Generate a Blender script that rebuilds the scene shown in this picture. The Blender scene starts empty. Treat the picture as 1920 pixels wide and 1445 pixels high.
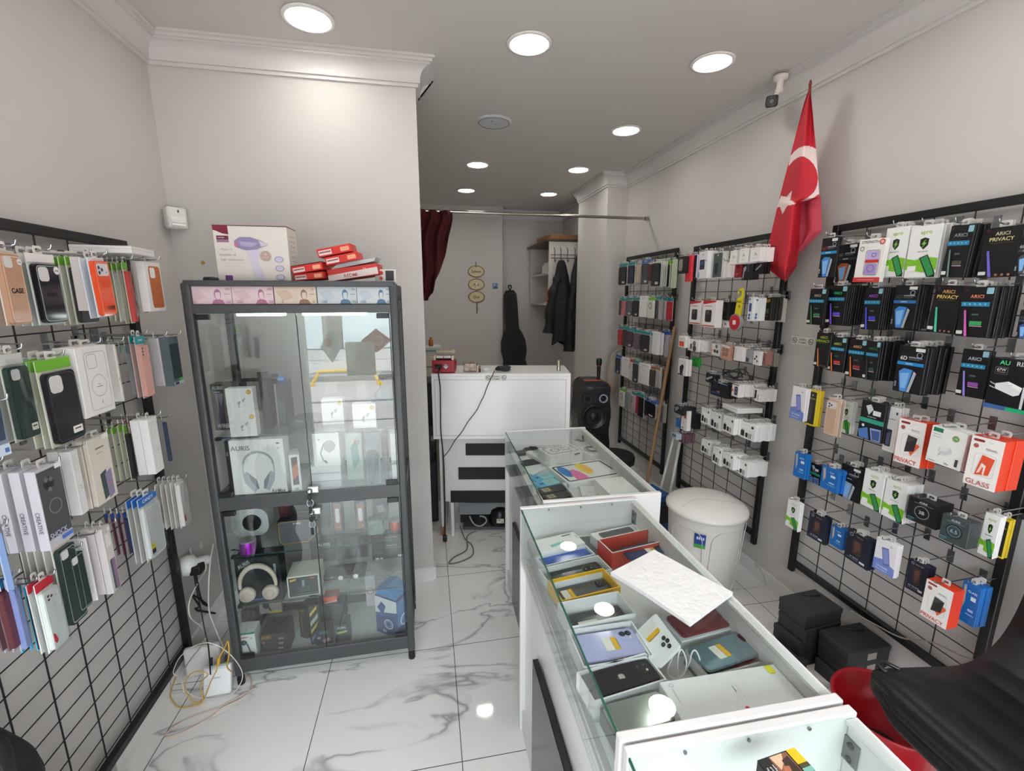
import bpy, bmesh, math, random
from mathutils import Vector, Matrix
from math import pi, sin, cos, radians
random.seed(7)
S = bpy.context.scene
COL = S.collection
# ------------------------------------------------------------------ camera
YAW, PIT, F, CAMZ = 0.19613, 0.19763, 839.42, 1.78
FW = Vector((sin(YAW)*cos(PIT), cos(YAW)*cos(PIT), -sin(PIT)))
RT = Vector((cos(YAW), -sin(YAW), 0)); UP = RT.cross(FW)
cam = bpy.data.cameras.new('camera'); camo = bpy.data.objects.new('camera', cam); COL.objects.link(camo)
cam.sensor_width = 36; cam.lens = F/1920*36; cam.clip_start = .02
camo.matrix_world = Matrix(((RT.x, UP.x, -FW.x, 0), (RT.y, UP.y, -FW.y, 0), (RT.z, UP.z, -FW.z, CAMZ), (0, 0, 0, 1)))
S.camera = camo
# ------------------------------------------------------------------ exposure, world, daylight
S.view_settings.view_transform = 'Standard'; S.view_settings.look = 'None'
S.view_settings.exposure = 0.12; S.view_settings.gamma = 1.0; S.view_settings.use_curve_mapping = False
cy = S.cycles
cy.max_bounces = 10; cy.diffuse_bounces = 5; cy.glossy_bounces = 4; cy.transmission_bounces = 6; cy.transparent_max_bounces = 24
cy.caustics_reflective = False; cy.caustics_refractive = False; cy.sample_clamp_indirect = 6
cy.use_denoising = True
W = bpy.data.worlds.new('sky'); S.world = W; W.use_nodes = True
bg = W.node_tree.nodes['Background']; bg.inputs[0].default_value = (.86, .93, 1, 1); bg.inputs[1].default_value = 14
LAMP = 33       # radiance of the ceiling lamp diffusers
pl = bpy.data.lights.new('daylight_portal', 'AREA'); pl.shape = 'RECTANGLE'; pl.size = 2.6; pl.size_y = 2.3
pl.cycles.is_portal = True
po = bpy.data.objects.new('daylight_portal', pl); COL.objects.link(po)
po.location = (-.2, -.98, 1.15); po.rotation_euler = (pi/2, 0, 0)
# ------------------------------------------------------------------ pixel rays (frame 1920x1445) onto planes of the room
def ray(u, v): return FW + RT*((u-960)/F) - UP*((v-722.5)/F)
C0 = Vector((0, 0, CAMZ))
def AX(u, v, x): d = ray(u, v); return C0 + d*(x/d.x)
def AY(u, v, y): d = ray(u, v); return C0 + d*(y/d.y)
def AZ(u, v, z): d = ray(u, v); return C0 + d*((z-CAMZ)/d.z)
def reg(x0, y0, s): return lambda x, y: (x0+x*s, y0+y*s)
# ------------------------------------------------------------------ materials
def lin(h):
    h = h.lstrip('#'); o = []
    for i in (0, 2, 4):
        c = int(h[i:i+2], 16)/255
        o.append(c/12.92 if c <= .04045 else ((c+.055)/1.055)**2.4)
    return (*o, 1)
_M = {}
def m(col, rough=.5, metal=0, emit=0, sheen=0):
    k = (col, rough, metal, emit, sheen)
    if k in _M: return _M[k]
    a = bpy.data.materials.new('finish_'+col.lstrip('#')); a.use_nodes = True
    b = a.node_tree.nodes['Principled BSDF']
    b.inputs['Base Color'].default_value = lin(col); b.inputs['Roughness'].default_value = rough; b.inputs['Metallic'].default_value = metal
    if sheen: b.inputs['Sheen Weight'].default_value = sheen
    if emit:
        b.inputs['Emission Color'].default_value = lin(col); b.inputs['Emission Strength'].default_value = emit
    _M[k] = a; return a
def nodes(a): return a.node_tree.nodes, a.node_tree.links
def speckle(col, col2, scale, rough=.5, bump=0, det=3):
    k = ('sp', col, col2, scale, rough, bump)
    if k in _M: return _M[k]
    a = bpy.data.materials.new('mottled_'+col.lstrip('#')); a.use_nodes = True; n, l = nodes(a); b = n['Principled BSDF']
    t = n.new('ShaderNodeTexNoise'); t.inputs['Scale'].default_value = scale; t.inputs['Detail'].default_value = det
    tc = n.new('ShaderNodeTexCoord'); l.new(tc.outputs['Object'], t.inputs['Vector'])
    mx = n.new('ShaderNodeMix'); mx.data_type = 'RGBA'; mx.inputs[6].default_value = lin(col); mx.inputs[7].default_value = lin(col2)
    l.new(t.outputs['Fac'], mx.inputs[0]); l.new(mx.outputs[2], b.inputs['Base Color']); b.inputs['Roughness'].default_value = rough
    if bump:
        bp = n.new('ShaderNodeBump'); bp.inputs['Strength'].default_value = bump; bp.inputs['Distance'].default_value = .01
        l.new(t.outputs['Fac'], bp.inputs['Height']); l.new(bp.outputs[0], b.inputs['Normal'])
    _M[k] = a; return a
def glass(name, tint, ior=1.45, rough=0, tr=.96):
    if name in _M: return _M[name]
    a = bpy.data.materials.new(name); a.use_nodes = True; n, l = nodes(a); n.remove(n['Principled BSDF'])
    t = n.new('ShaderNodeBsdfTransparent'); c = lin(tint); t.inputs[0].default_value = (c[0]*tr, c[1]*tr, c[2]*tr, 1)
    g = n.new('ShaderNodeBsdfGlossy'); g.inputs['Roughness'].default_value = rough
    f = n.new('ShaderNodeFresnel'); f.inputs['IOR'].default_value = ior
    geo = n.new('ShaderNodeNewGeometry'); mx = n.new('ShaderNodeMixShader')
    # same reflectance from both faces of a pane
    mth = n.new('ShaderNodeMath'); mth.operation = 'MULTIPLY_ADD'; mth.inputs[1].default_value = 1/ior-ior; mth.inputs[2].default_value = ior
    l.new(geo.outputs['Backfacing'], mth.inputs[0])
    l.new(mth.outputs[0], f.inputs['IOR'])
    l.new(f.outputs[0], mx.inputs[0]); l.new(t.outputs[0], mx.inputs[1]); l.new(g.outputs[0], mx.inputs[2]); l.new(mx.outputs[0], n['Material Output'].inputs[0])
    _M[name] = a; return a
def film(): return glass('clear_film', '#f4f6f6', 1.5, .08, .97)
G_CASE = glass('showcase_glass', '#fafdfc', 1.34, 0, .995); G_CAB = glass('cabinet_door_glass', '#fafcfb', 1.78, 0, .995)
G_EDGE = m('#0f5a45', .15)
# ------------------------------------------------------------------ mesh builder
I4 = Matrix.Identity(4)
def T(x=0, y=0, z=0): return Matrix.Translation((x, y, z))
def RZ(a): return Matrix.Rotation(a, 4, 'Z')
def RX(a): return Matrix.Rotation(a, 4, 'X')
def RY(a): return Matrix.Rotation(a, 4, 'Y')
def rrect(w, h, r, n=5, cx=0, cz=0):
    r = min(r, w/2-1e-5, h/2-1e-5); p = []
    for sx, sz, a0 in ((1, 1, 0), (-1, 1, 90), (-1, -1, 180), (1, -1, 270)):
        for i in range(n+1):
            a = radians(a0+90*i/n); p.append((cx+sx*(w/2-r)+r*cos(a), cz+sz*(h/2-r)+r*sin(a)))
    return p
def circ(r, n=24, cx=0, cz=0, rz=None): return [(cx+r*cos(2*pi*i/n), cz+(rz or r)*sin(2*pi*i/n)) for i in range(n)]
class MB:
    def __init__(s): s.v = []; s.f = []; s.mi = []; s.sm = []; s.mats = []
    def mat(s, a):
        if isinstance(a, str): a = m(a)
        if a not in s.mats: s.mats.append(a)
        return s.mats.index(a)
    def add(s, vs, fs, a, M=I4, smooth=False):
        b = len(s.v); s.v += [tuple(M @ Vector(p)) for p in vs]; i = s.mat(a)
        for f in fs: s.f.append([b+k for k in f]); s.mi.append(i); s.sm.append(smooth)
        return s
    def box(s, c, d, a, M=I4):
        x, y, z = c; w, e, h = d[0]/2, d[1]/2, d[2]/2
        vs = [(x+i*w, y+j*e, z+k*h) for i in (-1, 1) for j in (-1, 1) for k in (-1, 1)]
        return s.add(vs, [(0, 1, 3, 2), (4, 6, 7, 5), (0, 4, 5, 1), (2, 3, 7, 6), (0, 2, 6, 4), (1, 5, 7, 3)], a, M)
    def bbox(s, c, d, a, r=.003, M=I4, seg=2):          # box with rounded edges
        bm = bmesh.new(); bmesh.ops.create_cube(bm, size=1)
        for q in bm.verts: q.co = Vector((q.co.x*d[0]+c[0], q.co.y*d[1]+c[1], q.co.z*d[2]+c[2]))
        bmesh.ops.bevel(bm, geom=bm.edges[:], offset=min(r, min(d)*.45), segments=seg, affect='EDGES', profile=.5)
        bm.verts.index_update(); s.add([q.co for q in bm.verts], [[q.index for q in f.verts] for f in bm.faces], a, M, seg > 2); bm.free(); return s
    def prism(s, pts, y0, y1, a, M=I4, smooth=False):     # outline in XZ, extruded along Y
        n = len(pts); vs = [(p[0], y0, p[1]) for p in pts]+[(p[0], y1, p[1]) for p in pts]
        s.add(vs, [list(range(n)), list(range(2*n-1, n-1, -1))], a, M)
        return s.add(vs, [(i, i+n, (i+1) % n+n, (i+1) % n) for i in range(n)], a, M, smooth)
    def slab(s, pts, z0, z1, a, M=I4, smooth=False):      # outline in XY, extruded along Z
        return s.prism(pts, -z0, -z1, a, M @ Matrix(((1, 0, 0, 0), (0, 0, 1, 0), (0, -1, 0, 0), (0, 0, 0, 1))), smooth)
    def flat(s, pts, y, a, M=I4): return s.add([(p[0], y, p[1]) for p in pts], [list(range(len(pts)))], a, M)
    def ring(s, po, pi_, y0, y1, a, M=I4):               # extruded frame between two outlines of equal length
        n = len(po); vs = [(p[0], y, p[1]) for y in (y0, y1) for q in (po, pi_) for p in q]; fs = []
        for i in range(n):
            j = (i+1) % n
            fs += [(i, j, n+j, n+i), (2*n+i, 3*n+i, 3*n+j, 2*n+j), (i, 2*n+i, 2*n+j, j), (n+i, n+j, 3*n+j, 3*n+i)]
        return s.add(vs, fs, a, M)
    def lathe(s, prof, a, M=I4, n=28, smooth=True, sx=1, sy=1):
        vs = [(r*cos(2*pi*i/n)*sx, r*sin(2*pi*i/n)*sy, z) for r, z in prof for i in range(n)]; fs = []
        for k in range(len(prof)-1):
            for i in range(n): fs.append((k*n+i, k*n+(i+1) % n, (k+1)*n+(i+1) % n, (k+1)*n+i))
        s.add(vs, fs, a, M, smooth)
        if prof[0][0] > 1e-4: s.add(vs[:n], [list(range(n-1, -1, -1))], a, M)
        if prof[-1][0] > 1e-4: s.add(vs[-n:], [list(range(n))], a, M)
        return s
    def tube(s, P, r, a, n=8, M=I4):
        P = [Vector(p) for p in P]; rs = r if isinstance(r, (list, tuple)) else [r]*len(P); vs = []; fs = []
        up = Vector((0, 0, 1)); prev = None
        for i, p in enumerate(P):
            t = (P[min(i+1, len(P)-1)]-P[max(i-1, 0)]).normalized()
            if prev is None: prev = t.cross(up if abs(t.z) < .9 else Vector((1, 0, 0))).normalized()
            sd = (prev-t*prev.dot(t)); sd = sd.normalized() if sd.length > 1e-6 else t.orthogonal().normalized(); prev = sd; bn = t.cross(sd)
            vs += [p+(sd*cos(2*pi*k/n)+bn*sin(2*pi*k/n))*rs[i] for k in range(n)]
        for i in range(len(P)-1):
            for k in range(n): fs.append((i*n+k, i*n+(k+1) % n, (i+1)*n+(k+1) % n, (i+1)*n+k))
        s.add(vs, fs, a, M, True); s.add(vs[:n], [list(range(n-1, -1, -1))], a, M); s.add(vs[-n:], [list(range(n))], a, M); return s
    def grid(s, fn, nu, nv, a, M=I4, smooth=True, matfn=None):
        vs = [fn(i/nu, j/nv) for j in range(nv+1) for i in range(nu+1)]; b = len(s.v)
        s.v += [tuple(M @ Vector(p)) for p in vs]
        for j in range(nv):
            for i in range(nu):
                k = j*(nu+1)+i; s.f.append([b+k, b+k+1, b+k+nu+2, b+k+nu+1]); s.sm.append(smooth)
                s.mi.append(s.mat(matfn((i+.5)/nu, (j+.5)/nv) if matfn else a))
        return s
    def text(s, t, cx, cz, h, a, y=0, maxw=None, M=I4, rot=0, bold=.012, align=0):
        vs, fs, w = text_geo(t, bold); k = h; kx = h
        if maxw and w*h > maxw: kx = maxw/w
        pts = []
        for p in vs:
            px, pz = (p[0]+align*w/2)*kx, p[1]*k; pts.append((cx+px*cos(rot)-pz*sin(rot), y, cz+px*sin(rot)+pz*cos(rot)))
        return s.add(pts, fs, a, M)
    def mesh(s, name):
        me = bpy.data.meshes.new(name); me.from_pydata(s.v, [], s.f)
        for a in s.mats: me.materials.append(a)
        me.polygons.foreach_set('material_index', s.mi); me.polygons.foreach_set('use_smooth', s.sm); me.update(); return me
    def build(s, name, parent=None, loc=(0, 0, 0), rot=(0, 0, 0)):
        o = bpy.data.objects.new(name, s.mesh(name)); COL.objects.link(o); o.location = loc; o.rotation_euler = rot
        if parent: o.parent = parent
        return o
_TX = {}
def text_geo(t, bold=.012):
    if (t, bold) in _TX: return _TX[t, bold]
    cu = bpy.data.curves.new('lettering', 'FONT'); cu.body = t; cu.offset = bold; cu.resolution_u = 3
    o = bpy.data.objects.new('lettering', cu); COL.objects.link(o)
    me = bpy.data.meshes.new_from_object(o.evaluated_get(bpy.context.evaluated_depsgraph_get()))
    vs = [(q.co.x, q.co.y) for q in me.vertices]; fs = [list(p.vertices) for p in me.polygons]
    bpy.data.objects.remove(o); bpy.data.curves.remove(cu); bpy.data.meshes.remove(me)
    xs = [p[0] for p in vs]; zs = [p[1] for p in vs]; x0, x1 = min(xs), max(xs); z0, z1 = min(zs), max(zs); h = z1-z0
    vs = [((p[0]-(x0+x1)/2)/h, (p[1]-(z0+z1)/2)/h) for p in vs]
    _TX[t, bold] = (vs, fs, (x1-x0)/h); return _TX[t, bold]
def smooth_path(P, n=8):
    P = [Vector(p) for p in P]; o = []
    for i in range(len(P)-1):
        a, b, c, d = P[max(i-1, 0)], P[i], P[i+1], P[min(i+2, len(P)-1)]
        for k in range(n):
            t = k/n; o.append(.5*((2*b)+(c-a)*t+(2*a-5*b+4*c-d)*t*t+(3*b-a-3*c+d)*t**3))
    return o+[P[-1]]
def tag(o, label, cat, group=None, kind=None):
    o['label'] = label; o['category'] = cat
    if group: o['group'] = group
    if kind: o['kind'] = kind
    return o
def struct(o): o['kind'] = 'structure'; return o
def empty(name, loc=(0, 0, 0), rz=0):
    o = bpy.data.objects.new(name, None); COL.objects.link(o); o.location = loc; o.rotation_euler = (0, 0, rz); o.empty_display_size = .1; return o
def copy_tree(o, parts=True):
    c = o.copy(); COL.objects.link(c)
    if parts:
        for ch in o.children:
            d = ch.copy(); COL.objects.link(d); d.parent = c
            for g in ch.children:
                e = g.copy(); COL.objects.link(e); e.parent = d
    return c
# ================================================================== THE SETTING
XL, XR, YP, HC, YB = -1.21, 2.06, 2.62, 2.95, 6.40
WALL = speckle('#cac5c1', '#c6c0bc', 3, .75, .02); CEIL = speckle('#cdc9c4', '#c9c4bf', 2, .8)
TRIM = m('#d2cecb', .5)
def marble(name, seam):
    a = bpy.data.materials.new(name); a.use_nodes = True; n, l = nodes(a); b = n['Principled BSDF']
    tc = n.new('ShaderNodeTexCoord'); mp = n.new('ShaderNodeMapping'); l.new(tc.outputs['Object'], mp.inputs[0])
    mp.inputs['Rotation'].default_value = (0, 0, .012); mp.inputs['Location'].default_value = (.53, -.235, 0)
    nz = n.new('ShaderNodeTexNoise'); nz.inputs['Scale'].default_value = 1.7; nz.inputs['Detail'].default_value = 4; nz.inputs['Roughness'].default_value = .5; nz.inputs['Distortion'].default_value = .9
    st = n.new('ShaderNodeMapping'); st.inputs['Rotation'].default_value = (0, 0, .7); st.inputs['Scale'].default_value = (.75, 1.7, 1); l.new(mp.outputs[0], st.inputs[0]); l.new(st.outputs[0], nz.inputs['Vector'])
    r = n.new('ShaderNodeValToRGB'); e = r.color_ramp.elements; e[0].position = .475; e[0].color = lin('#e4e2df'); e[1].position = .53; e[1].color = lin('#e6e4e1')
    for p, c in ((.484, '#d8d7d5'), (.494, '#b2b2b3'), (.4985, '#989a9e'), (.503, '#b8b8b9'), (.514, '#d8d7d5')): q = e.new(p); q.color = lin(c)
    l.new(nz.outputs['Fac'], r.inputs[0])
    n2 = n.new('ShaderNodeTexNoise'); n2.inputs['Scale'].default_value = 2.2; n2.inputs['Detail'].default_value = 4; l.new(mp.outputs[0], n2.inputs['Vector'])
    r2 = n.new('ShaderNodeValToRGB'); r2.color_ramp.elements[0].position = .40; r2.color_ramp.elements[1].position = .56; l.new(n2.outputs['Fac'], r2.inputs[0])
    mx = n.new('ShaderNodeMix'); mx.data_type = 'RGBA'; mx.inputs[6].default_value = lin('#e5e3e0'); l.new(r.outputs[0], mx.inputs[7]); l.new(r2.outputs[0], mx.inputs[0])
    if seam:
        br = n.new('ShaderNodeTexBrick'); br.offset = 0; br.inputs['Color1'].default_value = (1, 1, 1, 1); br.inputs['Color2'].default_value = (1, 1, 1, 1); br.inputs['Mortar'].default_value = lin('#4b4a4b')
        for k, v in (('Scale', 1), ('Mortar Size', .0016), ('Brick Width', .6), ('Row Height', .6), ('Mortar Smooth', 0)): br.inputs[k].default_value = v
        l.new(mp.outputs[0], br.inputs['Vector'])
        m2 = n.new('ShaderNodeMix'); m2.data_type = 'RGBA'; m2.blend_type = 'MULTIPLY'; m2.inputs[0].default_value = 1; l.new(mx.outputs[2], m2.inputs[6]); l.new(br.outputs['Color'], m2.inputs[7]); l.new(m2.outputs[2], b.inputs['Base Color'])
    else: l.new(mx.outputs[2], b.inputs['Base Color'])
    b.inputs['Roughness'].default_value = .045; b.inputs['Specular IOR Level'].default_value = .45
    return a
TILE = marble('marble_tile', True); SKIRT = marble('marble_skirting', False)
def slabbox(name, x0, x1, y0, y1, z0, z1, a):
    b = MB(); b.box(((x0+x1)/2, (y0+y1)/2, (z0+z1)/2), (x1-x0, y1-y0, z1-z0), a); return struct(b.build(name))
slabbox('floor', XL-.1, XR+.1, -1.1, YB+.3, -.1, 0, TILE)
slabbox('ceiling', XL-.1, XR+.1, -1.1, YB+.3, HC, HC+.1, CEIL)
slabbox('wall_left', XL-.1, XL, -1.1, YB+.3, 0, HC, WALL)
slabbox('wall_right', XR, XR+.1, -1.1, YB+.3, 0, HC, WALL)
b = MB(); b.box(((XL+1.13)/2, YB+.12, HC/2), (1.13-XL, .3, HC), WALL); b.box(((1.13+XR)/2, YB+.22, HC/2), (XR-1.13, .16, HC), WALL); struct(b.build('wall_back'))
slabbox('wall_partition', XL, .012, YP, YP+.34, 0, HC, WALL)
slabbox('wall_pillar', 1.845, XR, 4.43, 5.28, 0, HC, WALL)
# front wall with the shop opening behind the viewer
b = MB()
b.box((1.73, -1.05, HC/2), (.66, .1, HC), WALL); b.box((-.1, -1.05, 2.63), (3.0, .1, .64), WALL); b.box((XL-.2, -1.05, HC/2), (.12, .1, HC), WALL)
struct(b.build('wall_front'))
# crown moulding: stepped cove profile (distance from wall, drop from ceiling)
PROF = [(0, -.118), (.013, -.118), (.013, -.102), (.024, -.102), (.024, -.088)]+[(.024+.05*(1-cos(t*pi/18)), -.088+.056*sin(t*pi/18)) for t in range(1, 10)]+[(.074, -.024), (.086, -.024), (.086, -.011), (.1, -.011), (.1, 0)]
def crown(name, path):      # path of (x, y, nx, ny, mitre_x, mitre_y) rows in the room, mitre = offset direction per unit of profile
    b = MB(); k = len(PROF); vs = []
    for x, y, mx_, my_ in path: vs += [(x+mx_*d, y+my_*d, HC+h) for d, h in PROF]
    fs = [(i*k+j, i*k+j+1, (i+1)*k+j+1, (i+1)*k+j) for i in range(len(path)-1) for j in range(k-1)]
    fs += [list(range(k)), list(range((len(path)-1)*k+k-1, (len(path)-1)*k-1, -1))]
    b.add(vs, fs, TRIM); return struct(b.build(name))
crown('trim_1', [(XL, -1, 1, 0), (XL, YP, 1, -1), (.012, YP, 1, -1), (.012, YP+.16, 1, 0)])
crown('trim_2', [(XR, -1, -1, 0), (XR, 4.43, -1, -1), (1.845, 4.43, -1, -1), (1.845, 5.28, -1, 0)])
crown('trim_3', [(XL, YB-.03, 0, -1), (1.13, YB-.03, 0, -1)])
crown('trim_4', [(1.13, YB+.14, 0, -1), (XR, YB+.14, -1, -1), (XR, 5.3, -1, 0)])
for nm, x0, x1, y0, y1 in (('baseboard_left', XL, XL+.012, -1, YP), ('baseboard_right', XR-.012, XR, -1, 4.43), ('baseboard_partition', XL+.02, .012, YP-.012, YP), ('baseboard_return', .012, .024, YP, YP+.34), ('baseboard_pillar', 1.845, XR-.013, 4.418, 4.43), ('baseboard_back', XL, XR, YB-.045, YB-.03)):
    slabbox(nm, x0, x1, y0, y1, 0, .085, SKIRT)
# ------------------------------------------------------------------ the street outside, seen in the cabinet glass
PAVE = speckle('#cabdb7', '#b5a7a3', 6, .9); 
slabbox('street', -14, 14, -14, -1.1, -.25, -.15, PAVE)
slabbox('street_kerb', -14, 14, -6.9, -6.75, -.149, -.03, m('#8d8784', .9))
def facade():
    b = MB(); b.box((0, -13.6, 2.4), (28, .6, 5.2), m('#6f6762', .8)); struct(b.build('wall_opposite'))
    for i in range(7):
        x = -11.2+i*3.2; b = MB(); b.box((x, -13.28, .85), (2.5, .05, 1.9), m('#dfe6ea', .2)); o = struct(b.build('window_%d' % (i+1)))
    b = MB()
    for k in range(6): b.box((0, -13.27, 2.2+k*.16), (26, .05, .1), m('#5d5a5c', .6))
    struct(b.build('trim_5'))
facade()
b = MB()
for i, (y, w) in enumerate(((-3.2, .05), (-4.6, .12), (-7.9, .25), (-10.4, .12))): b.box((0, y, -.147), (27, w, .004), m('#77706e', .9))
struct(b.build('trim_6'))
YEL = m('#e3b21c', .45)
for i, x in enumerate((-4.55, -1.7, 1.1)):
    P = [(x-.72, -6.25, -.15), (x-.58, -6.3, .1), (x-.48, -6.3, .16), (x+.48, -6.3, .16), (x+.58, -6.3, .1), (x+.72, -6.25, -.15)]
    b = MB(); b.tube(smooth_path(P, 5), .035, YEL)
    o = b.build('parking_barrier'); tag(o, 'low yellow tubular parking barrier on the street outside, %s' % ('far end', 'mirrored in the cabinet glass', 'beyond the shop front')[i], 'barrier', 'street barriers')
    b = MB()
    for q in (P[0], P[-1]): b.box((q[0], q[1], -.14), (.14, .14, .02), YEL)
    b.build('base_plate', o)
# shop front: frame, glazing and the diamond stickers on it
b = MB()
for x in (-1.55, .2, 1.35): b.box((x, -1.02, 1.15), (.06, .06, 2.3), '#2c2d2f')
b.box((-.1, -1.02, 2.28), (2.96, .06, .07), '#2c2d2f')
sf = struct(b.build('window_8'))
b = MB(); b.box((-.66, -1.02, 1.12), (1.66, .008, 2.22), glass('shop_window_glass', '#f2f6f5', 1.45)); b.build('glazing', sf)
def diamond(cx, cz, w, h, col, ty, lab):
    b = MB(); b.prism([(cx, cz+h), (cx-w, cz), (cx, cz-h), (cx+w, cz)], -1.009, -1.012, col); o = b.build('window_sticker')
    tag(o, lab, 'sticker', 'diamond stickers on the shop window'); 
    b = MB()
    if ty: b.ring(circ(.055, 24, cx+.02, cz), circ(.042, 24, cx+.008, cz), -1.006, -1.0085, '#ece6e4')
    else: b.flat(circ(.045, 20, cx-.03, cz+.04), -1.007, '#c8322f'); b.text('online', cx+.02, cz-.07, .035, m('#4c6a72'), -1.007, rot=.6)
    b.build('printed_mark', o)
diamond(-.49, 1.31, .16, .13, '#d0232f', 1, 'red diamond flag sticker on the shop window, mirrored in the cabinet')
diamond(-.95, 1.26, .11, .18, '#dfe9e8', 0, 'pale diamond sticker on the shop window, mirrored in the cabinet')
b = MB(); b.prism(rrect(.3, .36, .01, 2, -.66, 1.12), -1.006, -1.008, '#f2efec'); o = tag(b.build('window_poster'), 'white poster with a ring on the shop window, mirrored in the cabinet', 'poster')
b = MB(); b.ring(circ(.085, 28, -.66, 1.1), circ(.078, 28, -.66, 1.1), -1.004, -1.006, '#b9b4b4'); b.build('printed_ring', o)
# ------------------------------------------------------------------ ceiling lamps on their grid
def lamp_mesh():
    f = MB(); f.lathe([(.098, 0), (.108, -.004), (.108, -.008), (.092, -.012), (.088, -.004)], m('#e8e6e2', .4), n=40)
    d = MB(); d.lathe([(.0, -.0055), (.0885, -.005)], m('#fffdf6', .5, 0, LAMP), n=40); d.sm = [False]*len(d.sm)
    return f.mesh('frame'), d.mesh('diffuser')
LF, LD = lamp_mesh()
def lamp(x, y, lab):
    o = empty('downlight', (x, y, HC)); tag(o, lab, 'ceiling light', 'round ceiling lights')
    for nme, me in (('frame', LF), ('diffuser', LD)):
        c = bpy.data.objects.new(nme, me); COL.objects.link(c); c.parent = o
rows = [(-.43, 2.32, 'lit round downlight above the glass cabinet, before the partition'), (.545, 2.325, 'lit round downlight above the aisle, middle of the front row'), (1.5, 2.31, 'lit round downlight beside the security camera, front row'),
        (1.49, 3.29, 'lit round downlight level with the grey ceiling speaker'), (.545, 4.35, 'lit round downlight next behind the grey ceiling speaker'), (1.5, 4.33, 'lit round downlight before the wall pillar'),
        (.543, 5.38, 'lit round downlight above the curtain rod, curtain side'), (1.505, 5.38, 'lit round downlight above the curtain rod, pillar side'),
        (-.43, 4.35, 'lit round downlight hidden behind the partition'), (-.43, 5.38, 'unseen lit downlight added in the back room behind the curtain'), (-.43, 1.29, 'unseen lit downlight added over the wire rack with phone cases'), (.545, 1.29, 'unseen lit downlight added over the viewer in the aisle'), (1.5, 1.29, 'unseen lit downlight added over the black chair'),  # back-room lamp and the row over the viewer: unseen, added for their light
        (-.43, .26, 'unseen lit downlight added by the shop front, cabinet side'), (.545, .26, 'unseen lit downlight added by the shop front, middle'), (1.5, .26, 'unseen lit downlight added by the shop front, chair side')]  # shop-front row keeps the grid spacing, added out of view for light
for r in rows: lamp(*r)
# round grey ceiling speaker
b = MB(); b.lathe([(.0, -.012), (.1, -.012), (.112, -.01), (.118, -.006), (.122, 0)], m('#c6c8ca', .6), n=40)
o = tag(b.build('ceiling_speaker', None, (.534, 3.32, HC)), 'flat grey round speaker set in the ceiling', 'speaker')
b = MB(); b.ring(circ(.106, 40), circ(.101, 40), -.0135, -.0125, m('#77787a')); b.prism(circ(.006, 10, -.02, .035), -.0135, -.0125, '#3a3a3c'); b.text('SPEAKER', .02, -.01, .006, m('#6d6e72'), -.0136)
b.build('grille_print', o, (0, 0, 0), (pi/2, 0, 0))
# ================================================================== PRINTED CARTONS AND PACKS
def print_on(b, w, h, decos, y0=-.0004):
    """printed front: shapes in fractions of the face (x from its left, y from its top)"""
    for i, d in enumerate(decos):
        y = y0-.00022*i; k = d[0]; X = lambda x: (x-.5)*w; Z = lambda z: (1-z)*h
        if k == 'r': b.flat([(X(d[1]), Z(d[4])), (X(d[3]), Z(d[4])), (X(d[3]), Z(d[2])), (X(d[1]), Z(d[2]))], y, d[5])
        elif k == 'rr': b.flat(rrect((d[3]-d[1])*w, (d[4]-d[2])*h, d[6]*w, 4, X((d[1]+d[3])/2), Z((d[2]+d[4])/2)), y, d[5])
        elif k == 'o':
            a = rrect((d[3]-d[1])*w, (d[4]-d[2])*h, d[6]*w, 4, X((d[1]+d[3])/2), Z((d[2]+d[4])/2)); q = rrect((d[3]-d[1])*w-d[7]*2*w, (d[4]-d[2])*h-d[7]*2*w, d[6]*w-d[7]*w, 4, X((d[1]+d[3])/2), Z((d[2]+d[4])/2))
            n = len(a); b.add([(p[0], y, p[1]) for p in a+q], [(j, (j+1) % n, n+(j+1) % n, n+j) for j in range(n)], d[5])
        elif k == 'c': b.flat(circ(d[3]*w, 20, X(d[1]), Z(d[2])), y, d[4])
        elif k == 'co':
            a = circ(d[3]*w, 24, X(d[1]), Z(d[2])); q = circ((d[3]-d[5])*w, 24, X(d[1]), Z(d[2])); n = 24
            b.add([(p[0], y, p[1]) for p in a+q], [(j, (j+1) % n, n+(j+1) % n, n+j) for j in range(n)], d[4])
        elif k == 'p': b.flat([(X(x), Z(z)) for x, z in d[1]], y, d[2])
        elif k == 't': b.text(d[1], X(d[2]), Z(d[3]), d[4]*h, m(d[5]) if isinstance(d[5], str) else d[5], y, maxw=(d[6] if len(d) > 6 else .8)*w, rot=(d[7] if len(d) > 7 else 0))
    return b
def carton(name, w, h, t, body, decos, loc, rz, label, cat, group=None, roll=0, tilt=0, bev=.0012, rough=.42, tabs=None, mat=None, front_only=None, pr='front_print'):
    b = MB(); b.bbox((0, t/2, h/2), (w, t, h), mat or m(body, rough), bev, seg=1)
    o = b.build(name); tag(o, label, cat, group); o.location = loc; o.rotation_euler = (tilt, roll, rz); o.rotation_mode = 'XYZ'
    if decos: print_on(MB(), w, h, decos).build(pr, o)
    if tabs:
        b = MB(); tw, th = .32*w, .022; z = h-.002
        b.ring(rrect(tw, th, .006, 4, 0, z+th/2), rrect(tw*.55, th*.4, .003, 4, 0, z+th/2), t*.5-.0008, t*.5+.0008, tabs); b.build('hang_tab', o)
    return o
HOLO = ('#2fd08a', '#8b5cf0', '#e0b13c', '#e8835a')
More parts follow.
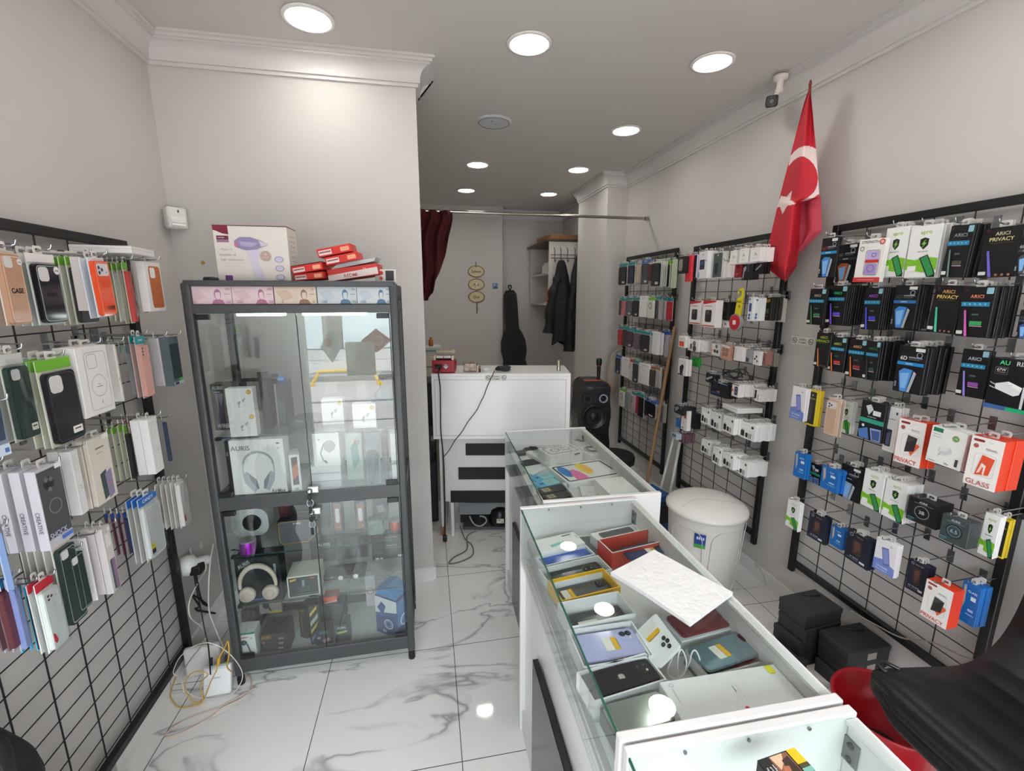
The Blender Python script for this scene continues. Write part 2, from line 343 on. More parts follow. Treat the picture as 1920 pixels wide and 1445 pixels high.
def D_arici(col='#c9c4bb', ph='#8d7bd8', acc='#3f8a5c', priv=None, band='#2b86ad'):
    d = [('c', .12, .06, .05, '#4a1f1c'), ('rr', .74, .02, .95, .14, '#8fbccb', .03), ('t', 'ARICI', .48, .19, .068, col, .6)]
    if priv: d[2] = ('t', 'ARICI', .5, .13, .07, col, .5); d[1] = ('r', .2, .31, .8, .316, '#6b5a3a'); d.append(('t', 'PRIVACY', .5, .24, .075, priv, .84))
    else:
        d += [('r', .03, .30, .9, .385, band)]+[('c', .14+.16*i, .342, .028, '#8fd0e8') for i in range(5)]
        d += [('r', .42, .53, .64, .565, '#4d5a58'), ('r', .4, .68, .78, .76, acc), ('r', .42, .77, .8, .785, '#cfa0c0')]
    d += [('o', .17, .46, .88, 1.0, '#26262b', .09, .012), ('p', [(.17, .47), (.23, .46), (.4, .99), (.31, .99)], ph), ('rr', .04, .88, .24, .95, '#d9d7d4', .02)]
    if priv: d += [('c', .2+.16*i, .955, .04, '#9a6a50') for i in range(2, 5)]
    return dict(body='#0f0f12', decos=d, t=.011)
def D_epro():
    return dict(body='#e4e4e2', t=.012, decos=[('t', 'epro', .52, .15, .075, '#a4c03a', .5), ('p', [(.36, .26), (.5, .23), (.64, .26), (.63, .38), (.5, .46), (.37, .38)], '#17231c'), ('p', [(.54, .26), (.42, .36), (.49, .36), (.45, .43), (.58, .33), (.51, .33)], '#7dc242'),
        ('t', 'ANTI-STATIC', .5, .5, .024, '#3a3d3a', .5), ('p', [(0, .62), (.3, .66), (.6, .6), (1, .64), (1, .86), (.6, .9), (0, .84)], '#78b82a'), ('rr', .08, .77, .36, .87, '#e9e9e4', .02), ('p', [(.42, .62), (.68, .56), (1, .93), (1, 1), (.76, 1)], '#1c2b22'), ('p', [(.47, .63), (.67, .585), (.97, .94), (.8, .99)], '#2f8a4c')])
def D_six(num='6D', col='#d8d8da', band='#1f86c4', ph='#3f83c9', red=None):
    return dict(body='#101013', t=.012, decos=[('t', num, .22, .26, .085, red or col, .3), ('r', .4, .22, .86, .25, '#8c8c90'), ('r', .4, .27, .78, .29, '#5c5c62'), ('r', .02, .34, .95, .41, band), ('t', 'GIANTS', .45, .375, .03, '#d5ecf5', .6), ('rr', .6, .03, .92, .1, '#dcdad6', .02), ('co', .76, .17, .1, '#9fb8c4', .02),
        ('p', [(.14, .56), (.3, .48), (.62, .5), (.5, .98), (.28, .98)], ph), ('p', [(.2, .6), (.52, .56), (.46, .9), (.3, .92)], '#7fb4e6'), ('p', [(.66, .52), (.76, .56), (.62, .98), (.52, .98)], '#a9b0ba'), ('t', 'GLASS', .09, .84, .03, '#e8e8e8', .3, pi/2)])
def D_orange(word='PRIVACY', sub='PRIVACY', ph='#2b2629'):
    d = [('r', .0, .0, 1, 1, '#e8e4e0'), ('rr', .07, .05, .42, .10, '#8c2a26', .05), ('t', 'GLASS', .6, .075, .02, '#c9b8b0', .3), ('c', .18, .19, .085, '#a35a52'), ('t', sub, .66, .21, .03, '#55504e', .46), ('r', .5, .235, .86, .24, '#8c8480'), ('o', .2, .32, .85, .77, '#a8a4a0', .1, .008)]
    if word == 'PRIVACY': d += [('p', [(.5, .66), (.8, .48), (.9, .52), (.62, .78)], '#dd5a30'), ('p', [(.42, .33), (.78, .36), (.72, .66), (.36, .72)], ph), ('p', [(.42, .33), (.78, .36), (.44, .5)], '#453f44')]
    else: d += [('p', [(.44, .34), (.82, .38), (.72, .72), (.3, .76)], '#dc4f2c')]+[('p', [(.36+i*.03, .72-i*.01), (.46+i*.02, .5+i*.02), (.6-i*.01, .54+i*.02), (.58-i*.01, .74-i*.01), (.56-i*.012, .74-i*.012), (.58-i*.02, .55+i*.024), (.47+i*.02, .52+i*.024), (.38+i*.03, .72-i*.01)], '#f0e0da') for i in range(3)]
    d += [('t', word, .46, .915, .1, '#d24a2e' if word == 'PRIVACY' else '#b9675a', .84)]
    return dict(body='#dd3d1c', decos=d, t=.035)
def D_navy(): return dict(body='#141a2c', t=.01, decos=[('co', .2, .1, .07, '#c2c6d0', .015), ('t', 'NEW GEN', .55, .1, .035, '#c98b6a', .5), ('rr', .3, .22, .68, .72, '#3b2a24', .05), ('p', [(.36, .3), (.6, .26), (.64, .5), (.42, .66)], '#5e4032'), ('t', 'Air GLASS', .42, .83, .05, '#c9ccd6', .7), ('r', .12, .89, .6, .905, '#7b8094'), ('rr', .66, .84, .88, .91, '#d8d8d8', .02)])
def D_blue(): return dict(body='#1768b4', t=.01, decos=[('p', [(.08, .1), (.24, .06), (.3, .5), (.16, .72)], '#8d97a8'), ('p', [(.14, .14), (.22, .12), (.26, .48), (.18, .6)], '#cfae98'), ('rr', .55, .3, .82, .4, '#d6e4f0', .02), ('rr', .5, .62, .8, .68, '#9cc4e8', .02), ('r', .42, .74, .86, .77, '#7db0dd'), ('t', 'GLASS', .6, .2, .05, '#e4eef6', .5)])
def D_lilac(): return dict(body='#e5e2e4', t=.01, decos=[('p', [(0, .66), (.4, .6), (1, .74), (1, 1), (0, 1)], '#6f86c8'), ('p', [(.3, .24), (.62, .2), (.78, .7), (.48, .76)], '#5a62a8'), ('p', [(.34, .27), (.6, .24), (.74, .66), (.5, .71)], '#8a90cc'), ('t', 'UV GLASS', .45, .84, .055, '#e9ecf6', .6), ('r', .14, .92, .7, .935, '#cdd6ee'), ('t', '9H', .72, .12, .045, '#7a6f70', .3)])
def D_green(): return dict(body='#131517', t=.01, decos=[('r', 0, .45, 1, .56, '#2f9a83'), ('p', [(.2, .14), (.4, .08), (.52, .2), (.36, .36)], '#c9d2d2'), ('rr', .52, .22, .84, .34, '#dedede', .02), ('t', 'ANTISHOCK', .5, .4, .03, '#cfcfcf', .7), ('c', .2, .65, .06, '#d6dde0'), ('p', [(.02, .78), (.4, .68), (.52, .98), (.1, .98)], '#4b78b8'), ('p', [(.5, .68), (.95, .66), (.98, .98), (.62, .98)], '#8ea6d6'), ('p', [(.56, .72), (.92, .7), (.94, .95), (.66, .96)], '#41588f')])
def D_charge(): return dict(body='#e6e6e3', t=.03, decos=[('p', [(.06, .03), (.34, .03), (.34, .14), (.06, .14)], '#16724c'), ('c', .72, .2, .1, '#cf8a3c'), ('c', .72, .2, .085, '#5f9f62'), ('t', '1 YIL', .72, .2, .03, '#f3efe2', .2), ('r', .08, .2, .3, .21, '#7c7c7c'), ('r', .08, .27, .34, .28, '#9a9a9a'), ('p', [(.36, .52), (.62, .46), (.72, .6), (.5, .72), (.34, .66)], '#c9cbcc'), ('p', [(.36, .52), (.62, .46), (.58, .58), (.35, .64)], '#dfe0e0'), ('p', [(.38, .68), (.42, .7), (.36, .76), (.33, .75)], '#a9abab'), ('t', '20w', .62, .92, .05, '#565656', .25), ('r', .84, .72, .92, .92, '#3b3b3d'), ('r', .08, .93, .3, .945, '#6c6c6c')])
def D_auris67(): return dict(body='#0e1016', t=.05, decos=[('t', 'AU', .28, .08, .085, '#4fd07a', .32), ('t', 'RIS', .64, .08, .085, '#cdd3da', .34), ('o', .1, .17, .38, .31, '#8b8f98', .02, .006), ('t', '67W', .24, .22, .055, '#d8dbe0', .2), ('r', .14, .265, .34, .275, '#b08a4a'), ('c', .9, .22, .12, '#1d2c6a'), ('p', [(.17, .5), (.45, .43), (.76, .52), (.72, .66), (.6, .7), (.18, .6)], '#d9dbdd'), ('p', [(.45, .43), (.76, .52), (.74, .6), (.44, .5)], '#eceded'), ('p', [(.05, .47), (.17, .51), (.17, .53), (.05, .49)], '#b9bbbd'), ('p', [(.05, .55), (.17, .58), (.17, .6), (.05, .57)], '#b9bbbd'), ('t', 'AURIS', .5, .5, .02, '#8a8c8e', .16), ('r', .78, .5, .84, .92, '#c9ccd2'), ('r', .9, .58, .96, .92, '#c9ccd2'), ('p', [(0, .91), (.5, .92), (.5, 1), (0, 1)], '#3a5f96'), ('p', [(.5, .92), (1, .93), (1, 1), (.5, 1)], '#1fa06e')])
def D_auris(num='6.5', body='#3d4446', glow='#86b7c4', sub='WIRELESS'): return dict(body=body, t=.055, decos=[('t', 'AURIS', .5, .12, .075, '#c9cfd2', .55), ('r', .2, .18, .84, .188, '#a9afb2'), ('co', .5, .52, .3, '#1c2426', .05), ('co', .5, .52, .24, glow, .012), ('t', num, .5, .52, .14, glow, .5), ('r', .05, .84, .3, .87, '#3aa0a8'), ('r', .06, .92, .24, .935, '#9aa2a4')])
def D_strength(): return dict(body='#e9e6e3', t=.012, decos=[('t', 'STRENGTH', .42, .07, .06, '#26262a', .68), ('c', .86, .08, .1, '#c23a34'), ('c', .86, .08, .06, '#e6b8ae'), ('co', .16, .22, .08, '#3b3b3d', .02), ('o', .34, .26, .86, .84, '#3e3e48', .08, .012), ('rr', .38, .28, .82, .5, '#b9a6d4', .05), ('o', .56, .33, .72, .42, '#4e3c78', .04, .02), ('r', .36, .48, .84, .55, '#c4332c'), ('rr', .38, .57, .82, .82, '#a893c8', .05), ('co', .6, .68, .13, '#5d4a84', .02), ('r', 0, .89, 1, 1, '#c4383a'), ('r', .2, .94, .8, .95, '#e9b6b0')])
def D_yellow(): return dict(body='#d2b81e', t=.008, decos=[('r', .08, .05, .92, .95, '#1c1b18'), ('t', 'ANTISHOCK', .5, .24, .04, '#cdb53a', .7), ('rr', .32, .38, .62, .86, '#3a3a34', .06), ('c', .55, .14, .06, '#d8d2b8')])
def D_magsafe(b='#ebe8e6', oc=None, line='#a9a6a6'):
    d = [('o', .22, .08, .92, .93, line, .1, .012)]
    if oc: d = [('rr', .22, .08, .92, .93, oc, .1)]
    return dict(body=b, t=.026, decos=d+[('rr', .29, .11, .6, .32, '#e6e3e0', .07) if oc else ('o', .29, .11, .6, .32, line, .07, .012), ('co', .57, .58, .25, line, .012), ('t', 'MagSafe', .57, .56, .016, '#6c6a6a', .22), ('r', .47, .59, .67, .6, '#8a8888'), ('r', .56, .8, .585, .86, line)])
def D_charger(): return dict(body='#ecebe8', t=.0145, decos=[('r', .3, .14, .62, .155, '#9a9a9a'), ('rr', .76, .12, .9, .26, '#2b2b2e', .02), ('rr', .1, .52, .34, .88, '#1a1a1e', .04), ('r', .16, .44, .19, .53, '#1a1a1e'), ('r', .25, .44, .28, .53, '#1a1a1e'), ('rr', .42, .6, .58, .88, '#1a1a1e', .03), ('r', .64, .6, .68, .9, '#1a1a1e'), ('r', .75, .6, .79, .9, '#1a1a1e')])
def D_plain(body, *decos, t=.012): return dict(body=body, t=t, decos=list(decos))
def D_case(col, head=None, back='#d9d6d2', cardh=.1, cam='island', txt=None, txtcol='#151515', t=.014, sticker=None, bag=False, line=None, gloss=.3, scr=None):
    return dict(body=back, t=t, case=col, head=head, cam=cam, txt=txt, txtcol=txtcol, sticker=sticker, bag=bag, line=line, gloss=gloss, decos=[], scr=scr)
def case_parts(o, w, h, d):
    """phone case, header card and bag hanging in front of the backing card"""
    hh = .12*h if d['head'] else .03*h
    cw, ch = w*.9, h-hh-.05*h; cz = .025*h+ch/2; r = .14*cw
    b = MB(); a = m(d['case'], d['gloss'])
    b.prism(rrect(cw, ch, r, 6, 0, cz), -.011, -.0004, a); b.prism(rrect(cw*.94, ch*.97, r*.9, 6, 0, cz), -.0125, -.011, a)
    c = b.build('phone_case', o)
    b = MB(); y = -.0128; x0, z0 = -cw/2, cz+ch/2
    if d['cam'] == 'island': b.flat(rrect(cw*.42, cw*.46, cw*.12, 5, x0+cw*.3, z0-cw*.32), y, '#cfccca')
    elif d['cam'] == 'lens':
        b.flat(rrect(cw*.76, cw*.5, cw*.1, 5, 0, z0-cw*.36), y, '#d4cfd0')
        for q, zz in ((-.24, .27), (-.05, .36), (-.24, .48)): b.flat(circ(cw*.075, 14, q*cw, z0-zz*cw), y-.0003, '#37343c')
        b.flat(circ(cw*.03, 10, .22*cw, z0-.46*cw), y-.0003, '#4d3a3a')
    elif d['cam'] == 'strip':
        for i in range(3): b.flat(circ(cw*.075, 14, x0+cw*.22, z0-cw*(.2+.22*i)), y, '#101012' if d['case'] != '#17171a' else '#3a3a40')
    elif d['cam'] == 'ring': b.ring(circ(cw*.26, 22, 0, z0-cw*.42), circ(cw*.2, 22, 0, z0-cw*.42), y, y+.001, '#3b3a3a')
    if d['line']:
        q = rrect(cw*.92, ch*.95, r, 5, 0, cz); b.ring(q, [(p[0]*.95, cz+(p[1]-cz)*.975) for p in q], y, y+.0006, d['line'])
    if d['txt']:
        b.text(d['txt'], (.12 if d['cam'] == 'lens' else 0)*cw, cz-(ch*.36 if d['cam'] == 'lens' else ch*.02), ch*.075, m(d['txtcol']), y-.0003, maxw=cw*.62, bold=.03)
        b.ring(circ(cw*.33, 28, 0, cz-ch*.02), circ(cw*.322, 28, 0, cz-ch*.02), y, y+.0005, d['scr'] or '#c7a68c')
    if len(b.v): b.build('case_print', c)
    if d['sticker']:
        b = MB()
        if d['sticker'] == 'round': b.flat(circ(cw*.13, 18, cw*.36, z0-ch*.1), y-.0006, '#e6dfe2'); b.text('mik', cw*.36, z0-ch*.1, cw*.08, m('#3a3038'), y-.0008)
        elif d['sticker'] == 'low': b.flat(rrect(cw*.34, ch*.1, .002, 2, cw*.22, cz-ch*.36), y-.0006, '#e4e0d8'); b.flat(rrect(cw*.22, ch*.02, .001, 2, cw*.22, cz-ch*.35), y-.0008, '#3c3a38')
        elif d['sticker'] == 'red': b.flat([(-cw*.42, cz-ch*.2), (-cw*.3, cz-ch*.24), (-cw*.2, cz-ch*.36), (-cw*.34, cz-ch*.4), (-cw*.44, cz-ch*.34)], y-.0006, '#c8202e')
        elif d['sticker'] == 'yellow': b.flat(rrect(cw*.22, ch*.2, .001, 2, -cw*.32, cz-ch*.3), y-.0006, '#1a1a1e'); b.flat(rrect(cw*.22, ch*.11, .001, 2, -cw*.32, cz-ch*.255), y-.0008, '#d9c51e')
        b.build('price_sticker', o)
    if d['head']:
        hc, ht = d['head'] if isinstance(d['head'], tuple) else (d['head'], None)
        b = MB(); b.box((0, -.0015, h-hh*.5), (w*1.0, .0016, hh), hc)
        if ht: b.text(ht, 0, h-hh*.5, hh*.45, m('#e8eef2'), -.0027, maxw=w*.7)
        b.build('header_card', o)
    if d['bag']:
        b = MB(); nx = 6
        b.grid(lambda u, v: ((u-.5)*w*1.03, -.0145-.0025*sin(u*9+v*4)*sin(v*7)-.003*sin(pi*u), v*(h-hh*.4)), 8, 14, film()); b.build('clear_bag', o)
ORD = ['first', 'second', 'third', 'fourth', 'fifth', 'sixth', 'seventh', 'eighth', 'ninth', 'tenth', 'eleventh', 'twelfth', 'thirteenth', 'fourteenth']
CHROME = m('#b9bcc0', .2, 1); CHROMED = m('#8d9094', .3, 1); BLK = m('#121214', .4)
def hook_mesh(L):
    b = MB(); b.box((0, L-.002, 0), (.022, .004, .05), CHROMED)
    b.tube(smooth_path([(0, L-.004, .0), (0, L*.4, -.004), (0, .012, -.002), (0, 0, .012)], 3), .0024, CHROME, 6)
    return b.mesh('peg_hook')
_H = {}
RACKS = {}
def rack(name, side, y0, y1, z0, z1, foot, label):
    """black steel frame, welded wire grid; stands off the wall"""
    x = XR-.035 if side == 'R' else XL+.035; s = -1 if side == 'R' else 1
    o = empty('wire_rack', (x, (y0+y1)/2, 0)); tag(o, label, 'display rack'); w = y1-y0; q = .032
    for y in (-w/2+q/2, w/2-q/2): b = MB(); b.bbox((0, 0, (z0+z1)/2), (q*.8, q, z1-z0), BLK, .002, seg=1); b.build('frame_post', o, (0, y, 0))
    for z in (z1-q/2, foot+q/2): b = MB(); b.bbox((0, 0, 0), (q*.8, w-2*q, q), BLK, .002, seg=1); b.build('frame_rail', o, (0, 0, z))
    b = MB(); n = round(w/.146)
    for i in range(1, n): yy = -w/2+q+(w-2*q)*i/n; b.tube([(0, yy, foot+q), (0, yy, z1-q)], .0026, BLK, 5)
    z = z1-q-.075; k = 0
    while z > foot+q+.02:
        b.tube([(s*.005, -w/2+q, z), (s*.005, w/2-q, z)], .0022, BLK, 5); k += 1; z -= .075
    b.build('wire_grid', o)
    for yy in (-w/2+.05, w/2-.05): b = MB(); b.box((-s*.02, 0, 0), (.03, .02, .02), BLK); b.build('wall_bracket', o, (0, yy, z1-.2))
    return o
rack('near', 'R', 1.07, 1.975, .235, 2.12, .275, 'black wire rack of boxed screen protectors, between the flag and the black chair')
rack('mid', 'R', 2.245, 3.155, .225, 2.14, .275, 'black wire rack of chargers and earphones, behind the white bin')
rack('far', 'R', 3.385, 4.30, .235, 2.155, .275, 'black wire rack of phone cases, behind the wooden broom handle')
rack('left', 'L', .99, 2.165, .04, 1.998, .1, 'black wire rack of phone cases on the wall beside the glass cabinet')
SPAN = {'protector rack': (1.06, 1.935), 'charger rack': (2.2, 3.115), 'broom rack': (3.42, 4.26), 'side rack': (1.02, 2.13)}
def hang_row(side, rackname, ref, row, R, items, name='protector_box', cat='box', fromend=False, off=.13):
    s = 1 if side == 'R' else -1; xp = (XR-.04) if side == 'R' else (XL+.04); rz = -pi/2*s
    n = len(items)
    for i, it in enumerate(items):
        x0, y0, x1, y1, D, look = it[:6]; k = it[6] if len(it) > 6 else 0; o_ = dict(it[7]) if len(it) > 7 else {}
        xf = xp-s*o_.get('off', off)
        A = AX(*R(x0, y0), xf); B = AX(*R(x1, y1), xf); lo_, hi_ = SPAN[rackname]
        for _ in range(12):                       # keep the peg on its rack: packs at the rack's end hang farther out
            yc = (A.y+B.y)/2
            if yc > hi_ and abs(xf-xp) < .4: xf -= s*.02
            elif yc < lo_ and abs(xf-xp) > .05: xf += s*.02
            else: break
            pass; A = AX(*R(x0, y0), xf); B = AX(*R(x1, y1), xf)
        w = abs(A.y-B.y); h = A.z-B.z; w = o_.get('w', w); h = o_.get('h', h); yc = (A.y+B.y)/2; t = o_.get('t', D['t'])
        ps = '%s from the %s, %s row, %s' % (ORD[n-1-i if fromend else i], ref, ORD[row], rackname)
        nm = o_.get('name', name); ct = o_.get('cat', cat)
        rnd = random.Random(hash((row, i, n)) & 0xffff)
        yaw = o_.get('yaw', rnd.uniform(-.05, .05)); roll = o_.get('roll', rnd.uniform(-.012, .012)); tilt = o_.get('tilt', 0)
        tb = o_.get('tabs', None)
        body = D['body']
        loc = (xf, yc, B.z)
        if 'case' in D:
            o = carton(nm, w, h, .003, body, [], loc, rz+yaw, look+', '+ps, ct, None, roll, tabs=tb or '#d8d4cf', mat=None); case_parts(o, w, h, D); t = max(t, .016)
        else: o = carton(nm, w, h, t, body, D['decos'], loc, rz+yaw, look+', '+ps, ct, None, roll, tabs=tb or '#c9c6c2')
        if 'spine' in o_:
            b = MB(); b.text(o_['spine'], 0, h*.36, h*.045, m('#4a4650'), -w/2-.0006, M=RZ(-pi/2) @ T(-t/2, 0, 0), rot=-pi/2); b.build('spine_print', o)
        maxk = int((abs(xp-xf)-.012-t)/(t+.001)); kk = min(k, max(maxk, 0))
        lo = None
        for j in range(kk):
            c = o.copy(); COL.objects.link(c); c.location = (xf+s*(t+o_.get('gap', .001))*(j+1), yc+rnd.uniform(-.004, .004), B.z+rnd.uniform(-.003, .003)); c.rotation_euler = (0, roll, rz+rnd.uniform(-.03, .03))
            for ch in o.children:
                if ch.name.split('.')[0] in ('hang_tab', 'header_card', 'spine_print'): d = ch.copy(); COL.objects.link(d); d.parent = c
            c['label'] = 'twin pack stacked behind the %s' % ps; c['group'] = 'stack behind the '+ps
        L = round(abs(xp-xf)+.035, 2)
        if L not in _H: _H[L] = hook_mesh(L)
        hk = bpy.data.objects.new('peg_hook', _H[L]); COL.objects.link(hk); hk.location = (xf-s*.03, yc, B.z+h+.012); hk.rotation_euler = (0, 0, rz)
        tag(hk, 'chrome peg hook holding the pack %s' % ps, 'hook', 'chrome peg hooks')
# ================================================================== WHAT HANGS ON THE RACKS
R4 = reg(1490, 370, .22396); R5 = reg(1460, 600, .23958); R6 = reg(1460, 800, .29059)
PR = 'protector rack'; H = lambda *a, **k: hang_row('R', PR, 'flag', *a, **k)
EP = D_epro()
H(0, R4, [
 (235, 345, 330, 665, D_six(red='#8a2320'), 'black box with red lettering', 0, dict(off=.2)),
 (365, 400, 500, 715, D_six('60', '#77777a', '#23323c', '#b5592a'), 'black box with an orange phone', 4, dict(off=.13)),
 (540, 360, 705, 705, D_strength(), 'white box lettered STRENGTH with red foot', 1, dict(off=.19, roll=.03)),
 (775, 262, 898, 660, EP, 'slim white box with green wave', 4, dict(off=.15)),
 (985, 250, 1165, 665, EP, 'wide white box with green wave', 5, dict(off=.15)),
 (1290, 245, 1415, 665, D_arici('#8f9196', '#6f8a86', '#4a4a3e'), 'black box with grey lettering and rubber band', 4, dict(off=.16, roll=.05)),
 (1480, 330, 1550, 660, D_arici('#3d5fd0', '#4454d8', '#1f4a8a'), 'dark blue box half hidden', 1, dict(off=.1)),
 (1600, 262, 1840, 662, D_arici('#c9c39a', '#6f66c8', priv='#d6cf8e'), 'black privacy box with pale gold lettering', 1, dict(off=.14)),
 (1895, 330, 1990, 640, D_six('60', '#b9b9ba', '#3b3b40', '#444a55'), 'black box cut by the frame edge', 1, dict(off=.14))])
H(1, R4, [
 (130, 765, 235, 1070, D_arici('#a9a9a0', '#3f7a58', '#2f7a48'), 'black box with grey lettering and green phone', 0, dict(off=.2)),
 (297, 740, 400, 1068, D_arici('#2fc07a', '#8a58e8', '#5b48c0'), 'black box with green lettering and purple phone', 8, dict(off=.17)),
 (598, 758, 700, 1112, D_arici('#a54fd8', '#5b5bf0', '#3b46c8'), 'black box with purple lettering', 6, dict(off=.15)),
 (845, 738, 990, 1105, D_six('6D', '#4e4e52', '#1e6aa8', '#3f86d6'), 'black box with a bright blue phone', 4, dict(off=.14)),
 (1165, 738, 1330, 1140, D_arici('#d09a58', '#46c6a0', priv='#e6c46a'), 'black privacy box with golden lettering', 2, dict(off=.16, roll=.05)),
 (1418, 750, 1605, 1178, D_arici('#e08a6a', '#d062b8', '#36a05a'), 'black box with orange lettering and pink phone', 9, dict(off=.17)),
 (1895, 940, 1990, 1190, D_six('60', '#5d5d64', '#2a3a58', '#40508a'), 'dark box cut by the frame edge', 1, dict(off=.15))])
H(2, R5, [
 (305, 95, 378, 375, D_arici('#c9c04a', '#d0803a', priv='#a8d040'), 'black privacy box with lime lettering', 1, dict(off=.18)),
 (410, 128, 500, 412, D_arici('#b4cc48', '#d8783a', '#c0392f'), 'black box with lime lettering', 3, dict(off=.17)),
 (560, 145, 655, 458, D_arici('#d8a078', '#d8742e', '#8f2d2a'), 'black box with peach lettering and orange phone', 3, dict(off=.16)),
 (697, 160, 760, 478, D_arici('#3d6a48', '#3a3f42', '#2a4a36'), 'black box with dull green lettering', 9, dict(off=.17)),
 (945, 195, 1105, 590, D_six('6D', '#e2e2e2', '#1e86c8', '#4a8fd8'), 'black box with white 6D and blue phones', 8, dict(off=.17)),
 (1450, 222, 1590, 620, D_arici('#b6b6c4', '#8d7fd8', '#8a4a9a'), 'black box with silver lettering and violet phone', 1, dict(off=.14)),
 (1680, 290, 1960, 745, D_auris67(), 'big black charger box with a white plug', 0, dict(off=.16, name='charger_box'))])
H(3, R5, [
 (110, 515, 190, 795, D_lilac(), 'white and lilac box with a lilac phone', 1, dict(off=.24)),
 (235, 538, 275, 835, D_yellow(), 'black card pack with yellow edge', 3, dict(off=.22)),
 (395, 600, 455, 920, D_case('#c4a58c', None, '#cbb9aa', cam='lens', line='#e2d6cc'), 'clear blister with a beige phone case', 1, dict(off=.2, name='phone_case_pack', cat='phone case')),
 (500, 625, 550, 892, EP, 'narrow white box with green wave', 1, dict(off=.12)),
 (655, 618, 795, 968, D_green(), 'black box with teal band and blue phone', 3, dict(off=.17)),
 (862, 670, 900, 1045, D_plain('#e2e0de', ('rr', .14, .5, .6, .88, '#2a2c36', .06), ('p', [(.2, .6), (.5, .54), (.52, .84), (.22, .86)], '#5a5f78'), ('t', 'UNLIMITED', .45, .27, .025, '#5c5c5e', .5), ('rr', .7, .1, .84, .16, '#2c3b58', .02)), 'tall white box with a dark phone', 2, dict(off=.15)),
 (958, 762, 1095, 1165, D_orange(), 'white and orange privacy box', 1, dict(off=.18)),
 (1195, 820, 1415, 1182, D_charge(), 'white charger box with a green corner', 1, dict(off=.2, name='charger_box', roll=.03)),
 (1520, 895, 1685, 1350, D_orange('GLASS', 'Anti-static', '#d8502c'), 'white and orange box lettered GLASS', 1, dict(off=.21, t=.045))])
H(4, R6, [
 (112, 155, 165, 345, D_blue(), 'blue box with a beige phone stripe', 2, dict(off=.2)),
 (203, 225, 258, 380, D_green(), 'black box with teal band, low', 2, dict(off=.15)),
 (283, 242, 372, 435, D_blue(), 'blue box with a white sticker', 3, dict(off=.19)),
 (412, 232, 512, 500, D_six('6D', '#7a70d8', '#17181c', '#8fa0b8'), 'black box with violet 6D', 3, dict(off=.15)),
 (560, 265, 650, 555, EP, 'white box with green wave, farther twin', 4, dict(off=.17)),
 (697, 328, 795, 630, EP, 'white box with green wave, nearer twin', 5, dict(off=.17)),
 (848, 440, 1005, 670, D_auris('3B', '#17171a', '#c3c6c9'), 'black earbud box with silver lettering', 0, dict(off=.19, name='earphone_box', t=.075)),
 (1062, 555, 1205, 795, D_auris('6.5'), 'grey earbud box with a glowing 6.5', 0, dict(off=.22, name='earphone_box', t=.05)),
 (1335, 545, 1375, 855, EP, 'white box with green wave before yellow cards', 1, dict(off=.14)),
 (1415, 575, 1440, 855, D_yellow(), 'yellow edged card pack by the post', 2, dict(off=.1))])
H(5, R6, [
 (62, 455, 120, 680, EP, 'small white box with green wave', 1, dict(off=.22)),
 (203, 540, 288, 765, D_navy(), 'navy box with a brown phone picture', 2, dict(off=.18)),
 (345, 625, 405, 800, D_blue(), 'blue box behind the navy one', 3, dict(off=.16)),
 (443, 655, 572, 930, D_navy(), 'large navy box with a white sticker', 2, dict(off=.19)),
 (637, 705, 735, 980, D_lilac(), 'white and lilac box with slanted phone', 2, dict(off=.2)),
 (850, 845, 935, 1105, D_navy(), 'navy box beside the orange privacy box', 2, dict(off=.15)),
 (958, 975, 1075, 1310, D_orange(), 'thick orange privacy box', 0, dict(off=.2, t=.055)),
 (1195, 985, 1260, 1300, D_blue(), 'dark blue box behind the orange one', 4, dict(off=.12))])
# ---------------- charger rack
R2 = reg(1270, 430, .20758); R3 = reg(1240, 640, .20758)
PR2 = 'charger rack'; H = lambda *a, **k: hang_row('R', PR2, 'broom', *a, **k)
def RW(*deco): return D_plain('#e6e2e0', *deco, t=.02)
D_dash = dict(body='#e8e4e2', t=.05, decos=[('p', [(0, 0), (1, 0), (1, .06), (.1, .14), (0, .12)], '#c4282c'), ('r', .1, .2, .7, .22, '#b04a48'), ('rr', .22, .35, .72, .8, '#2a2a30', .08), ('c', .4, .45, .12, '#55555c'), ('r', 0, .92, 1, .96, '#c4383a')])
D_ear = D_plain('#e9e6e3', ('p', [(.4, .35), (.55, .3), (.6, .42), (.45, .6), (.38, .55)], '#c9c6c4'), ('r', .2, .12, .5, .14, '#a5a3a2'), ('c', .62, .5, .05, '#b5443c'), ('r', .3, .75, .7, .77, '#b9b6b5'), t=.016)
D_red3 = D_plain('#e6e0de', ('r', .3, 0, .4, .8, '#c06a66'), ('c', .3, .78, .12, '#8c3430'), ('c', .3, .9, .12, '#8c3430'), t=.01)
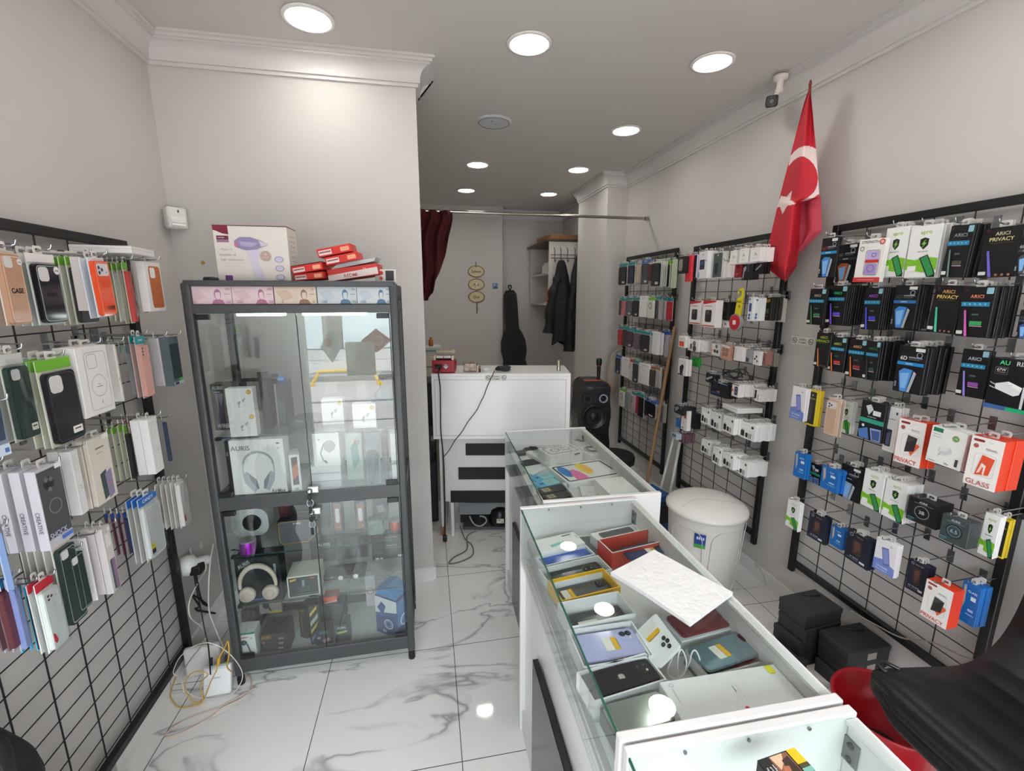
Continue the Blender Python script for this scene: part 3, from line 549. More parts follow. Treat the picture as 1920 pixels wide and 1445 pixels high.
H(0, R2, [
 (8, 250, 62, 395, D_plain('#17181a', ('rr', .15, .15, .7, .85, '#8d8d86', .2), t=.03), 'black box with a grey earcup window', 0, dict(off=.3)),
 (85, 240, 112, 470, D_plain('#d8353e', t=.01), 'coral red slim pack', 1, dict(off=.27, name='phone_case_pack')),
 (118, 235, 165, 435, D_plain('#c9cbd8', ('r', .6, .02, 1, 1, '#22242e'), t=.014), 'pale slim pack with dark edge', 1, dict(off=.24)),
 (200, 205, 262, 442, D_plain('#e6e6e6', ('t', '1907', .5, .12, .06, '#3b78b8', .7), ('rr', .15, .3, .7, .66, '#2a3648', .03), ('r', .24, .36, .6, .5, '#3f5e86'), ('p', [(.1, .78), (.2, .74), (.16, .95), (.08, .95)], '#5b9ad0'), ('c', .85, .35, .05, '#4c88b8'), t=.035), 'white box with a dark blue power bank', 1, dict(off=.24)),
 (328, 210, 410, 440, D_plain('#c9cbc9', ('r', .06, .04, .84, .95, '#4e5654'), ('rr', .2, .4, .5, .85, '#23272a', .05), ('c', .45, .12, .07, '#a8ac8e'), t=.03), 'silver box with a grey window', 0, dict(off=.22)),
 (430, 300, 470, 430, D_red3, 'white card pack with dark red dots', 5, dict(off=.2, name='cable_pack')),
 (482, 195, 530, 312, D_ear, 'white earphone box before the red pack', 3, dict(off=.22, name='earphone_box')),
 (522, 315, 566, 432, D_plain('#8f1c22', ('c', .5, .25, .14, '#3a1416'), ('t', 'TYPE-C', .5, .75, .08, '#d8b0aa', .7, .4), t=.015), 'dark red pack with a black disc', 1, dict(off=.17, name='cable_pack')),
 (590, 320, 672, 455, D_plain('#1c1c20', ('p', [(.1, .2), (.35, .1), (.4, .3), (.22, .5), (.2, .9), (.1, .9)], '#a8a8ac'), ('r', .55, .1, .62, .5, '#6a6a70'), t=.014), 'black pack with a silver earphone', 2, dict(off=.16, name='cable_pack')),
 (567, 178, 628, 300, D_ear, 'white earphone box in the upper pair, inner', 4, dict(off=.24, name='earphone_box')),
 (665, 170, 742, 286, D_ear, 'white earphone box in the upper pair, outer', 4, dict(off=.24, name='earphone_box')),
 (705, 295, 770, 400, D_plain('#17171b', ('p', [(.1, .6), (.7, .2), (.8, .3), (.2, .7)], '#b8b8bc'), t=.012), 'black cable pack half behind the flag', 3, dict(off=.16, name='cable_pack'))], name='accessory_box')
H(1, R2, [
 (120, 645, 200, 862, D_dash, 'red topped white box, small camera', 0, dict(off=.24)),
 (240, 640, 332, 890, D_dash, 'red topped white box, larger camera', 0, dict(off=.25)),
 (375, 655, 462, 822, D_plain('#141418', ('t', 'AURIS', .5, .12, .05, '#9a9a9c', .5), ('p', [(.2, .3), (.6, .24), (.7, .5), (.4, .66)], '#4a4038'), ('r', .2, .8, .8, .82, '#7a7a7c'), t=.04), 'black box with a brown picture', 1, dict(off=.18)),
 (410, 830, 470, 888, RW(('c', .4, .4, .12, '#6a5a56'), ('r', .6, .3, .64, .8, '#8a3a38')), 'small white box under the black one', 0, dict(off=.18)),
 (648, 612, 672, 828, D_plain('#dcdde0', ('r', .1, .05, .4, .12, '#3a62a8'), ('rr', .2, .25, .7, .6, '#2c4a8a', .1), ('c', .4, .75, .2, '#38588f'), ('c', .4, .88, .2, '#38588f'), t=.01), 'white card with blue print', 2, dict(off=.2, name='cable_pack')),
 (705, 620, 742, 828, D_plain('#e2e2e2', ('r', .1, .05, .5, .12, '#3a62a8'), ('c', .4, .72, .16, '#4a6aa0'), ('c', .4, .86, .16, '#4a6aa0'), t=.01), 'white card with two blue dots', 2, dict(off=.18, name='cable_pack')),
 (790, 615, 838, 822, D_plain('#1d1b16', ('p', [(.1, .1), (.8, .06), (.7, .2), (.2, .24)], '#a89328'), ('r', .3, .5, .7, .7, '#6a6a58'), ('r', .2, .8, .6, .84, '#8a7a2a'), t=.006), 'black and yellow slim card', 9, dict(off=.19, name='cable_pack')),
 (905, 622, 942, 835, D_plain('#ccc4bc', ('r', .1, .1, .8, .14, '#8f5a50'), t=.01), 'plain pale card by the post', 5, dict(off=.16, name='cable_pack'))], name='camera_box')
H(2, R2, [
 (12, 960, 68, 1070, RW(('rr', .15, .45, .85, .9, '#d8532a', .08), ('r', .2, .2, .7, .26, '#e0a088')), 'white box with an orange square', 1, dict(off=.28)),
 (98, 990, 188, 1108, RW(('c', .6, .3, .14, '#6a7074'), ('p', [(.2, .4), (.4, .35), (.42, .8), (.24, .85)], '#58605c'), ('c', .65, .75, .16, '#3e4648')), 'white box with two grey earphones', 7, dict(off=.25)),
 (315, 1030, 380, 1148, RW(('c', .55, .2, .14, '#5a6872'), ('c', .4, .6, .13, '#2b2f34'), ('c', .7, .62, .13, '#2b2f34'), ('r', 0, .5, .3, .62, '#d88a70')), 'white card with black rings', 1, dict(off=.2)),
 (398, 1040, 455, 1180, D_plain('#b98f7c', ('co', .3, .35, .14, '#4a3a34', .06), ('co', .7, .3, .14, '#4a3a34', .06), ('co', .35, .65, .14, '#4a3a34', .06), ('co', .7, .6, .14, '#4a3a34', .06), ('r', 0, 0, 1, .14, '#d8d2cc'), t=.012), 'brown card with four black rings', 3, dict(off=.22, roll=.12)),
 (520, 1055, 586, 1195, RW(('r', .1, .1, .3, .9, '#d4cfcc')), 'plain white narrow box', 6, dict(off=.2)),
 (612, 1075, 650, 1205, D_plain('#8f9094', ('p', [(.3, .6), (.8, .7), (.8, .95), (.4, .95)], '#1e1e22'), t=.02), 'grey blister with a black tip', 1, dict(off=.18)),
 (690, 1095, 738, 1232, RW(('c', .5, .38, .14, '#5a4a44'), ('c', .3, .56, .12, '#3c3a3c'), ('c', .66, .7, .13, '#7a5a48')), 'white blister with three dark dots', 0, dict(off=.22)),
 (752, 1095, 800, 1230, D_plain('#a5766a', ('co', .5, .5, .2, '#5a3a34', .06), ('r', 0, 0, 1, .1, '#c8c0ba'), t=.014), 'brown blister with a ring', 2, dict(off=.2)),
 (828, 1110, 866, 1240, D_plain('#8c867c', ('p', [(.2, .2), (.6, .1), (.7, .8), (.3, .9)], '#5a5850'), t=.016), 'clear grey blister by the post', 2, dict(off=.16))], name='earphone_box')
H(3, R3, [
 (155, 150, 218, 315, RW(('p', [(.2, .5), (.55, .3), (.75, .42), (.6, .95), (.3, .98)], '#24262c'), ('r', 0, .92, .7, 1, '#2a4a78'), ('t', 'Mouse', .5, .12, .06, '#c98a5a', .6)), 'white box with a black mouse', 1, dict(off=.28)),
 (280, 140, 336, 235, D_plain('#2f9a3a', ('c', .3, .3, .08, '#14401a'), ('c', .6, .7, .1, '#14401a'), t=.02), 'bright green pack', 0, dict(off=.2)),
 (402, 280, 480, 385, D_plain('#17191e', ('p', [(.05, .6), (.7, .2), (.78, .35), (.15, .8)], '#a9adb4'), t=.012), 'black pack with a silver pen', 2, dict(off=.24)),
 (452, 352, 580, 520, D_plain('#121318', ('p', [(.2, .2), (.45, .12), (.4, .4), (.16, .5)], '#2e323c'), ('r', .4, .6, .6, .7, '#b84a44'), ('r', .1, .72, .6, .84, '#1f4f86'), ('p', [(0, 0), (1, 0), (1, .05), (0, .05)], '#6f9ad0'), t=.012), 'wide black cable pack with blue edge', 6, dict(off=.22)),
 (640, 378, 692, 508, RW(('r', 0, 0, 1, .06, '#1c1c20'), ('rr', .42, .16, .88, .84, '#1f2126', .1), ('c', .64, .35, .12, '#6a7a98'), ('c', .64, .62, .12, '#6a7a98'), ('rr', .0, .42, .3, .6, '#d8702e', .05), ('r', .1, .9, .8, .93, '#d08a5a')), 'white box with a black car charger', 8, dict(off=.22)),
 (850, 425, 892, 548, RW(('r', 0, .1, .3, .8, '#26262a'), ('r', .5, .4, .6, .9, '#5a5a5a')), 'white box with black edge by the post', 6, dict(off=.18))], name='cable_box')
H(4, R3, [
 (118, 565, 188, 672, D_plain('#1b1d22', ('p', [(.1, .3), (.5, .1), (.6, .25), (.2, .8)], '#8f97a0'), t=.02), 'black pack with a grey strap', 4, dict(off=.3)),
 (135, 695, 165, 785, D_plain('#1f6fb8', ('r', .1, .2, .7, .3, '#5a9ad8'), t=.02), 'small blue pack', 1, dict(off=.24)),
 (188, 612, 226, 812, RW(('r', .5, .1, .8, .4, '#d8572e'), ('t', 'CABLE', .4, .62, .05, '#5a5a5a', .5, pi/2), ('r', .1, .85, .5, .92, '#7aa05a')), 'tall white box with an orange mark', 0, dict(off=.27, t=.03)),
 (245, 632, 296, 795, D_plain('#1a1517', ('p', [(.2, .1), (.7, .06), (.8, .9), (.3, .95)], '#2d2226'), t=.05), 'black box beside the tall white one', 0, dict(off=.2)),
 (367, 590, 428, 760, D_charger(), 'white charger box nearest the black box', 3, dict(off=.2)),
 (447, 622, 532, 812, D_charger(), 'white charger box under the flat carton', 4, dict(off=.2)),
 (560, 660, 650, 848, D_charger(), 'white charger box, third of four', 5, dict(off=.22)),
 (718, 712, 832, 910, D_charger(), 'white charger box by the post', 8, dict(off=.24))], name='charger_box')
H(5, R3, [
 (88, 810, 138, 890, D_plain('#a9b8c4', ('c', .35, .4, .12, '#2a2c30'), ('c', .7, .4, .12, '#2a2c30'), ('r', .1, .75, .5, .85, '#4a86b0'), t=.02), 'small clear earphone pack', 1, dict(off=.3)),
 (160, 815, 198, 922, D_plain('#6a4a56', ('r', .2, .1, .5, .9, '#8d7a80'), t=.012), 'small plum pack', 6, dict(off=.26)),
 (367, 870, 436, 1036, D_charger(), 'white charger box, first of the lower four', 4, dict(off=.2)),
 (467, 935, 530, 1128, D_charger(), 'white charger box, tilted', 4, dict(off=.22, roll=.05)),
 (557, 980, 645, 1165, D_charger(), 'white charger box, third of the lower four', 5, dict(off=.22)),
 (672, 1042, 772, 1232, D_charger(), 'white charger box, lower corner by the post', 8, dict(off=.24))], name='charger_box')
# ---------------- far rack of phone cases
R1 = reg(1120, 440, .2908); PR3 = 'broom rack'; H = lambda *a, **k: hang_row('R', PR3, 'loudspeaker', *a, **k)
TE, BL_, GR = '#1f8f95', '#1f55a8', '#6fb32c'
K = dict(name='phone_case_pack', cat='phone case')
H(0, R1, [
 (142, 190, 192, 325, D_case('#1d1f22', TE, cam='strip', sticker='low'), 'black case under teal card', 2), (205, 180, 238, 318, D_case('#20303c', TE, cam='strip'), 'navy case under teal card', 2),
 (250, 182, 278, 312, D_case('#b9ab98', '#a8a39a', cam='strip'), 'beige case', 2), (292, 165, 330, 322, D_case('#4a4c52', (BL_, 'CANDY'), cam='strip', sticker='low'), 'grey case under blue card', 2),
 (336, 185, 352, 300, D_case('#5a2436', None, cam='strip'), 'maroon case', 1), (358, 178, 405, 335, D_case('#22262c', None, '#dcdbd4', cam='strip', sticker='low'), 'black case on white card', 3),
 (416, 172, 462, 340, D_case('#262425', GR, '#d4d6c6', cam='strip', sticker='low'), 'black case under green card', 3), (470, 165, 492, 345, D_plain('#c8d0b4', ('r', 0, 0, .4, 1, '#88b84a'), t=.01), 'pale green card', 4)], off=.14, **K)
H(1, R1, [
 (150, 405, 160, 520, D_case('#2f3a3c', TE, cam='strip'), 'dark case', 1), (160, 410, 186, 522, D_case('#c4707a', TE, cam='strip'), 'pink case under teal card', 1), (188, 405, 226, 525, D_case('#5f5d62', TE, cam='strip', sticker='low'), 'grey case under teal card', 2),
 (232, 405, 270, 532, D_case('#1d1d20', TE, cam='strip', sticker='low'), 'black case under teal card', 2), (274, 395, 316, 532, D_magsafe(), 'white magnetic case box', 1), (332, 405, 366, 542, D_case('#d5d2c4', GR, cam='ring'), 'cream case with a ring', 2),
 (376, 400, 392, 545, D_case('#4a4a48', TE, cam='strip'), 'charcoal case', 2), (398, 405, 414, 548, D_case('#8c8c90', TE, cam='strip'), 'silver case', 2), (418, 405, 438, 552, D_case('#aaa4a6', TE, cam='strip'), 'pale grey case', 2), (442, 408, 462, 555, D_case('#c04468', BL_, cam='strip'), 'raspberry case', 1), (466, 410, 482, 556, D_case('#b8282e', TE, cam='strip'), 'red case', 1)], off=.14, **K)
H(2, R1, [
 (138, 590, 165, 715, D_case('#b8323a', TE, cam='strip'), 'red case under teal card', 1), (172, 590, 186, 722, D_case('#3a3436', TE, cam='strip'), 'dark case', 1), (186, 600, 230, 732, D_case('#4a3346', TE, cam='strip', sticker='low'), 'plum case under teal card', 3),
 (240, 612, 272, 745, D_case('#6a5a62', TE, cam='strip'), 'mauve case', 2), (284, 620, 335, 765, D_case('#262a29', TE, cam='strip', sticker='low'), 'black case under teal card', 4),
 (352, 622, 384, 775, D_magsafe(), 'white case box, inner', 0), (388, 630, 406, 778, D_magsafe(), 'white case box, outer', 0), (408, 620, 436, 792, D_case('#6a3a50', BL_, cam='strip'), 'wine case under blue card', 2), (444, 622, 464, 795, D_case('#a8a4ae', BL_, cam='strip'), 'pale case under blue card', 2)], off=.14, **K)
H(3, R1, [
 (122, 770, 148, 902, D_case('#27344a', BL_, cam='strip', sticker='low'), 'navy case under blue card', 1), (158, 785, 206, 928, D_magsafe(), 'white case box, loudspeaker side', 1), (214, 800, 234, 945, D_case('#cfc9c4', '#c0392b', cam='strip'), 'white case under red card', 1),
 (236, 805, 262, 958, D_case('#2a3540', TE, cam='strip', sticker='low'), 'dark blue case', 2), (272, 822, 326, 975, D_magsafe(), 'white case box, middle', 1), (344, 845, 374, 985, D_case('#4c4640', '#a86a4a', cam='strip'), 'brown case', 2), (382, 850, 398, 990, D_plain('#e0ddd8', t=.02), 'plain white narrow box', 0), (402, 855, 430, 998, D_case('#6a6462', '#a86a4a', cam='strip'), 'grey brown case', 2)], off=.14, **K)
H(4, R1, [
 (148, 985, 176, 1118, D_case('#cfcabd', GR, cam='ring'), 'cream ring case under green card', 2), (188, 1000, 208, 1130, D_case('#8a8c8a', None, cam='strip'), 'grey case', 3),
 (226, 1010, 254, 1155, D_case('#c2a8b4', TE, cam='strip'), 'pale pink case', 1), (258, 1015, 268, 1160, D_case('#b02a4c', TE, cam='strip'), 'crimson case', 1), (270, 1018, 296, 1185, D_case('#17171a', TE, cam='strip'), 'black case under teal card', 1),
 (304, 1045, 376, 1192, D_case('#17171a', (BL_, 'CANDY'), cam='strip', sticker='low'), 'wide black case under blue card', 2), (394, 1075, 428, 1215, D_case('#8f9096', None, cam='strip'), 'clear grey case by the broom', 1)], off=.15, **K)
# ---------------- phone case rack on the cabinet's side wall
L1 = reg(0, 380, .24913); L2 = reg(0, 700, .24913); L3 = reg(0, 1000, .30789); PR4 = 'side rack'
H = lambda *a, **k: hang_row('L', PR4, 'cabinet', *a, fromend=True, **k)
LM = lambda x, y: (x*.24913, 380+y*.24913)      # rows two and three share one frame
H(0, L1, [
 (-75, 345, 222, 915, D_case('#b48d74', None, '#cbb8ab', cam='island', txt='CASE', sticker='round', line='#d8bca8', gloss=.15), 'beige case lettered CASE in a clear blister', 2, dict(off=.2)),
 (185, 372, 495, 905, D_case('#1b1820', '#e2dedb', '#c5ccc8', cam='island', txt='CASE', sticker='round', line='#9fb0a8', gloss=.1, scr='#3a343c'), 'glossy black case lettered CASE', 2, dict(off=.2)),
 (482, 405, 735, 905, D_case('#2a2a2c', GR, '#d8d8cc', cam='none', gloss=.4), 'carbon black case on green and white card', 4, dict(off=.14)),
 (592, 405, 690, 812, D_magsafe('#dfd8d6'), 'white box half behind the orange case', 0, dict(off=.175)),
 (655, 405, 868, 852, D_case('#e2552f', None, '#d3d8e0', cam='lens', txt='CASE', line='#e88a6c', gloss=.12, scr='#e2684a'), 'orange case lettered CASE', 1, dict(off=.22, roll=-.04)),
 (838, 455, 955, 895, D_case('#a3a69c', GR, '#c9cab8', cam='strip', bag=True), 'clear pack under a green hanger', 2, dict(off=.14)),
 (915, 445, 1022, 905, D_case('#c4504c', GR, '#d0cdb8', cam='strip', bag=True), 'red case in a green edged clear pack', 1, dict(off=.17)),
 (1030, 435, 1095, 835, D_case('#3c4247', None, '#a4a7a9', cam='strip'), 'dark case edge beside the white box', 3, dict(off=.13)),
 (1075, 440, 1255, 812, D_magsafe('#e2dedd', '#b9683f', '#8a4a30'), 'white box printed with a brown case', 0, dict(off=.2))], **K)
H(1, LM, [
 (-30, 1150, 285, 1750, D_case('#18302c', '#c9c8c4', '#b8bab4', cam='island', sticker='low', bag=True), 'dark green case in a clear bag', 2, dict(off=.22)),
 (262, 1195, 630, 1755, D_case('#1f1a22', GR, '#d9ddca', cam='island', sticker='low', gloss=.12, line='#3c383e'), 'black case on green edged white card', 2, dict(off=.21)),
 (548, 1100, 878, 1545, D_magsafe('#e4e1e0'), 'large white magnetic case box', 1, dict(off=.22)),
 (780, 1120, 850, 1500, D_case('#a9aba8', None, '#c4c5c0', cam='strip'), 'grey clear pack behind the white box', 2, dict(off=.13)),
 (852, 1065, 942, 1490, D_plain('#dcd9d4', ('t', 'Dove Case', .32, .6, .05, '#4a4a4c', .5, -pi/2), ('r', .6, .04, .64, .96, '#a9a8a4'), t=.03), 'narrow white box with upright lettering', 0, dict(off=.19)),
 (945, 1075, 1005, 1455, D_case('#7f8283', TE, '#8f9294', cam='strip'), 'grey case edge under teal card', 3, dict(off=.15)),
 (1005, 1010, 1150, 1450, D_case('#cf9d94', (TE, 'pixel'), '#c9b0aa', cam='strip', gloss=.15), 'pink glitter case under teal card', 1, dict(off=.19)),
 (1130, 1040, 1180, 1375, D_case('#3a4660', None, '#7b808c', cam='strip'), 'dark blue case edge', 2, dict(off=.14)),
 (1180, 1020, 1262, 1370, D_plain('#a8a5a8', ('r', 0, 0, .35, 1, '#dcd8da'), *[('c', .66, .16+i*.13, .08, '#e6e2e2') for i in range(4)], t=.03), 'grey striped box with pale hearts', 0, dict(off=.21)),
 (1262, 1015, 1385, 1355, D_plain('#4f5c60', ('r', .05, .14, .9, .86, '#263538'), ('r', .55, .86, .95, .92, '#4fae3e'), ('r', 0, .92, 1, .99, '#b8c4c8'), ('r', .1, .93, .5, .98, '#1b2a3c'), t=.03), 'dark window box with a green label', 0, dict(off=.24))], **K)
H(2, L2, [
 (-110, 250, 85, 600, D_plain('#7f8a9c', ('r', 0, .78, 1, 1, '#c9d6e6'), ('r', .6, .86, .9, .95, '#4a72b0'), ('p', [(.1, .1), (.9, .1), (.8, .7), (.2, .7)], '#39425a'), t=.025), 'blue grey window box cut by the frame', 0, dict(off=.24)),
 (-60, 690, 25, 1180, D_case('#40425a', (TE, None) if False else TE, '#9a9aa4', cam='strip'), 'dark case under a teal card', 3, dict(off=.16)),
 (252, 745, 560, 1215, D_plain('#bdb8c0', ('r', .04, .03, .97, .88, '#4a4a4c'), ('c', .42, .2, .22, '#2b2b2e'), ('c', .34, .15, .08, '#6a6a70'), ('c', .52, .16, .08, '#6a6a70'), ('c', .42, .28, .08, '#6a6a70'), ('co', .5, .5, .26, '#7a7a7c', .04), ('t', 'SHOCK', .42, .84, .07, '#b9bcd8', .7), ('r', .5, .9, .95, .95, '#4a72c0'), ('rr', .72, .0, 1, .06, '#e6e4e2', .01), t=.022), 'grey window box lettered SHOCK', 5, dict(off=.25, spine='CREATIVE', gap=.012)),
 (520, 590, 675, 1030, D_magsafe('#e3e2e0'), 'white magnetic case box', 1, dict(off=.2)),
 (642, 510, 895, 905, D_plain('#d8cfc4', ('p', [(.32, .56), (.62, .52), (.66, .92), (.36, .96)], '#3c4a48'), ('p', [(.54, .58), (.86, .54), (.86, .94), (.58, .98)], '#8a80a0'), ('c', .72, .76, .05, '#c9745c'), ('r', .3, .16, .7, .18, '#7a6c64'), ('r', .3, .24, .6, .25, '#a0948a'), ('rr', .66, .0, .98, .07, '#ece8e2', .02), t=.012), 'cream card with two printed phones', 2, dict(off=.19)),
 (922, 400, 1015, 790, D_case('#2b2a30', GR, '#c8cbb4', cam='strip', bag=True), 'black case under green hanger', 3, dict(off=.14)),
 (1005, 350, 1078, 745, D_case('#b59f90', '#c0392b', '#cfc4bc', cam='strip', sticker='red', bag=True), 'beige case with a red tag', 2, dict(off=.16)),
 (1105, 350, 1242, 712, D_magsafe('#e5e2e1'), 'white magnetic case box by the post', 1, dict(off=.22)),
 (1226, 345, 1268, 670, D_case('#3f4a60', None, '#8c93a0', cam='strip'), 'blue grey case edge', 1, dict(off=.17))], **K)
H(3, L2, [
 (-50, 1180, 70, 1640, D_case('#6f87b0', None, '#9fb0cc', cam='none', bag=True), 'pale blue pack cut by the frame', 1, dict(off=.2)),
 (375, 1320, 640, 1810, D_case('#2e3a38', None, '#cfcbc2', cam='island', gloss=.15, line='#8a9490', sticker=None), 'smoky dark clear case', 4, dict(off=.2)),
 (640, 1240, 745, 1700, D_plain('#e0dcdc', ('r', .5, 0, .54, 1, '#b9b2bc'), t=.035), 'plain white box edge', 1, dict(off=.2)),
 (760, 1175, 915, 1600, D_plain('#c9c2c0', ('rr', .3, .5, .62, .96, '#4a5a52', .08), ('rr', .52, .5, .9, .98, '#8a6a86', .1), ('r', .2, .1, .8, .3, '#dcd6d2'), ('rr', .6, .02, .95, .08, '#e6e2de', .02), t=.018), 'clear blister with a violet case picture', 2, dict(off=.22)),
 (925, 1050, 1000, 1345, D_case('#26345c', BL_, '#5a2a3c', cam='strip'), 'navy and red case edges', 3, dict(off=.16)),
 (1035, 960, 1235, 1310, D_case('#c5c6c6', ('#2065b8', 'CANDY'), '#c0bfba', cam='island', sticker='yellow', line='#e8e8e8', bag=True), 'clear case under a blue card', 2, dict(off=.22)),
 (1310, 830, 1425, 1110, D_case('#cfc9c6', None, '#d6d2ce', cam='none', sticker='red', bag=True), 'clear pack with a red tag', 4, dict(off=.22))], **K)
H(4, L3, [
 (20, 270, 60, 720, D_case('#5a2c34', '#2a6a9a', '#6a4a50', cam='strip'), 'wine red case edge', 2, dict(off=.16)),
 (62, 260, 130, 720, D_case('#7a86b8', ('#1f86c0', 'NEW'), '#a9a4b0', cam='strip', bag=True), 'lilac case under a blue card lettered NEW', 2, dict(off=.17)),
 (140, 330, 250, 700, D_case('#2f3040', '#2a9ac0', '#37b0d0', cam='none', bag=True), 'dark case on a turquoise card', 2, dict(off=.17)),
 (205, 320, 400, 640, D_case('#cdd1ce', '#c0293a', '#d4d6d2', cam='lens', sticker='red', bag=True), 'clear case with a red tag', 1, dict(off=.2)),
 (385, 140, 545, 425, D_case('#2b3634', None, '#c6c8b8', cam='island', gloss=.12, line='#8f9a92'), 'smoky green clear case', 2, dict(off=.2))], **K)
# flat white cartons lying across the pegs
def lying(x, y, z, w, d, h, lab, rz=0):
    b = MB(); b.bbox((0, 0, h/2), (w, d, h), m('#e4e1df', .45), .002, seg=1); o = tag(b.build('flat_carton', None, (x, y, z), (0, 0, rz)), lab, 'box')
    b = MB(); b.box((0, 0, h*.62), (w+.0006, d+.0006, .0008), '#b4b0ae'); b.build('lid_seam', o)
p = AX(*L1(860, 365), XL+.17); lying(XL+.17, p.y, p.z-.012, .17, .17, .024, 'flat white carton lying on the top pegs of the phone case rack', .1)
p = AX(*R3(690, 600), XR-.2); lying(XR-.17, p.y, p.z-.015, .16, .16, .03, 'flat white carton lying on the white charger boxes', -.1)
# yellow air freshener with a hook and a red disc
p = AX(*R2(555, 700), XR-.24)
o = empty('air_freshener', (XR-.24, p.y, p.z), -pi/2); tag(o, 'yellow hook-shaped tag with a red disc, hanging on the charger rack', 'air freshener')
b = MB(); w = .05; P = [(-.032, -.05), (.022, -.05), (.03, .055), (.034, .085), (.02, .107), (-.005, .107), (-.022, .09), (-.022, .075), (-.01, .075), (-.008, .086), (.004, .093), (.016, .085), (.014, .062), (-.02, .05)]
b.prism(P, 0, .004, '#d8c81a'); b.text('CARZ', 0, .03, .012, m('#2a2a1c'), -.0008); b.text('6', .004, .005, .02, m('#2a2a1c'), -.0008); b.build('yellow_tag', o)
b = MB(); b.prism(circ(.05, 28, -.012, -.09), -.008, .012, '#8f9494'); b.prism(circ(.044, 28, -.012, -.09), -.011, -.008, '#b8202c'); b.prism(rrect(.025, .025, .004, 3, -.012, -.09), -.0125, -.011, '#e4d8da'); b.build('red_disc', o)
hk = bpy.data.objects.new('peg_hook', hook_mesh(.225)); COL.objects.link(hk); hk.location = (XR-.255, o.location.y, o.location.z+.092); hk.rotation_euler = (0, 0, -pi/2); tag(hk, 'chrome peg hook holding the yellow air freshener', 'hook', 'chrome peg hooks')
# loop of grey cables on the charger rack
b = MB(); rnd = random.Random(3); p = AX(*R3(670, 300), XR-.16)
P = [(p.x+rnd.uniform(-.05, .05), p.y+.075*cos(i*1.9)+rnd.uniform(-.02, .02), p.z+.03*sin(i*1.9)+rnd.uniform(-.01, .012)) for i in range(16)]
b.tube(smooth_path(P, 6), .0035, m('#3a3b3e', .5), 6); tag(b.build('cable_bundle'), 'loose bundle of grey cables above the white car charger boxes', 'cable')
# ================================================================== GLASS COUNTERS
WHT = m('#dbd8d7', .25); WHTM = m('#d2cfcd', .4); ALU = m('#c9ccca', .35, .6); PBLK = m('#1d1a1b', .22); GREY = m('#6a6c6e', .4)
def counter(loc, rz, W_, L, label, dk=.868):
    o = empty('glass_counter', loc, rz); tag(o, label, 'display counter'); x0, x1 = -W_/2, W_/2
    for s in (1, -1):
        b = MB(); b.bbox((0, s*(L/2-.01), .5), (W_, .02, 1.0), WHT, .003); b.build('end_board', o)
    y = L-.042
    b = MB(); b.box((x0+.03, 0, .435), (.018, y, .67), WHT); b.build('front_panel', o)
    b = MB(); b.box((x0+.03, 0, .05), (.04, y, .1), WHTM); b.build('plinth', o)
    b = MB(); b.bbox((x0+.005, -.12 if L > .94 else -.1, .315), (.02, L*.66, .5), PBLK, .002, seg=1); b.build('black_panel', o)
    b = MB(); b.box((.012, 0, dk-.009), (W_-.03, y, .018), WHT); b.build('deck', o)
    b = MB(); b.box((x1-.012, 0, (dk+.982)/2), (.012, y, .982-dk), WHTM); b.box((x1-.05, 0, .4), (.014, y, .7), WHTM); b.build('back_panel', o)
    b = MB(); b.box((x1-.014, 0, .986), (.026, y, .008), WHT); b.build('top_rail', o)
    b = MB(); b.box((x0+.028, 0, dk-.02), (.004, y, .036), ALU); b.box((x0+.05, 0, .784), (.05, y, .012), WHTM); b.build('glass_channel', o)
    b = MB(); b.box((x0+.004, 0, .886), (.006, y, .215), G_CASE); b.build('front_glass', o)
    b = MB(); b.box((-.006, 0, .9945), (W_-.014, y, .006), G_CASE); g = b.build('top_glass', o)
    b = MB(); b.box((x0+.0025, 0, .9945), (.003, y, .0062), G_EDGE); b.build('polished_edge', g)
    b = MB(); b.box((x1-.02, L/2-.035, .93), (.004, .03, .05), GREY)
    for zz in (.915, .945): b.lathe([(.006, 0), (.006, .003), (0, .003)], m('#3b3c3e', .4), T(x1-.022, L/2-.035, zz) @ RY(-pi/2), 10)
    b.build('hinge_bracket', o)
    b = MB()
    for yy in (-.3, 0, .3): b.box((yy*W_*.9, L/2-.023, .988), (.005, .004, .005), CHROMED)
    b.build('glass_clip', o)
    return o
counter((.56, 1.067, 0), -.018, .468, .925, 'white glass-topped counter full of boxed phones, middle of the three')
counter((.688, 2.018, 0), -.022, .492, .945, 'white glass-topped counter with the tablet box, next to the white desk', .885)
counter((.545, .105, 0), -.018, .468, .985, 'white glass-topped counter holding the cigarette pack')
def quad(R, pts, z):
    z += DZ; P = [AZ(*R(*p), z) for p in pts]; c = sum(P, Vector())/4
    a = (P[1]-P[0])+(P[2]-P[3]); w = a.length/2; d = ((P[0]-P[3]).length+(P[1]-P[2]).length)/2
    return c, w, d, math.atan2(a.y, a.x)
DK, DZ = .868, .0745
def flat_box(R, pts, z, h, col, label, deco=None, name='phone_box', cat='phone box', base=None, side=None, group=None, scale=1):
    c, w, d, a = quad(R, pts, z); w *= scale; d *= scale; zb = z-h+DZ if base is None else base
    b = MB(); b.bbox((0, 0, h/2), (w, d, h), side or col, .0015, seg=1)
    o = tag(b.build(name, None, (c.x, c.y, zb), (0, 0, a)), label, cat, group)
    if deco:
        b = MB(); print_on(b, w*.995, d*.995, deco); b.build('lid_print', o, (0, -d/2, h), (-pi/2, 0, 0)) if False else b.build('lid_print', o, (0, -d*.4975, h), (pi/2*-1, 0, 0))
        o.children[-1].rotation_euler = (-pi/2, 0, 0)
    return o, c, w, d, a
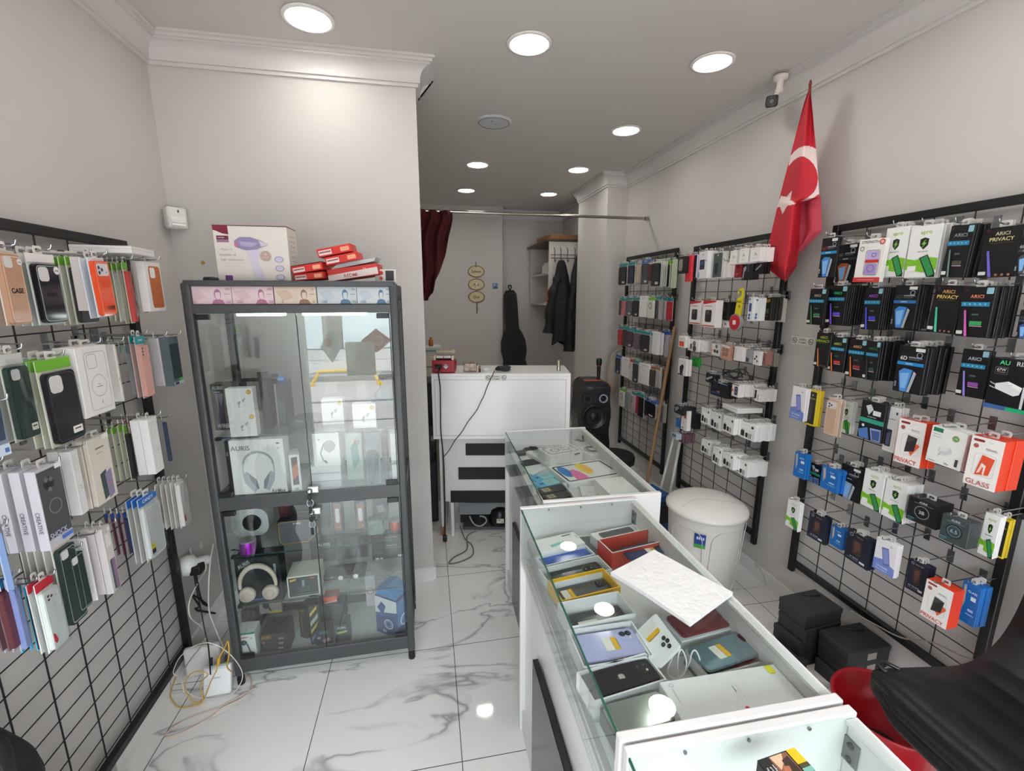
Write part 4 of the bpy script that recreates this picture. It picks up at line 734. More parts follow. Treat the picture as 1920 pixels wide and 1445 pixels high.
def camera_part(o, w, d, h, cam, col):
    b = MB(); x = w/2; y = d/2
    def lens(px, py, r, hh=.0012):
        b.lathe([(r*1.25, 0), (r*1.25, hh), (r, hh+.0006), (r*.8, hh)], m('#17181c', .12), T(px, py, h), 16); b.lathe([(r*.55, hh+.0002), (0, hh+.0004)], m('#3b4654', .05), T(px, py, h), 12)
    if cam == 'duo': b.slab(rrect(.034, .034, .009, 5, x-.027, y-.026), h, h+.0012, m(col, .15)); lens(x-.035, y-.019, .0068); lens(x-.019, y-.019, .0068); b.slab(circ(.0028, 12, x-.018, y-.034), h+.0012, h+.002, m('#d8c7a0'))
    elif cam == 'pill': b.slab(rrect(.052, .02, .008, 5, x-.045, y-.022), h, h+.0015, m('#4a4d55', .2)); [lens(x-.06+i*.016, y-.022, .0055, .002) for i in range(3)]
    elif cam == 'block': b.slab(rrect(.03, .026, .006, 5, x-.026, y-.022), h, h+.002, m('#15161a', .12)); lens(x-.032, y-.016, .005, .0025); lens(x-.02, y-.016, .005, .0025); lens(x-.03, y-.028, .004, .0025)
    elif cam == 'halo': b.ring(circ(.028, 30, x-.045, 0), circ(.026, 30, x-.045, 0), -h-.001, -h, m('#8f8878', .2, 1), Matrix(((1, 0, 0, 0), (0, 0, 1, 0), (0, -1, 0, 0), (0, 0, 0, 1)))); [lens(x-.045+qx, qy, .006) for qx, qy in ((-.01, .008), (.01, .008), (0, -.01))]
    elif cam == 'dot': lens(x-.018, y-.018, .008)
    elif cam == 'quad': [lens(x-.02+qx, y-.022+qy, .0045) for qx, qy in ((0, 0), (-.014, .004), (-.026, 0), (-.014, -.01))]
    if len(b.v): b.build('camera', o)
def phone(c, w, d, a, z, col, cam, label, sticker=None, h=.008, rough=.12, metal=0, tilt=(0, 0), logo=None):
    b = MB(); r = min(w, d)*.13
    b.slab(rrect(w, d, r, 6), .0006, h-.0006, m(col, rough, metal)); b.slab(rrect(w*.985, d*.975, r*.95, 6), 0, h, m(col, rough, metal))
    o = tag(b.build('smartphone', None, (c.x, c.y, z+DZ), (tilt[0], tilt[1], a)), label, 'phone'); camera_part(o, w, d, h, cam, col)
    if sticker is not None:
        b = MB(); q = Matrix.Translation((sticker*w, 0, h+.0004)) @ Matrix(((1, 0, 0, 0), (0, 0, -1, 0), (0, 1, 0, 0), (0, 0, 0, 1)))
        b.flat(rrect(.022, .042, .002, 3, -.011, 0), 0, m('#d9d6cc', .5), q); b.flat(rrect(.013, .042, .001, 2, .008, 0), 0, m('#d9a818', .5), q); b.flat(rrect(.004, .036, .001, 2, .014, 0), -.0002, m('#1c1a16'), q); b.flat(rrect(.007, .009, .002, 2, .006, .014), -.0002, m('#1c1a16'), q)
        for i in range(4): b.flat([(-.018, -.014+i*.009), (-.005, -.012+i*.009), (-.005, -.0112+i*.009), (-.018, -.0132+i*.009)], -.0003, m('#5b5a66'), q)
        b.build('price_sticker', o)
    if logo:
        b = MB(); q = Matrix.Translation((0, 0, h+.0003)) @ RZ(-pi/2) @ Matrix(((1, 0, 0, 0), (0, 0, -1, 0), (0, 1, 0, 0), (0, 0, 0, 1))); s = .0085
        P = [(0, .72), (.35, .86), (.62, .78), (.82, .55), (.6, .3), (.55, .0), (.68, -.22), (.88, -.35), (.62, -.86), (.36, -1), (.1, -.92), (-.1, -.92), (-.36, -1), (-.68, -.7), (-.88, -.2), (-.88, .28), (-.66, .68), (-.36, .82)]
        b.flat([(x*s, z*s) for x, z in P], 0, m('#b9b6b2', .2, .8), q); b.flat([(x*s, z*s) for x, z in [(.02, .95), (.12, 1.28), (.42, 1.48), (.36, 1.18), (.2, 1.0)]], 0, m('#b9b6b2', .2, .8), q); b.build('fruit_logo', o)
    return o
def tray(R, pts, z, wall, inner, label, th=.004, zb=None, floor=.012, base=None, lip=None):
    """open carton: floor and four walls"""
    zb = DK if zb is None else zb; c, w, d, a = quad(R, pts, z); h = z+DZ-zb; b = MB(); A = m(wall, .4)
    b.box((0, 0, floor/2), (w, d, floor), m(inner, .5))
    for sx in (1, -1): b.box((sx*(w/2-th/2), 0, h/2), (th, d, h), A)
    for sy in (1, -1): b.box((0, sy*(d/2-th/2), h/2), (w-2*th, th, h), A)
    o = tag(b.build('open_phone_box', None, (c.x, c.y, zb), (0, 0, a)), label, 'phone box')
    b = MB(); b.ring([(-w/2, -d/2), (w/2, -d/2), (w/2, d/2), (-w/2, d/2)], [(-w/2+th, -d/2+th), (w/2-th, -d/2+th), (w/2-th, d/2-th), (-w/2+th, d/2-th)], -h-.0006, -h, m(lip or wall, .4), Matrix(((1, 0, 0, 0), (0, 0, 1, 0), (0, -1, 0, 0), (0, 0, 0, 1)))); b.build('rim', o)
    return o, c, w-2*th, d-2*th, a
RA = reg(960, 930, .17708); RB = reg(1030, 1090, .24563)
# ---- middle counter: mat and the two rows of phones
p = AZ(1130, 1012, DK); b = MB(); b.slab(rrect(.34, .22, .01, 3), 0, .0015, speckle('#6d7274', '#4c5052', 160, .7)); tag(b.build('mesh_mat', None, (.585, 1.385, DK), (0, 0, -.02)), 'grey woven mat on the deck under the far phone boxes', 'mat')
flat_box(RA, [(225, 470), (680, 370), (745, 495), (295, 610)], .832, .038, '#dfdedd', 'white phone box with a teal stripe picture, far corner of middle counter', [('p', [(.28, .6), (.62, .52), (.62, .68), (.28, .78)], '#7fc0b4'), ('rr', .66, .12, .88, .2, '#55595c', .03), ('r', .94, .3, .955, .6, '#8d8f90')])
o, c, w, d, a = tray(RA, [(268, 632), (795, 518), (868, 612), (305, 755)], .825, '#d9dcde', '#c8cbd0', 'open white tray under the royal blue phone')
phone(c, w*.97, d*.93, a, .809, '#2f52a8', 'none', 'royal blue phone lying in a white tray')
o, c, w, d, a = tray(RA, [(300, 775), (920, 615), (1050, 785), (375, 935)], .832, '#d5d7d8', '#c9cacb', 'open white box of the black phone with a halo camera')
phone(c, w*.93, d*.9, a, .808, '#232326', 'halo', 'black phone with a round halo camera, in an open white box')
o, c, w, d, a = tray(RA, [(405, 885), (1000, 758), (1115, 962), (500, 1122)], .842, '#dcaa12', '#d7d6d3', 'open yellow phone box', lip='#e2b21c')
phone(c, w*.97, d*.74, a, .81, '#3b3d42', 'block', 'charcoal phone with a price sticker in the yellow box', sticker=-.26, rough=.2)
o, c, w, d, a = tray(RA, [(500, 1135), (1150, 992), (1282, 1255), (612, 1385)], .85, '#dcdbda', '#c9c8c7', 'tall open white box beside the yellow one')
phone(c, w*.95, d*.72, a, .81, '#3a3b3a', 'quad', 'dark phone with a barcode label in the tall white box', rough=.15)
q = bpy.context.scene.objects['smartphone.003'] if 'smartphone.003' in bpy.data.objects else None
if q:
    b = MB(); Q = Matrix.Translation((-.028, -.016, .0084)) @ Matrix(((1, 0, 0, 0), (0, 0, -1, 0), (0, 1, 0, 0), (0, 0, 0, 1))); b.flat(rrect(.056, .03, .002, 3), 0, m('#d5d9d2', .5), Q)
    for i in range(7): b.flat([(-.024+i*.0034, -.011), (-.0222+i*.0034, -.011), (-.0222+i*.0034, .011), (-.024+i*.0034, .011)], -.0002, m('#2f3a34'), Q)
    b.flat(rrect(.016, .02, .002, 2, .01, 0), -.0002, m('#9cbcaa'), Q); b.build('barcode_label', q)
o, c, w, d, a = tray(RB, [(165, 345), (650, 318), (778, 545), (232, 690)], .848, '#dad9dc', '#cfcdd2', 'open white box of the lilac phone')
b = MB(); b.text('IPHONE', 0, .5*d-.008, .008, m('#77767c'), 0, M=Matrix(((1, 0, 0, 0), (0, 0, -1, 0), (0, 1, 0, 0), (0, 0, 0, 1)))); b.build('rim_lettering', o, (0, 0, .0552))
phone(c, w*.93, d*.76, a, .836, '#a6a8cc', 'duo', 'lilac phone with two lenses and a price sticker', sticker=.05)
o, c, w, d, a = tray(RB, [(220, 682), (750, 545), (880, 745), (330, 935)], .848, '#d7d6d8', '#c2c1c4', 'open white box of the black fruit-logo phone')
phone(c, w*.96, d*.84, a, .838, '#222026', 'duo', 'black phone with a silver fruit logo', logo=1, rough=.08)
o, c, w, d, a = flat_box(RB, [(385, 975), (830, 835), (985, 1090), (515, 1200)], .838, .04, '#2b2c2e', 'dark flat box under the grey green tablet', name='tablet_box', cat='box')
phone(c, w*.96, d*.93, a, .8385, '#8d938e', 'dot', 'grey green tablet with one round lens at the near end', rough=.12, metal=.3)
flat_box(RB, [(830, 770), (1755, 610), (1990, 965), (1030, 1122)], .868, .074, '#dddcdc', 'large white closed box with a red dot', [('co', .07, .12, .018, '#9a9a9c', .004), ('r', .06, .2, .065, .52, '#a9a9aa'), ('t', 'XIAOMI', .53, .4, .03, '#8f9092', .3, -pi/2), ('r', .56, .25, .563, .7, '#b5b5b7'), ('c', .52, .84, .018, '#c8202e'), ('p', [(.9, .03), (.96, .03), (.96, .22), (.9, .22)], '#e2dc28'), ('o', .93, .72, .96, .86, '#b2b2b4', .006, .002)], scale=.97)
flat_box(RA, [(845, 395), (1330, 280), (1420, 400), (930, 505)], .832, .038, '#dcdbda', 'white phone box with a dark printed phone, back row', [('rr', .12, .14, .82, .62, '#4d4e50', .05), ('r', .88, .2, .9, .5, '#8d8d8e')])
o, c, w, d, a = tray(RA, [(928, 455), (1460, 340), (1580, 480), (1040, 608)], .865, '#c43a28', '#cfcdd2', 'open box with red sides and white rim', lip='#e6dcda')
phone(c, w*.9, d*.7, a, .81, '#44464b', 'pill', 'slate phone with a pill camera in the red sided box')
c, w, d, a = quad(RA, [(1150, 600), (1560, 500), (1660, 590), (1240, 720)], .84)
phone(c, w, d, a, .845, '#26345e', 'block', 'navy phone leaning beside the white foam sheet', sticker=.12, tilt=(.1, .05))
flat_box(RA, [(1400, 560), (1690, 500), (1790, 660), (1480, 745)], .835, .041, '#d8d8d6', 'white box under the silver edged phone')
c, w, d, a = quad(RA, [(1430, 560), (1680, 520), (1750, 590), (1500, 660)], .85); phone(c, w, d, a, .8365, '#77828e', 'none', 'silver edged grey phone by the back rail', metal=.5, rough=.2)
# white foam sheet
P = [AZ(1147, 1077, 1.004), AZ(1224, 1033, 1.004), AZ(1371, 1110, 1.004), AZ(1297, 1175, 1.004)]
c = sum(P, Vector())/4; ex = ((P[2]-P[1])+(P[3]-P[0]))/2; ey = ((P[1]-P[0])+(P[2]-P[3]))/2; a = math.atan2(ex.y, ex.x)
b = MB(); W2, D2 = ex.length, ey.length; FOAM = speckle('#eceae8', '#dcdad8', 60, .9, .4)
b.grid(lambda u, v: ((u-.5)*W2, (v-.5)*D2*(1-.03*sin(3*u)), .006+.0015*sin(5*u)+.001*cos(4*v)), 20, 12, FOAM); b.grid(lambda u, v: ((u-.5)*W2, (.5-v)*D2*(1-.03*sin(3*u)), -.004+.001*sin(5*u)+.0008*cos(4*v)), 20, 12, FOAM)
for s in (-.5, .5):
    b.grid(lambda u, v: ((u-.5)*W2, s*D2*(1-.03*sin(3*u)), -.004+.01*v+.0012*sin(5*u)+.0009*cos(4*(s+.5))), 20, 1, FOAM); b.grid(lambda u, v: (s*W2, (u-.5)*D2*(1-.03*sin(3*(s+.5))), -.004+.01*v+.0012*sin(5*(s+.5))+.0009*cos(4*u)), 12, 1, FOAM)
tag(b.build('foam_sheet', None, (c.x, c.y, 1.0045), (0, 0, a)), 'white foam sheet lying on the glass over the boxed phones', 'foam sheet')
# white phone standing on its edge, leaning
c, w, d, a = quad(RB, [(700, 150), (830, 245), (960, 465), (800, 560)], .85)
b = MB(); p0 = AZ(*RB(745, 330), .86+DZ); p1 = AZ(*RB(925, 590), .86+DZ)
ex = p1-p0; ang = math.atan2(ex.y, ex.x)
phone((p0+p1)/2, ex.length*1.02, .078, ang, .86, '#dddcdc', 'quad', 'white phone propped up on its long edge behind the lilac one', tilt=(.75, 0), sticker=-.2)
o, c, w, d, a = flat_box(RB, [(850, 275), (1320, 170), (1495, 330), (1010, 465)], .838, .044, '#cfd0d2', 'white box under the dark red phone')
phone(c, w*.9, d*.84, a, .8385, '#6e1f22', 'none', 'dark red phone partly under the foam sheet', rough=.08)
o, c, w, d, a = tray(RB, [(1060, 515), (1540, 400), (1715, 590), (1190, 735)], .835, '#d4d3d2', '#6a6b6c', 'open white box under the silver phone')
c, w, d, a = quad(RB, [(1085, 497), (1520, 352), (1672, 530), (1180, 692)], .85); phone(c, w, d, a, .842, '#8fb0ba', 'block', 'shiny silver blue phone with a price sticker', sticker=-.12, metal=.7, rough=.18, tilt=(-.06, 0))
# white charging cable in loops
P = [AZ(*RB(x, y), z+DZ) for x, y, z in ((960, 520, .85), (930, 600, .83), (900, 690, .81), (960, 740, .80), (1030, 700, .82), (1045, 600, .85), (1010, 520, .87), (985, 560, .86), (980, 660, .82), (1000, 720, .80), (1060, 640, .83), (1090, 540, .865), (1120, 530, .87), (1150, 600, .85), (1160, 680, .82))]
b = MB(); b.tube(smooth_path(P, 6), .0018, m('#e2e0dc', .5), 6); tag(b.build('charging_cable'), 'white charging cable looped between the phones', 'cable')
# ---- counter next to the desk
RF = reg(930, 780, .171875); DK, DZ = .885, .0915
flat_box(RF, [(620, 548), (1185, 455), (1345, 645), (735, 740)], .83, .036, '#dedddc', 'white tablet box printed with blue, pink and yellow discs', [('o', .03, .08, .965, .92, '#26272c', .05, .032), ('p', [(.16+.09*cos(t*pi/12), .42+.3*sin(t*pi/12)) for t in range(24)], '#2d7fc4'), ('p', [(.52+.11*cos(t*pi/12), .4+.32*sin(t*pi/12)) for t in range(24)], '#e8ce2c'), ('p', [(.55+.075*cos(t*pi/12), .42+.22*sin(t*pi/12)) for t in range(24)], '#ecb02c'), ('p', [(.3+.11*cos(pi+t*pi/12), .9+.54*sin(pi+t*pi/12)) for t in range(13)], '#e0609c')], name='tablet_box', cat='tablet box')
def coil_tray(pts, z, h, lab):
    o, c, w, d, a = flat_box(RF, pts, z, h, '#e2e0de', lab, [('o', .1, .08, .9, .92, '#3f4042', .1, .03)], name='accessory_tray', cat='accessory box')
    b = MB()
    for i, (rx, ry) in enumerate(((.30, .28), (.26, .3), (.32, .24))): b.tube([(rx*w*cos(k*pi/12)+.01*i, ry*d*sin(k*pi/12), .002+.0012*i) for k in range(25)], .0022, m('#6d6e6c', .4), 5)
    b.build('coiled_cable', o, (0, 0, h))
coil_tray([(800, 225), (930, 200), (1012, 288), (885, 318)], .835, .04, 'white tray with a coiled cable, far corner by the desk')
coil_tray([(890, 335), (1060, 308), (1160, 395), (1010, 435)], .84, .046, 'white tray with a coiled cable, behind the tablet box')
o, c, w, d, a = flat_box(RF, [(480, 348), (820, 295), (930, 372), (560, 440)], .862, .068, '#dfdddc', 'tall white carton with an earphone tray on top', [('o', .08, .1, .92, .9, '#3a3b3d', .06, .022), ('co', .34, .5, .12, '#6c6d6c', .022), ('co', .66, .48, .12, '#6c6d6c', .022)], name='accessory_carton', cat='accessory box')
b = MB(); b.flat(rrect(.018, .008, .003, 3, w*.28, .052), -.0006, m('#3a3a3c')); b.flat(rrect(.018, .008, .003, 3, w*.36, .054), -.0006, m('#3a3a3c')); b.build('front_print', o, (0, -d/2, 0))
flat_box(RF, [(415, 375), (480, 362), (620, 560), (545, 578)], .815, .021, '#dcdbd9', 'white empty insert beside the tall white carton', [('o', .15, .08, .85, .3, '#55585a', .1, .02), ('o', .15, .4, .85, .6, '#55585a', .1, .02), ('o', .15, .7, .85, .92, '#55585a', .1, .02)], name='tray_insert', cat='packaging')
flat_box(RF, [(228, 380), (335, 360), (345, 392), (240, 412)], .81, .016, '#26272a', 'small black pack by the front glass', name='cable_pack', cat='cable pack')
b = MB(); p = AZ(*RF(380, 370), .80+DZ); b.tube(smooth_path([(p.x+.05*cos(i*1.3)*(1-.03*i), p.y+.018*sin(i*1.3), p.z+.004+.001*i) for i in range(12)], 5), .003, m('#2c2d30'), 6); tag(b.build('black_cable'), 'small coil of black cable behind the black cloth', 'cable')
p = AZ(*RF(365, 485), .805+DZ)
b = MB(); rnd = random.Random(5); b.grid(lambda u, v: ((u-.5)*.12*(1-.25*v), (v-.5)*.085, .014*abs(sin(5*u+3*v))*(1-(2*u-1)**2)*(1-(2*v-1)**2)+.001), 18, 14, speckle('#34363a', '#222428', 90, .8)); b.grid(lambda u, v: ((u-.5)*.12*(1-.25*v), (.5-v)*.085, .0), 4, 4, m('#2a2b2e')); tag(b.build('black_cloth', None, (p.x, p.y, DK), (0, 0, .25)), 'crumpled black pouch beside the white insert', 'pouch')
flat_box(RF, [(320, 580), (480, 530), (505, 575), (370, 640)], .806, .012, '#cfd6d6', 'clear plastic blister by the front glass', name='plastic_blister', cat='packaging')
CARD = [('r', 0, 0, .36, 1, '#56a4cc'), ('r', .36, 0, 1, 1, '#8cc4cc'), ('r', .5, .25, .86, .32, '#b59a3e'), ('r', .5, .5, .8, .57, '#b59a3e'), ('p', [(.1, .5), (.3, .4), (.34, .5), (.16, .66)], '#274a66')]
flat_box(RF, [(375, 650), (600, 605), (640, 662), (425, 715)], .81, .014, '#6fb0c8', 'light blue card pack, behind its twin', CARD, name='memory_card_pack', cat='card pack', group='blue card packs')
flat_box(RF, [(425, 722), (645, 668), (690, 730), (470, 780)], .81, .014, '#6fb0c8', 'light blue card pack, before the black boxes', CARD, name='memory_card_pack', cat='card pack', group='blue card packs')
BB = [('r', .12, .2, .42, .75, '#b3ad8e'), ('r', .14, .44, .4, .5, '#3a3833'), ('r', .26, .22, .28, .74, '#3a3833'), ('o', .48, .12, .95, .9, '#4b4a48', .02, .004)]
flat_box(RF, [(450, 788), (728, 735), (772, 795), (500, 855)], .815, .02, '#262628', 'flat black box with a beige label, behind its twin', BB, name='black_box', cat='box')
flat_box(RF, [(505, 862), (778, 802), (822, 872), (560, 920)], .815, .02, '#262628', 'flat black box with a beige label, by the end board', BB, name='black_box', cat='box')
o, c, w, d, a = tray(RF, [(745, 728), (1105, 690), (1190, 862), (850, 895)], .825, '#dddcdb', '#b9bab9', 'open white phone box before the tablet box')
flat_box(RF, [(880, 752), (1090, 770), (1150, 868), (960, 880)], .818, .01, '#c9cac9', 'grey printed card inside the open white box', [('c', .5, .6, .12, '#b4b6b5')], name='printed_card', cat='card')
flat_box(RF, [(1105, 690), (1380, 650), (1575, 835), (1220, 858)], .868, .074, '#e4e2de', 'plain white carton beside the tablet box', name='white_carton', cat='box')
# ---- nearest counter: cigarette pack
RC = reg(1300, 1240, .21875); DZ = 0
o, c, w, d, a = flat_box(RC, [(560, 850), (850, 735), (1060, 940), (700, 1060)], 1.0225, .024, '#1a1a1c', 'cigarette pack with a warning picture and yellow strip', [('r', 0, 0, 1, 1, '#1b1a1c'), ('p', [(.28, .05), (.74, .05), (.74, .98), (.28, .98)], '#8a5a40'), ('p', [(.3, .05), (.62, .05), (.5, .4), (.34, .6)], '#d8b494'), ('p', [(.5, .3), (.7, .2), (.72, .9), (.46, .8)], '#3a2620'), ('p', [(.4, .5), (.56, .55), (.5, .9), (.36, .9)], '#b46a4c'), ('r', .76, .02, 1, .62, '#e2bc18'), ('r', .76, .62, 1, .8, '#4a4422'), ('r', .76, .8, 1, 1, '#7fb4a8'), ('t', 'Sigara', .06, .5, .09, '#ecebe8', .5, pi/2*-1), ('t', 'girtlak', .145, .52, .09, '#ecebe8', .5, -pi/2), ('t', 'neden', .23, .5, .09, '#ecebe8', .5, -pi/2)], name='cigarette_pack', cat='cigarette pack', base=.9985)
p = AZ(*RC(1475, 880), .9); b = MB(); P = [(p.x, p.y, .90), (p.x+.02, p.y-.01, .91), (p.x+.02, p.y-.06, .9), (p.x+.01, p.y-.12, .87)]
b.tube(smooth_path(P, 6), .0035, m('#a9a593', .4, .4), 7); tag(b.build('glass_stay', None, (-.02, -.005, 0)), 'bent metal stay by the hinge of the cigarette counter', 'bracket')
# ================================================================== GLASS CABINET
FRM = m('#4b4c4e', .42, .3); CX0, CX1, CY0, CY1 = -.912, -.098, 1.98, 2.38
cab = empty('glass_cabinet', ((CX0+CX1)/2, (CY0+CY1)/2, 0)); tag(cab, 'tall grey framed glass cabinet of earphones and speakers before the partition', 'display cabinet')
def cpart(name, fn, parent=None):
    b = MB(); fn(b); return b.build(name, parent or cab)
HX, HY = (CX1-CX0)/2, (CY1-CY0)/2
for sx in (-1, 1):
    for sy in (-1, 1): cpart('post', lambda b: (b.bbox((sx*(HX-.017), sy*(HY-.017), .94), (.034, .034, 1.78), FRM, .008, seg=3), b.lathe([(.013, 0), (.016, .003), (.016, .03), (.012, .05)], m('#141415', .6), T(sx*(HX-.017), sy*(HY-.017), 0), 14)))
cpart('header', lambda b: (b.bbox((0, -HY+.014, 1.828), (2*HX-.02, .028, .024), FRM, .006), b.bbox((0, -HY+.014, 1.728), (2*HX-.06, .028, .034), FRM, .003), b.box((0, -HY+.02, 1.78), (2*HX-.06, .006, .075), m('#3c3d3f', .5)), b.box((0, 0, 1.832), (2*HX-.04, 2*HY-.02, .012), FRM)))
cpart('middle_rail', lambda b: b.bbox((0, -HY+.014, .905), (2*HX-.06, .028, .062), FRM, .004))
cpart('bottom_rail', lambda b: b.bbox((0, -HY+.014, .105), (2*HX-.06, .028, .07), FRM, .004))
for sx in (-1, 1):
    for z in (.105, .905, 1.74): cpart('side_rail', lambda b: b.box((sx*(HX-.015), 0, z), (.024, 2*HY-.068, .04), FRM))
    for z0, z1 in ((.125, .885), (.925, 1.72)): cpart('side_glass', lambda b: b.box((sx*(HX-.015), 0, (z0+z1)/2), (.005, 2*HY-.068, z1-z0), G_CASE))
for z in (.105, .905, 1.74): cpart('back_rail', lambda b: b.box((0, HY-.015, z), (2*HX-.068, .024, .04), FRM))
cpart('back_glass', lambda b: (b.box((0, HY-.02, .505), (2*HX-.06, .005, .76), G_CASE), b.box((0, HY-.02, 1.32), (2*HX-.06, .005, .8), G_CASE)))
cpart('floor_board', lambda b: b.box((0, 0, .09), (2*HX-.05, 2*HY-.06, .014), m('#c9cccd', .4)))
cpart('middle_board', lambda b: b.box((0, 0, .90), (2*HX-.06, 2*HY-.07, .016), m('#6b6d70', .45)))
SHZ = (.385, .635, 1.19)
for z in SHZ:
    s_ = cpart('glass_shelf', lambda b: b.box((0, .01, z-.003), (2*HX-.06, 2*HY-.075, .006), G_CASE))
    cpart('front_edge', lambda b: b.box((0, -HY+.047, z-.003), (2*HX-.06, .001, .0062), m('#2c4744', .2)), s_)
    cpart('shelf_clip', lambda b: (b.box((-HX+.04, -HY+.055, z-.008), (.02, .02, .012), m('#18181a'))), s_)
for zi, (z0, z1) in enumerate(((.137, .876), (.935, 1.712))):
    for sx in (-1, 1):
        w = HX-.036; d = cpart('glass_door', lambda b: b.box((sx*(w/2+.001), -HY+.006, (z0+z1)/2), (w-.002, .005, z1-z0), G_CAB))
        for zz in (z0+.014, z1-.014): cpart('hinge', lambda b: b.bbox((sx*(w-.03), -HY+.004, zz), (.05, .016, .022), m('#141416', .35), .003), d)
        cpart('edge_strip', lambda b: b.box((sx*(w-.003), -HY+.006, (z0+z1)/2), (.004, .0056, z1-z0), m('#20282a', .3)), d)
        if sx < 0: cpart('meeting_edge', lambda b: b.box((0, -HY+.006, (z0+z1)/2), (.003, .0054, z1-z0), m('#121617', .3)), d)
    zl = z0+.012 if zi else z1-.03
    k = cpart('door_lock', lambda b: (b.bbox((.008, -HY-.006, zl), (.045, .02, .028), m('#d4d4d2', .25, .7), .003), b.lathe([(.011, 0), (.011, .012), (.006, .016)], CHROME, T(-.004, -HY-.016, zl) @ RX(pi/2), 16)))
    cpart('key', lambda b: (b.prism(circ(.011, 16, -.004, zl-.026, .014), -HY-.033, -HY-.029, m('#17171a')), b.ring(circ(.014, 18, -.004, zl-.052, .018), circ(.012, 18, -.004, zl-.052, .016), -HY-.031, -HY-.0295, CHROME), b.bbox((-.006, -HY-.031, zl-.085), (.012, .004, .034), m('#141416'), .0015)), k)
for x0, x1 in ((443, 538), (566, 690)):
    a = AY(x0, 592, 2.03).x-(CX0+CX1)/2; c = AY(x1, 592, 2.03).x-(CX0+CX1)/2
    t = cpart('tube_lamp', lambda b: b.box(((a+c)/2, -HY+.05, 1.722), (c-a, .02, .012), m('#e2e2e0')))
    cpart('diffuser', lambda b: b.bbox(((a+c)/2, -HY+.05, 1.708), (c-a-.006, .018, .018), m('#fbfdff', .5, 0, 14), .004), t)
# banknotes behind the header strip
def note(px0, px1, col, col2, num, word, lab):
    a = AY(px0, 555, CY0+.003); c = AY(px1, 555, CY0+.003); w = c.x-a.x; h = .068
    b = MB(); b.box((0, .0003, h/2), (w, .0006, h), m(col, .5)); o = tag(b.build('banknote', None, (a.x+w/2, CY0+.015, 1.748)), lab, 'banknote', 'banknotes behind the cabinet header')
    ov = lambda cx, cz, rx, rz, a=0, n=18: [(cx+rx*cos(2*pi*t/n), cz+rz*sin(2*pi*t/n)) for t in range(n)]
    print_on(MB(), w, h, [('r', .0, .0, 1, .06, col2), ('p', [(.04, .3), (.3, .16), (.46, .6), (.2, .85)], col2), ('p', [(.56, 1), (.6, .78), (.7, .7), (.8, .78), (.85, 1)], word), ('p', ov(.7, .45, .075, .3), word), ('p', ov(.705, .5, .055, .24), col), ('p', [(.64, .34), (.7, .18), (.77, .3), (.7, .34)], word), ('t', num, .18, .88, .16, word, .2), ('t', num, .93, .88, .15, word, .12), ('t', num, .92, .14, .12, word, .12), ('r', .84, .42, .96, .45, word)], -.0003).build('front_print', o)
note(343, 432, '#d8c2c8', '#d0b2ba', '200', '#a8718f', 'pink banknote nearest the side wall, behind the cabinet header')
note(433, 511, '#d6bfc5', '#cdafb7', '200', '#a86c86', 'pink banknote beside the beige one, behind the cabinet header')
note(513, 592, '#cfbfae', '#c3ae98', '5', '#8a6a52', 'beige banknote in the middle of the cabinet header')
note(594, 668, '#c0c6ca', '#b2bcc4', '100', '#4f7390', 'blue banknote beside the beige one, behind the cabinet header')
note(669, 733, '#c3c9cc', '#b4bec6', '100', '#4f7390', 'blue banknote at the aisle end of the cabinet header')
C5 = reg(370, 680, .21354); C6 = reg(380, 920, .23536); C4 = reg(320, 390, .24479)
def sbox(R, x0, y0, x1, y1, y, zs, dep, D, label, name='boxed_goods', cat='box', rz=0, **k):
    A = AY(*R(x0, y0), y); B = AY(*R(x1, y1), y); w = B.x-A.x; h = max(A.z-zs, .02)
    return carton(name, w, h, dep, D['body'], D['decos'], ((A.x+B.x)/2, y, zs), rz, label, cat, None, **k)
EB = D_plain('#e6e6e4', ('c', .86, .16, .09, '#c58a1e'), ('c', .86, .16, .06, '#e0c050'), ('p', [(.4, .55), (.5, .48), (.54, .54), (.44, .7)], '#9b9ca0'), ('p', [(.56, .46), (.7, .36), (.72, .42), (.62, .56)], '#b0b1b4'), ('r', .42, .7, .52, .73, '#8a8a90'))
Z1, Z2, Z3, Z4, Z5 = 1.1905, .9085, .6355, .3855, .0975
sbox(C5, 105, 190, 430, 620, 2.14, Z1, .07, D_plain('#16171b', ('t', 'AURIS', .24, .08, .07, '#e2e4e8', .36), ('r', .1, .16, .3, .18, '#b9bcc4'), ('p', [(.14, .2), (.4, .2), (.3, .5), (.2, .8)], '#8e8598'), ('p', [(.24, .3), (.34, .6), (.3, .85), (.16, .9)], '#2c2f52'), ('t', 'WIRELESS', .4, .9, .09, '#dfe1e6', .62)), 'black box lettered WIRELESS behind the white earbud boxes')
sbox(C5, 268, 450, 532, 655, 2.02, Z1, .045, EB, 'white earbud box, lower of the pair', 'earbud_box')
A = AY(*C5(250, 228), 2.02); B = AY(*C5(512, 448), 2.02)
zt = AY(*C5(400, 452), 2.02).z
sbox(C5, 238, 228, 505, 448, 2.02, zt+.001, .045, EB, 'white earbud box, stacked on its twin', 'earbud_box')
sbox(C5, 535, 150, 660, 600, 2.12, Z1, .16, D_plain('#1a1b1f', ('r', .7, .1, .78, .95, '#2c2d33'), ('co', .3, .9, .1, '#8a8c90', .02)), 'tall black box beside the earbud boxes')
sbox(C5, 668, 180, 800, 590, 2.16, Z1, .12, D_plain('#1d232c', ('r', 0, .02, .18, 1, '#8f7e80'), ('p', [(.2, .3), (.9, .5), (.8, .95), (.3, .9)], '#2d4552'), ('c', .6, .7, .2, '#18303c')), 'dark box with a teal speaker picture')
b = MB(); a = AY(*C5(330, 118), 2.1); c = AY(*C5(735, 112), 2.1); zz = AY(*C5(200, 188), 2.14).z+.012
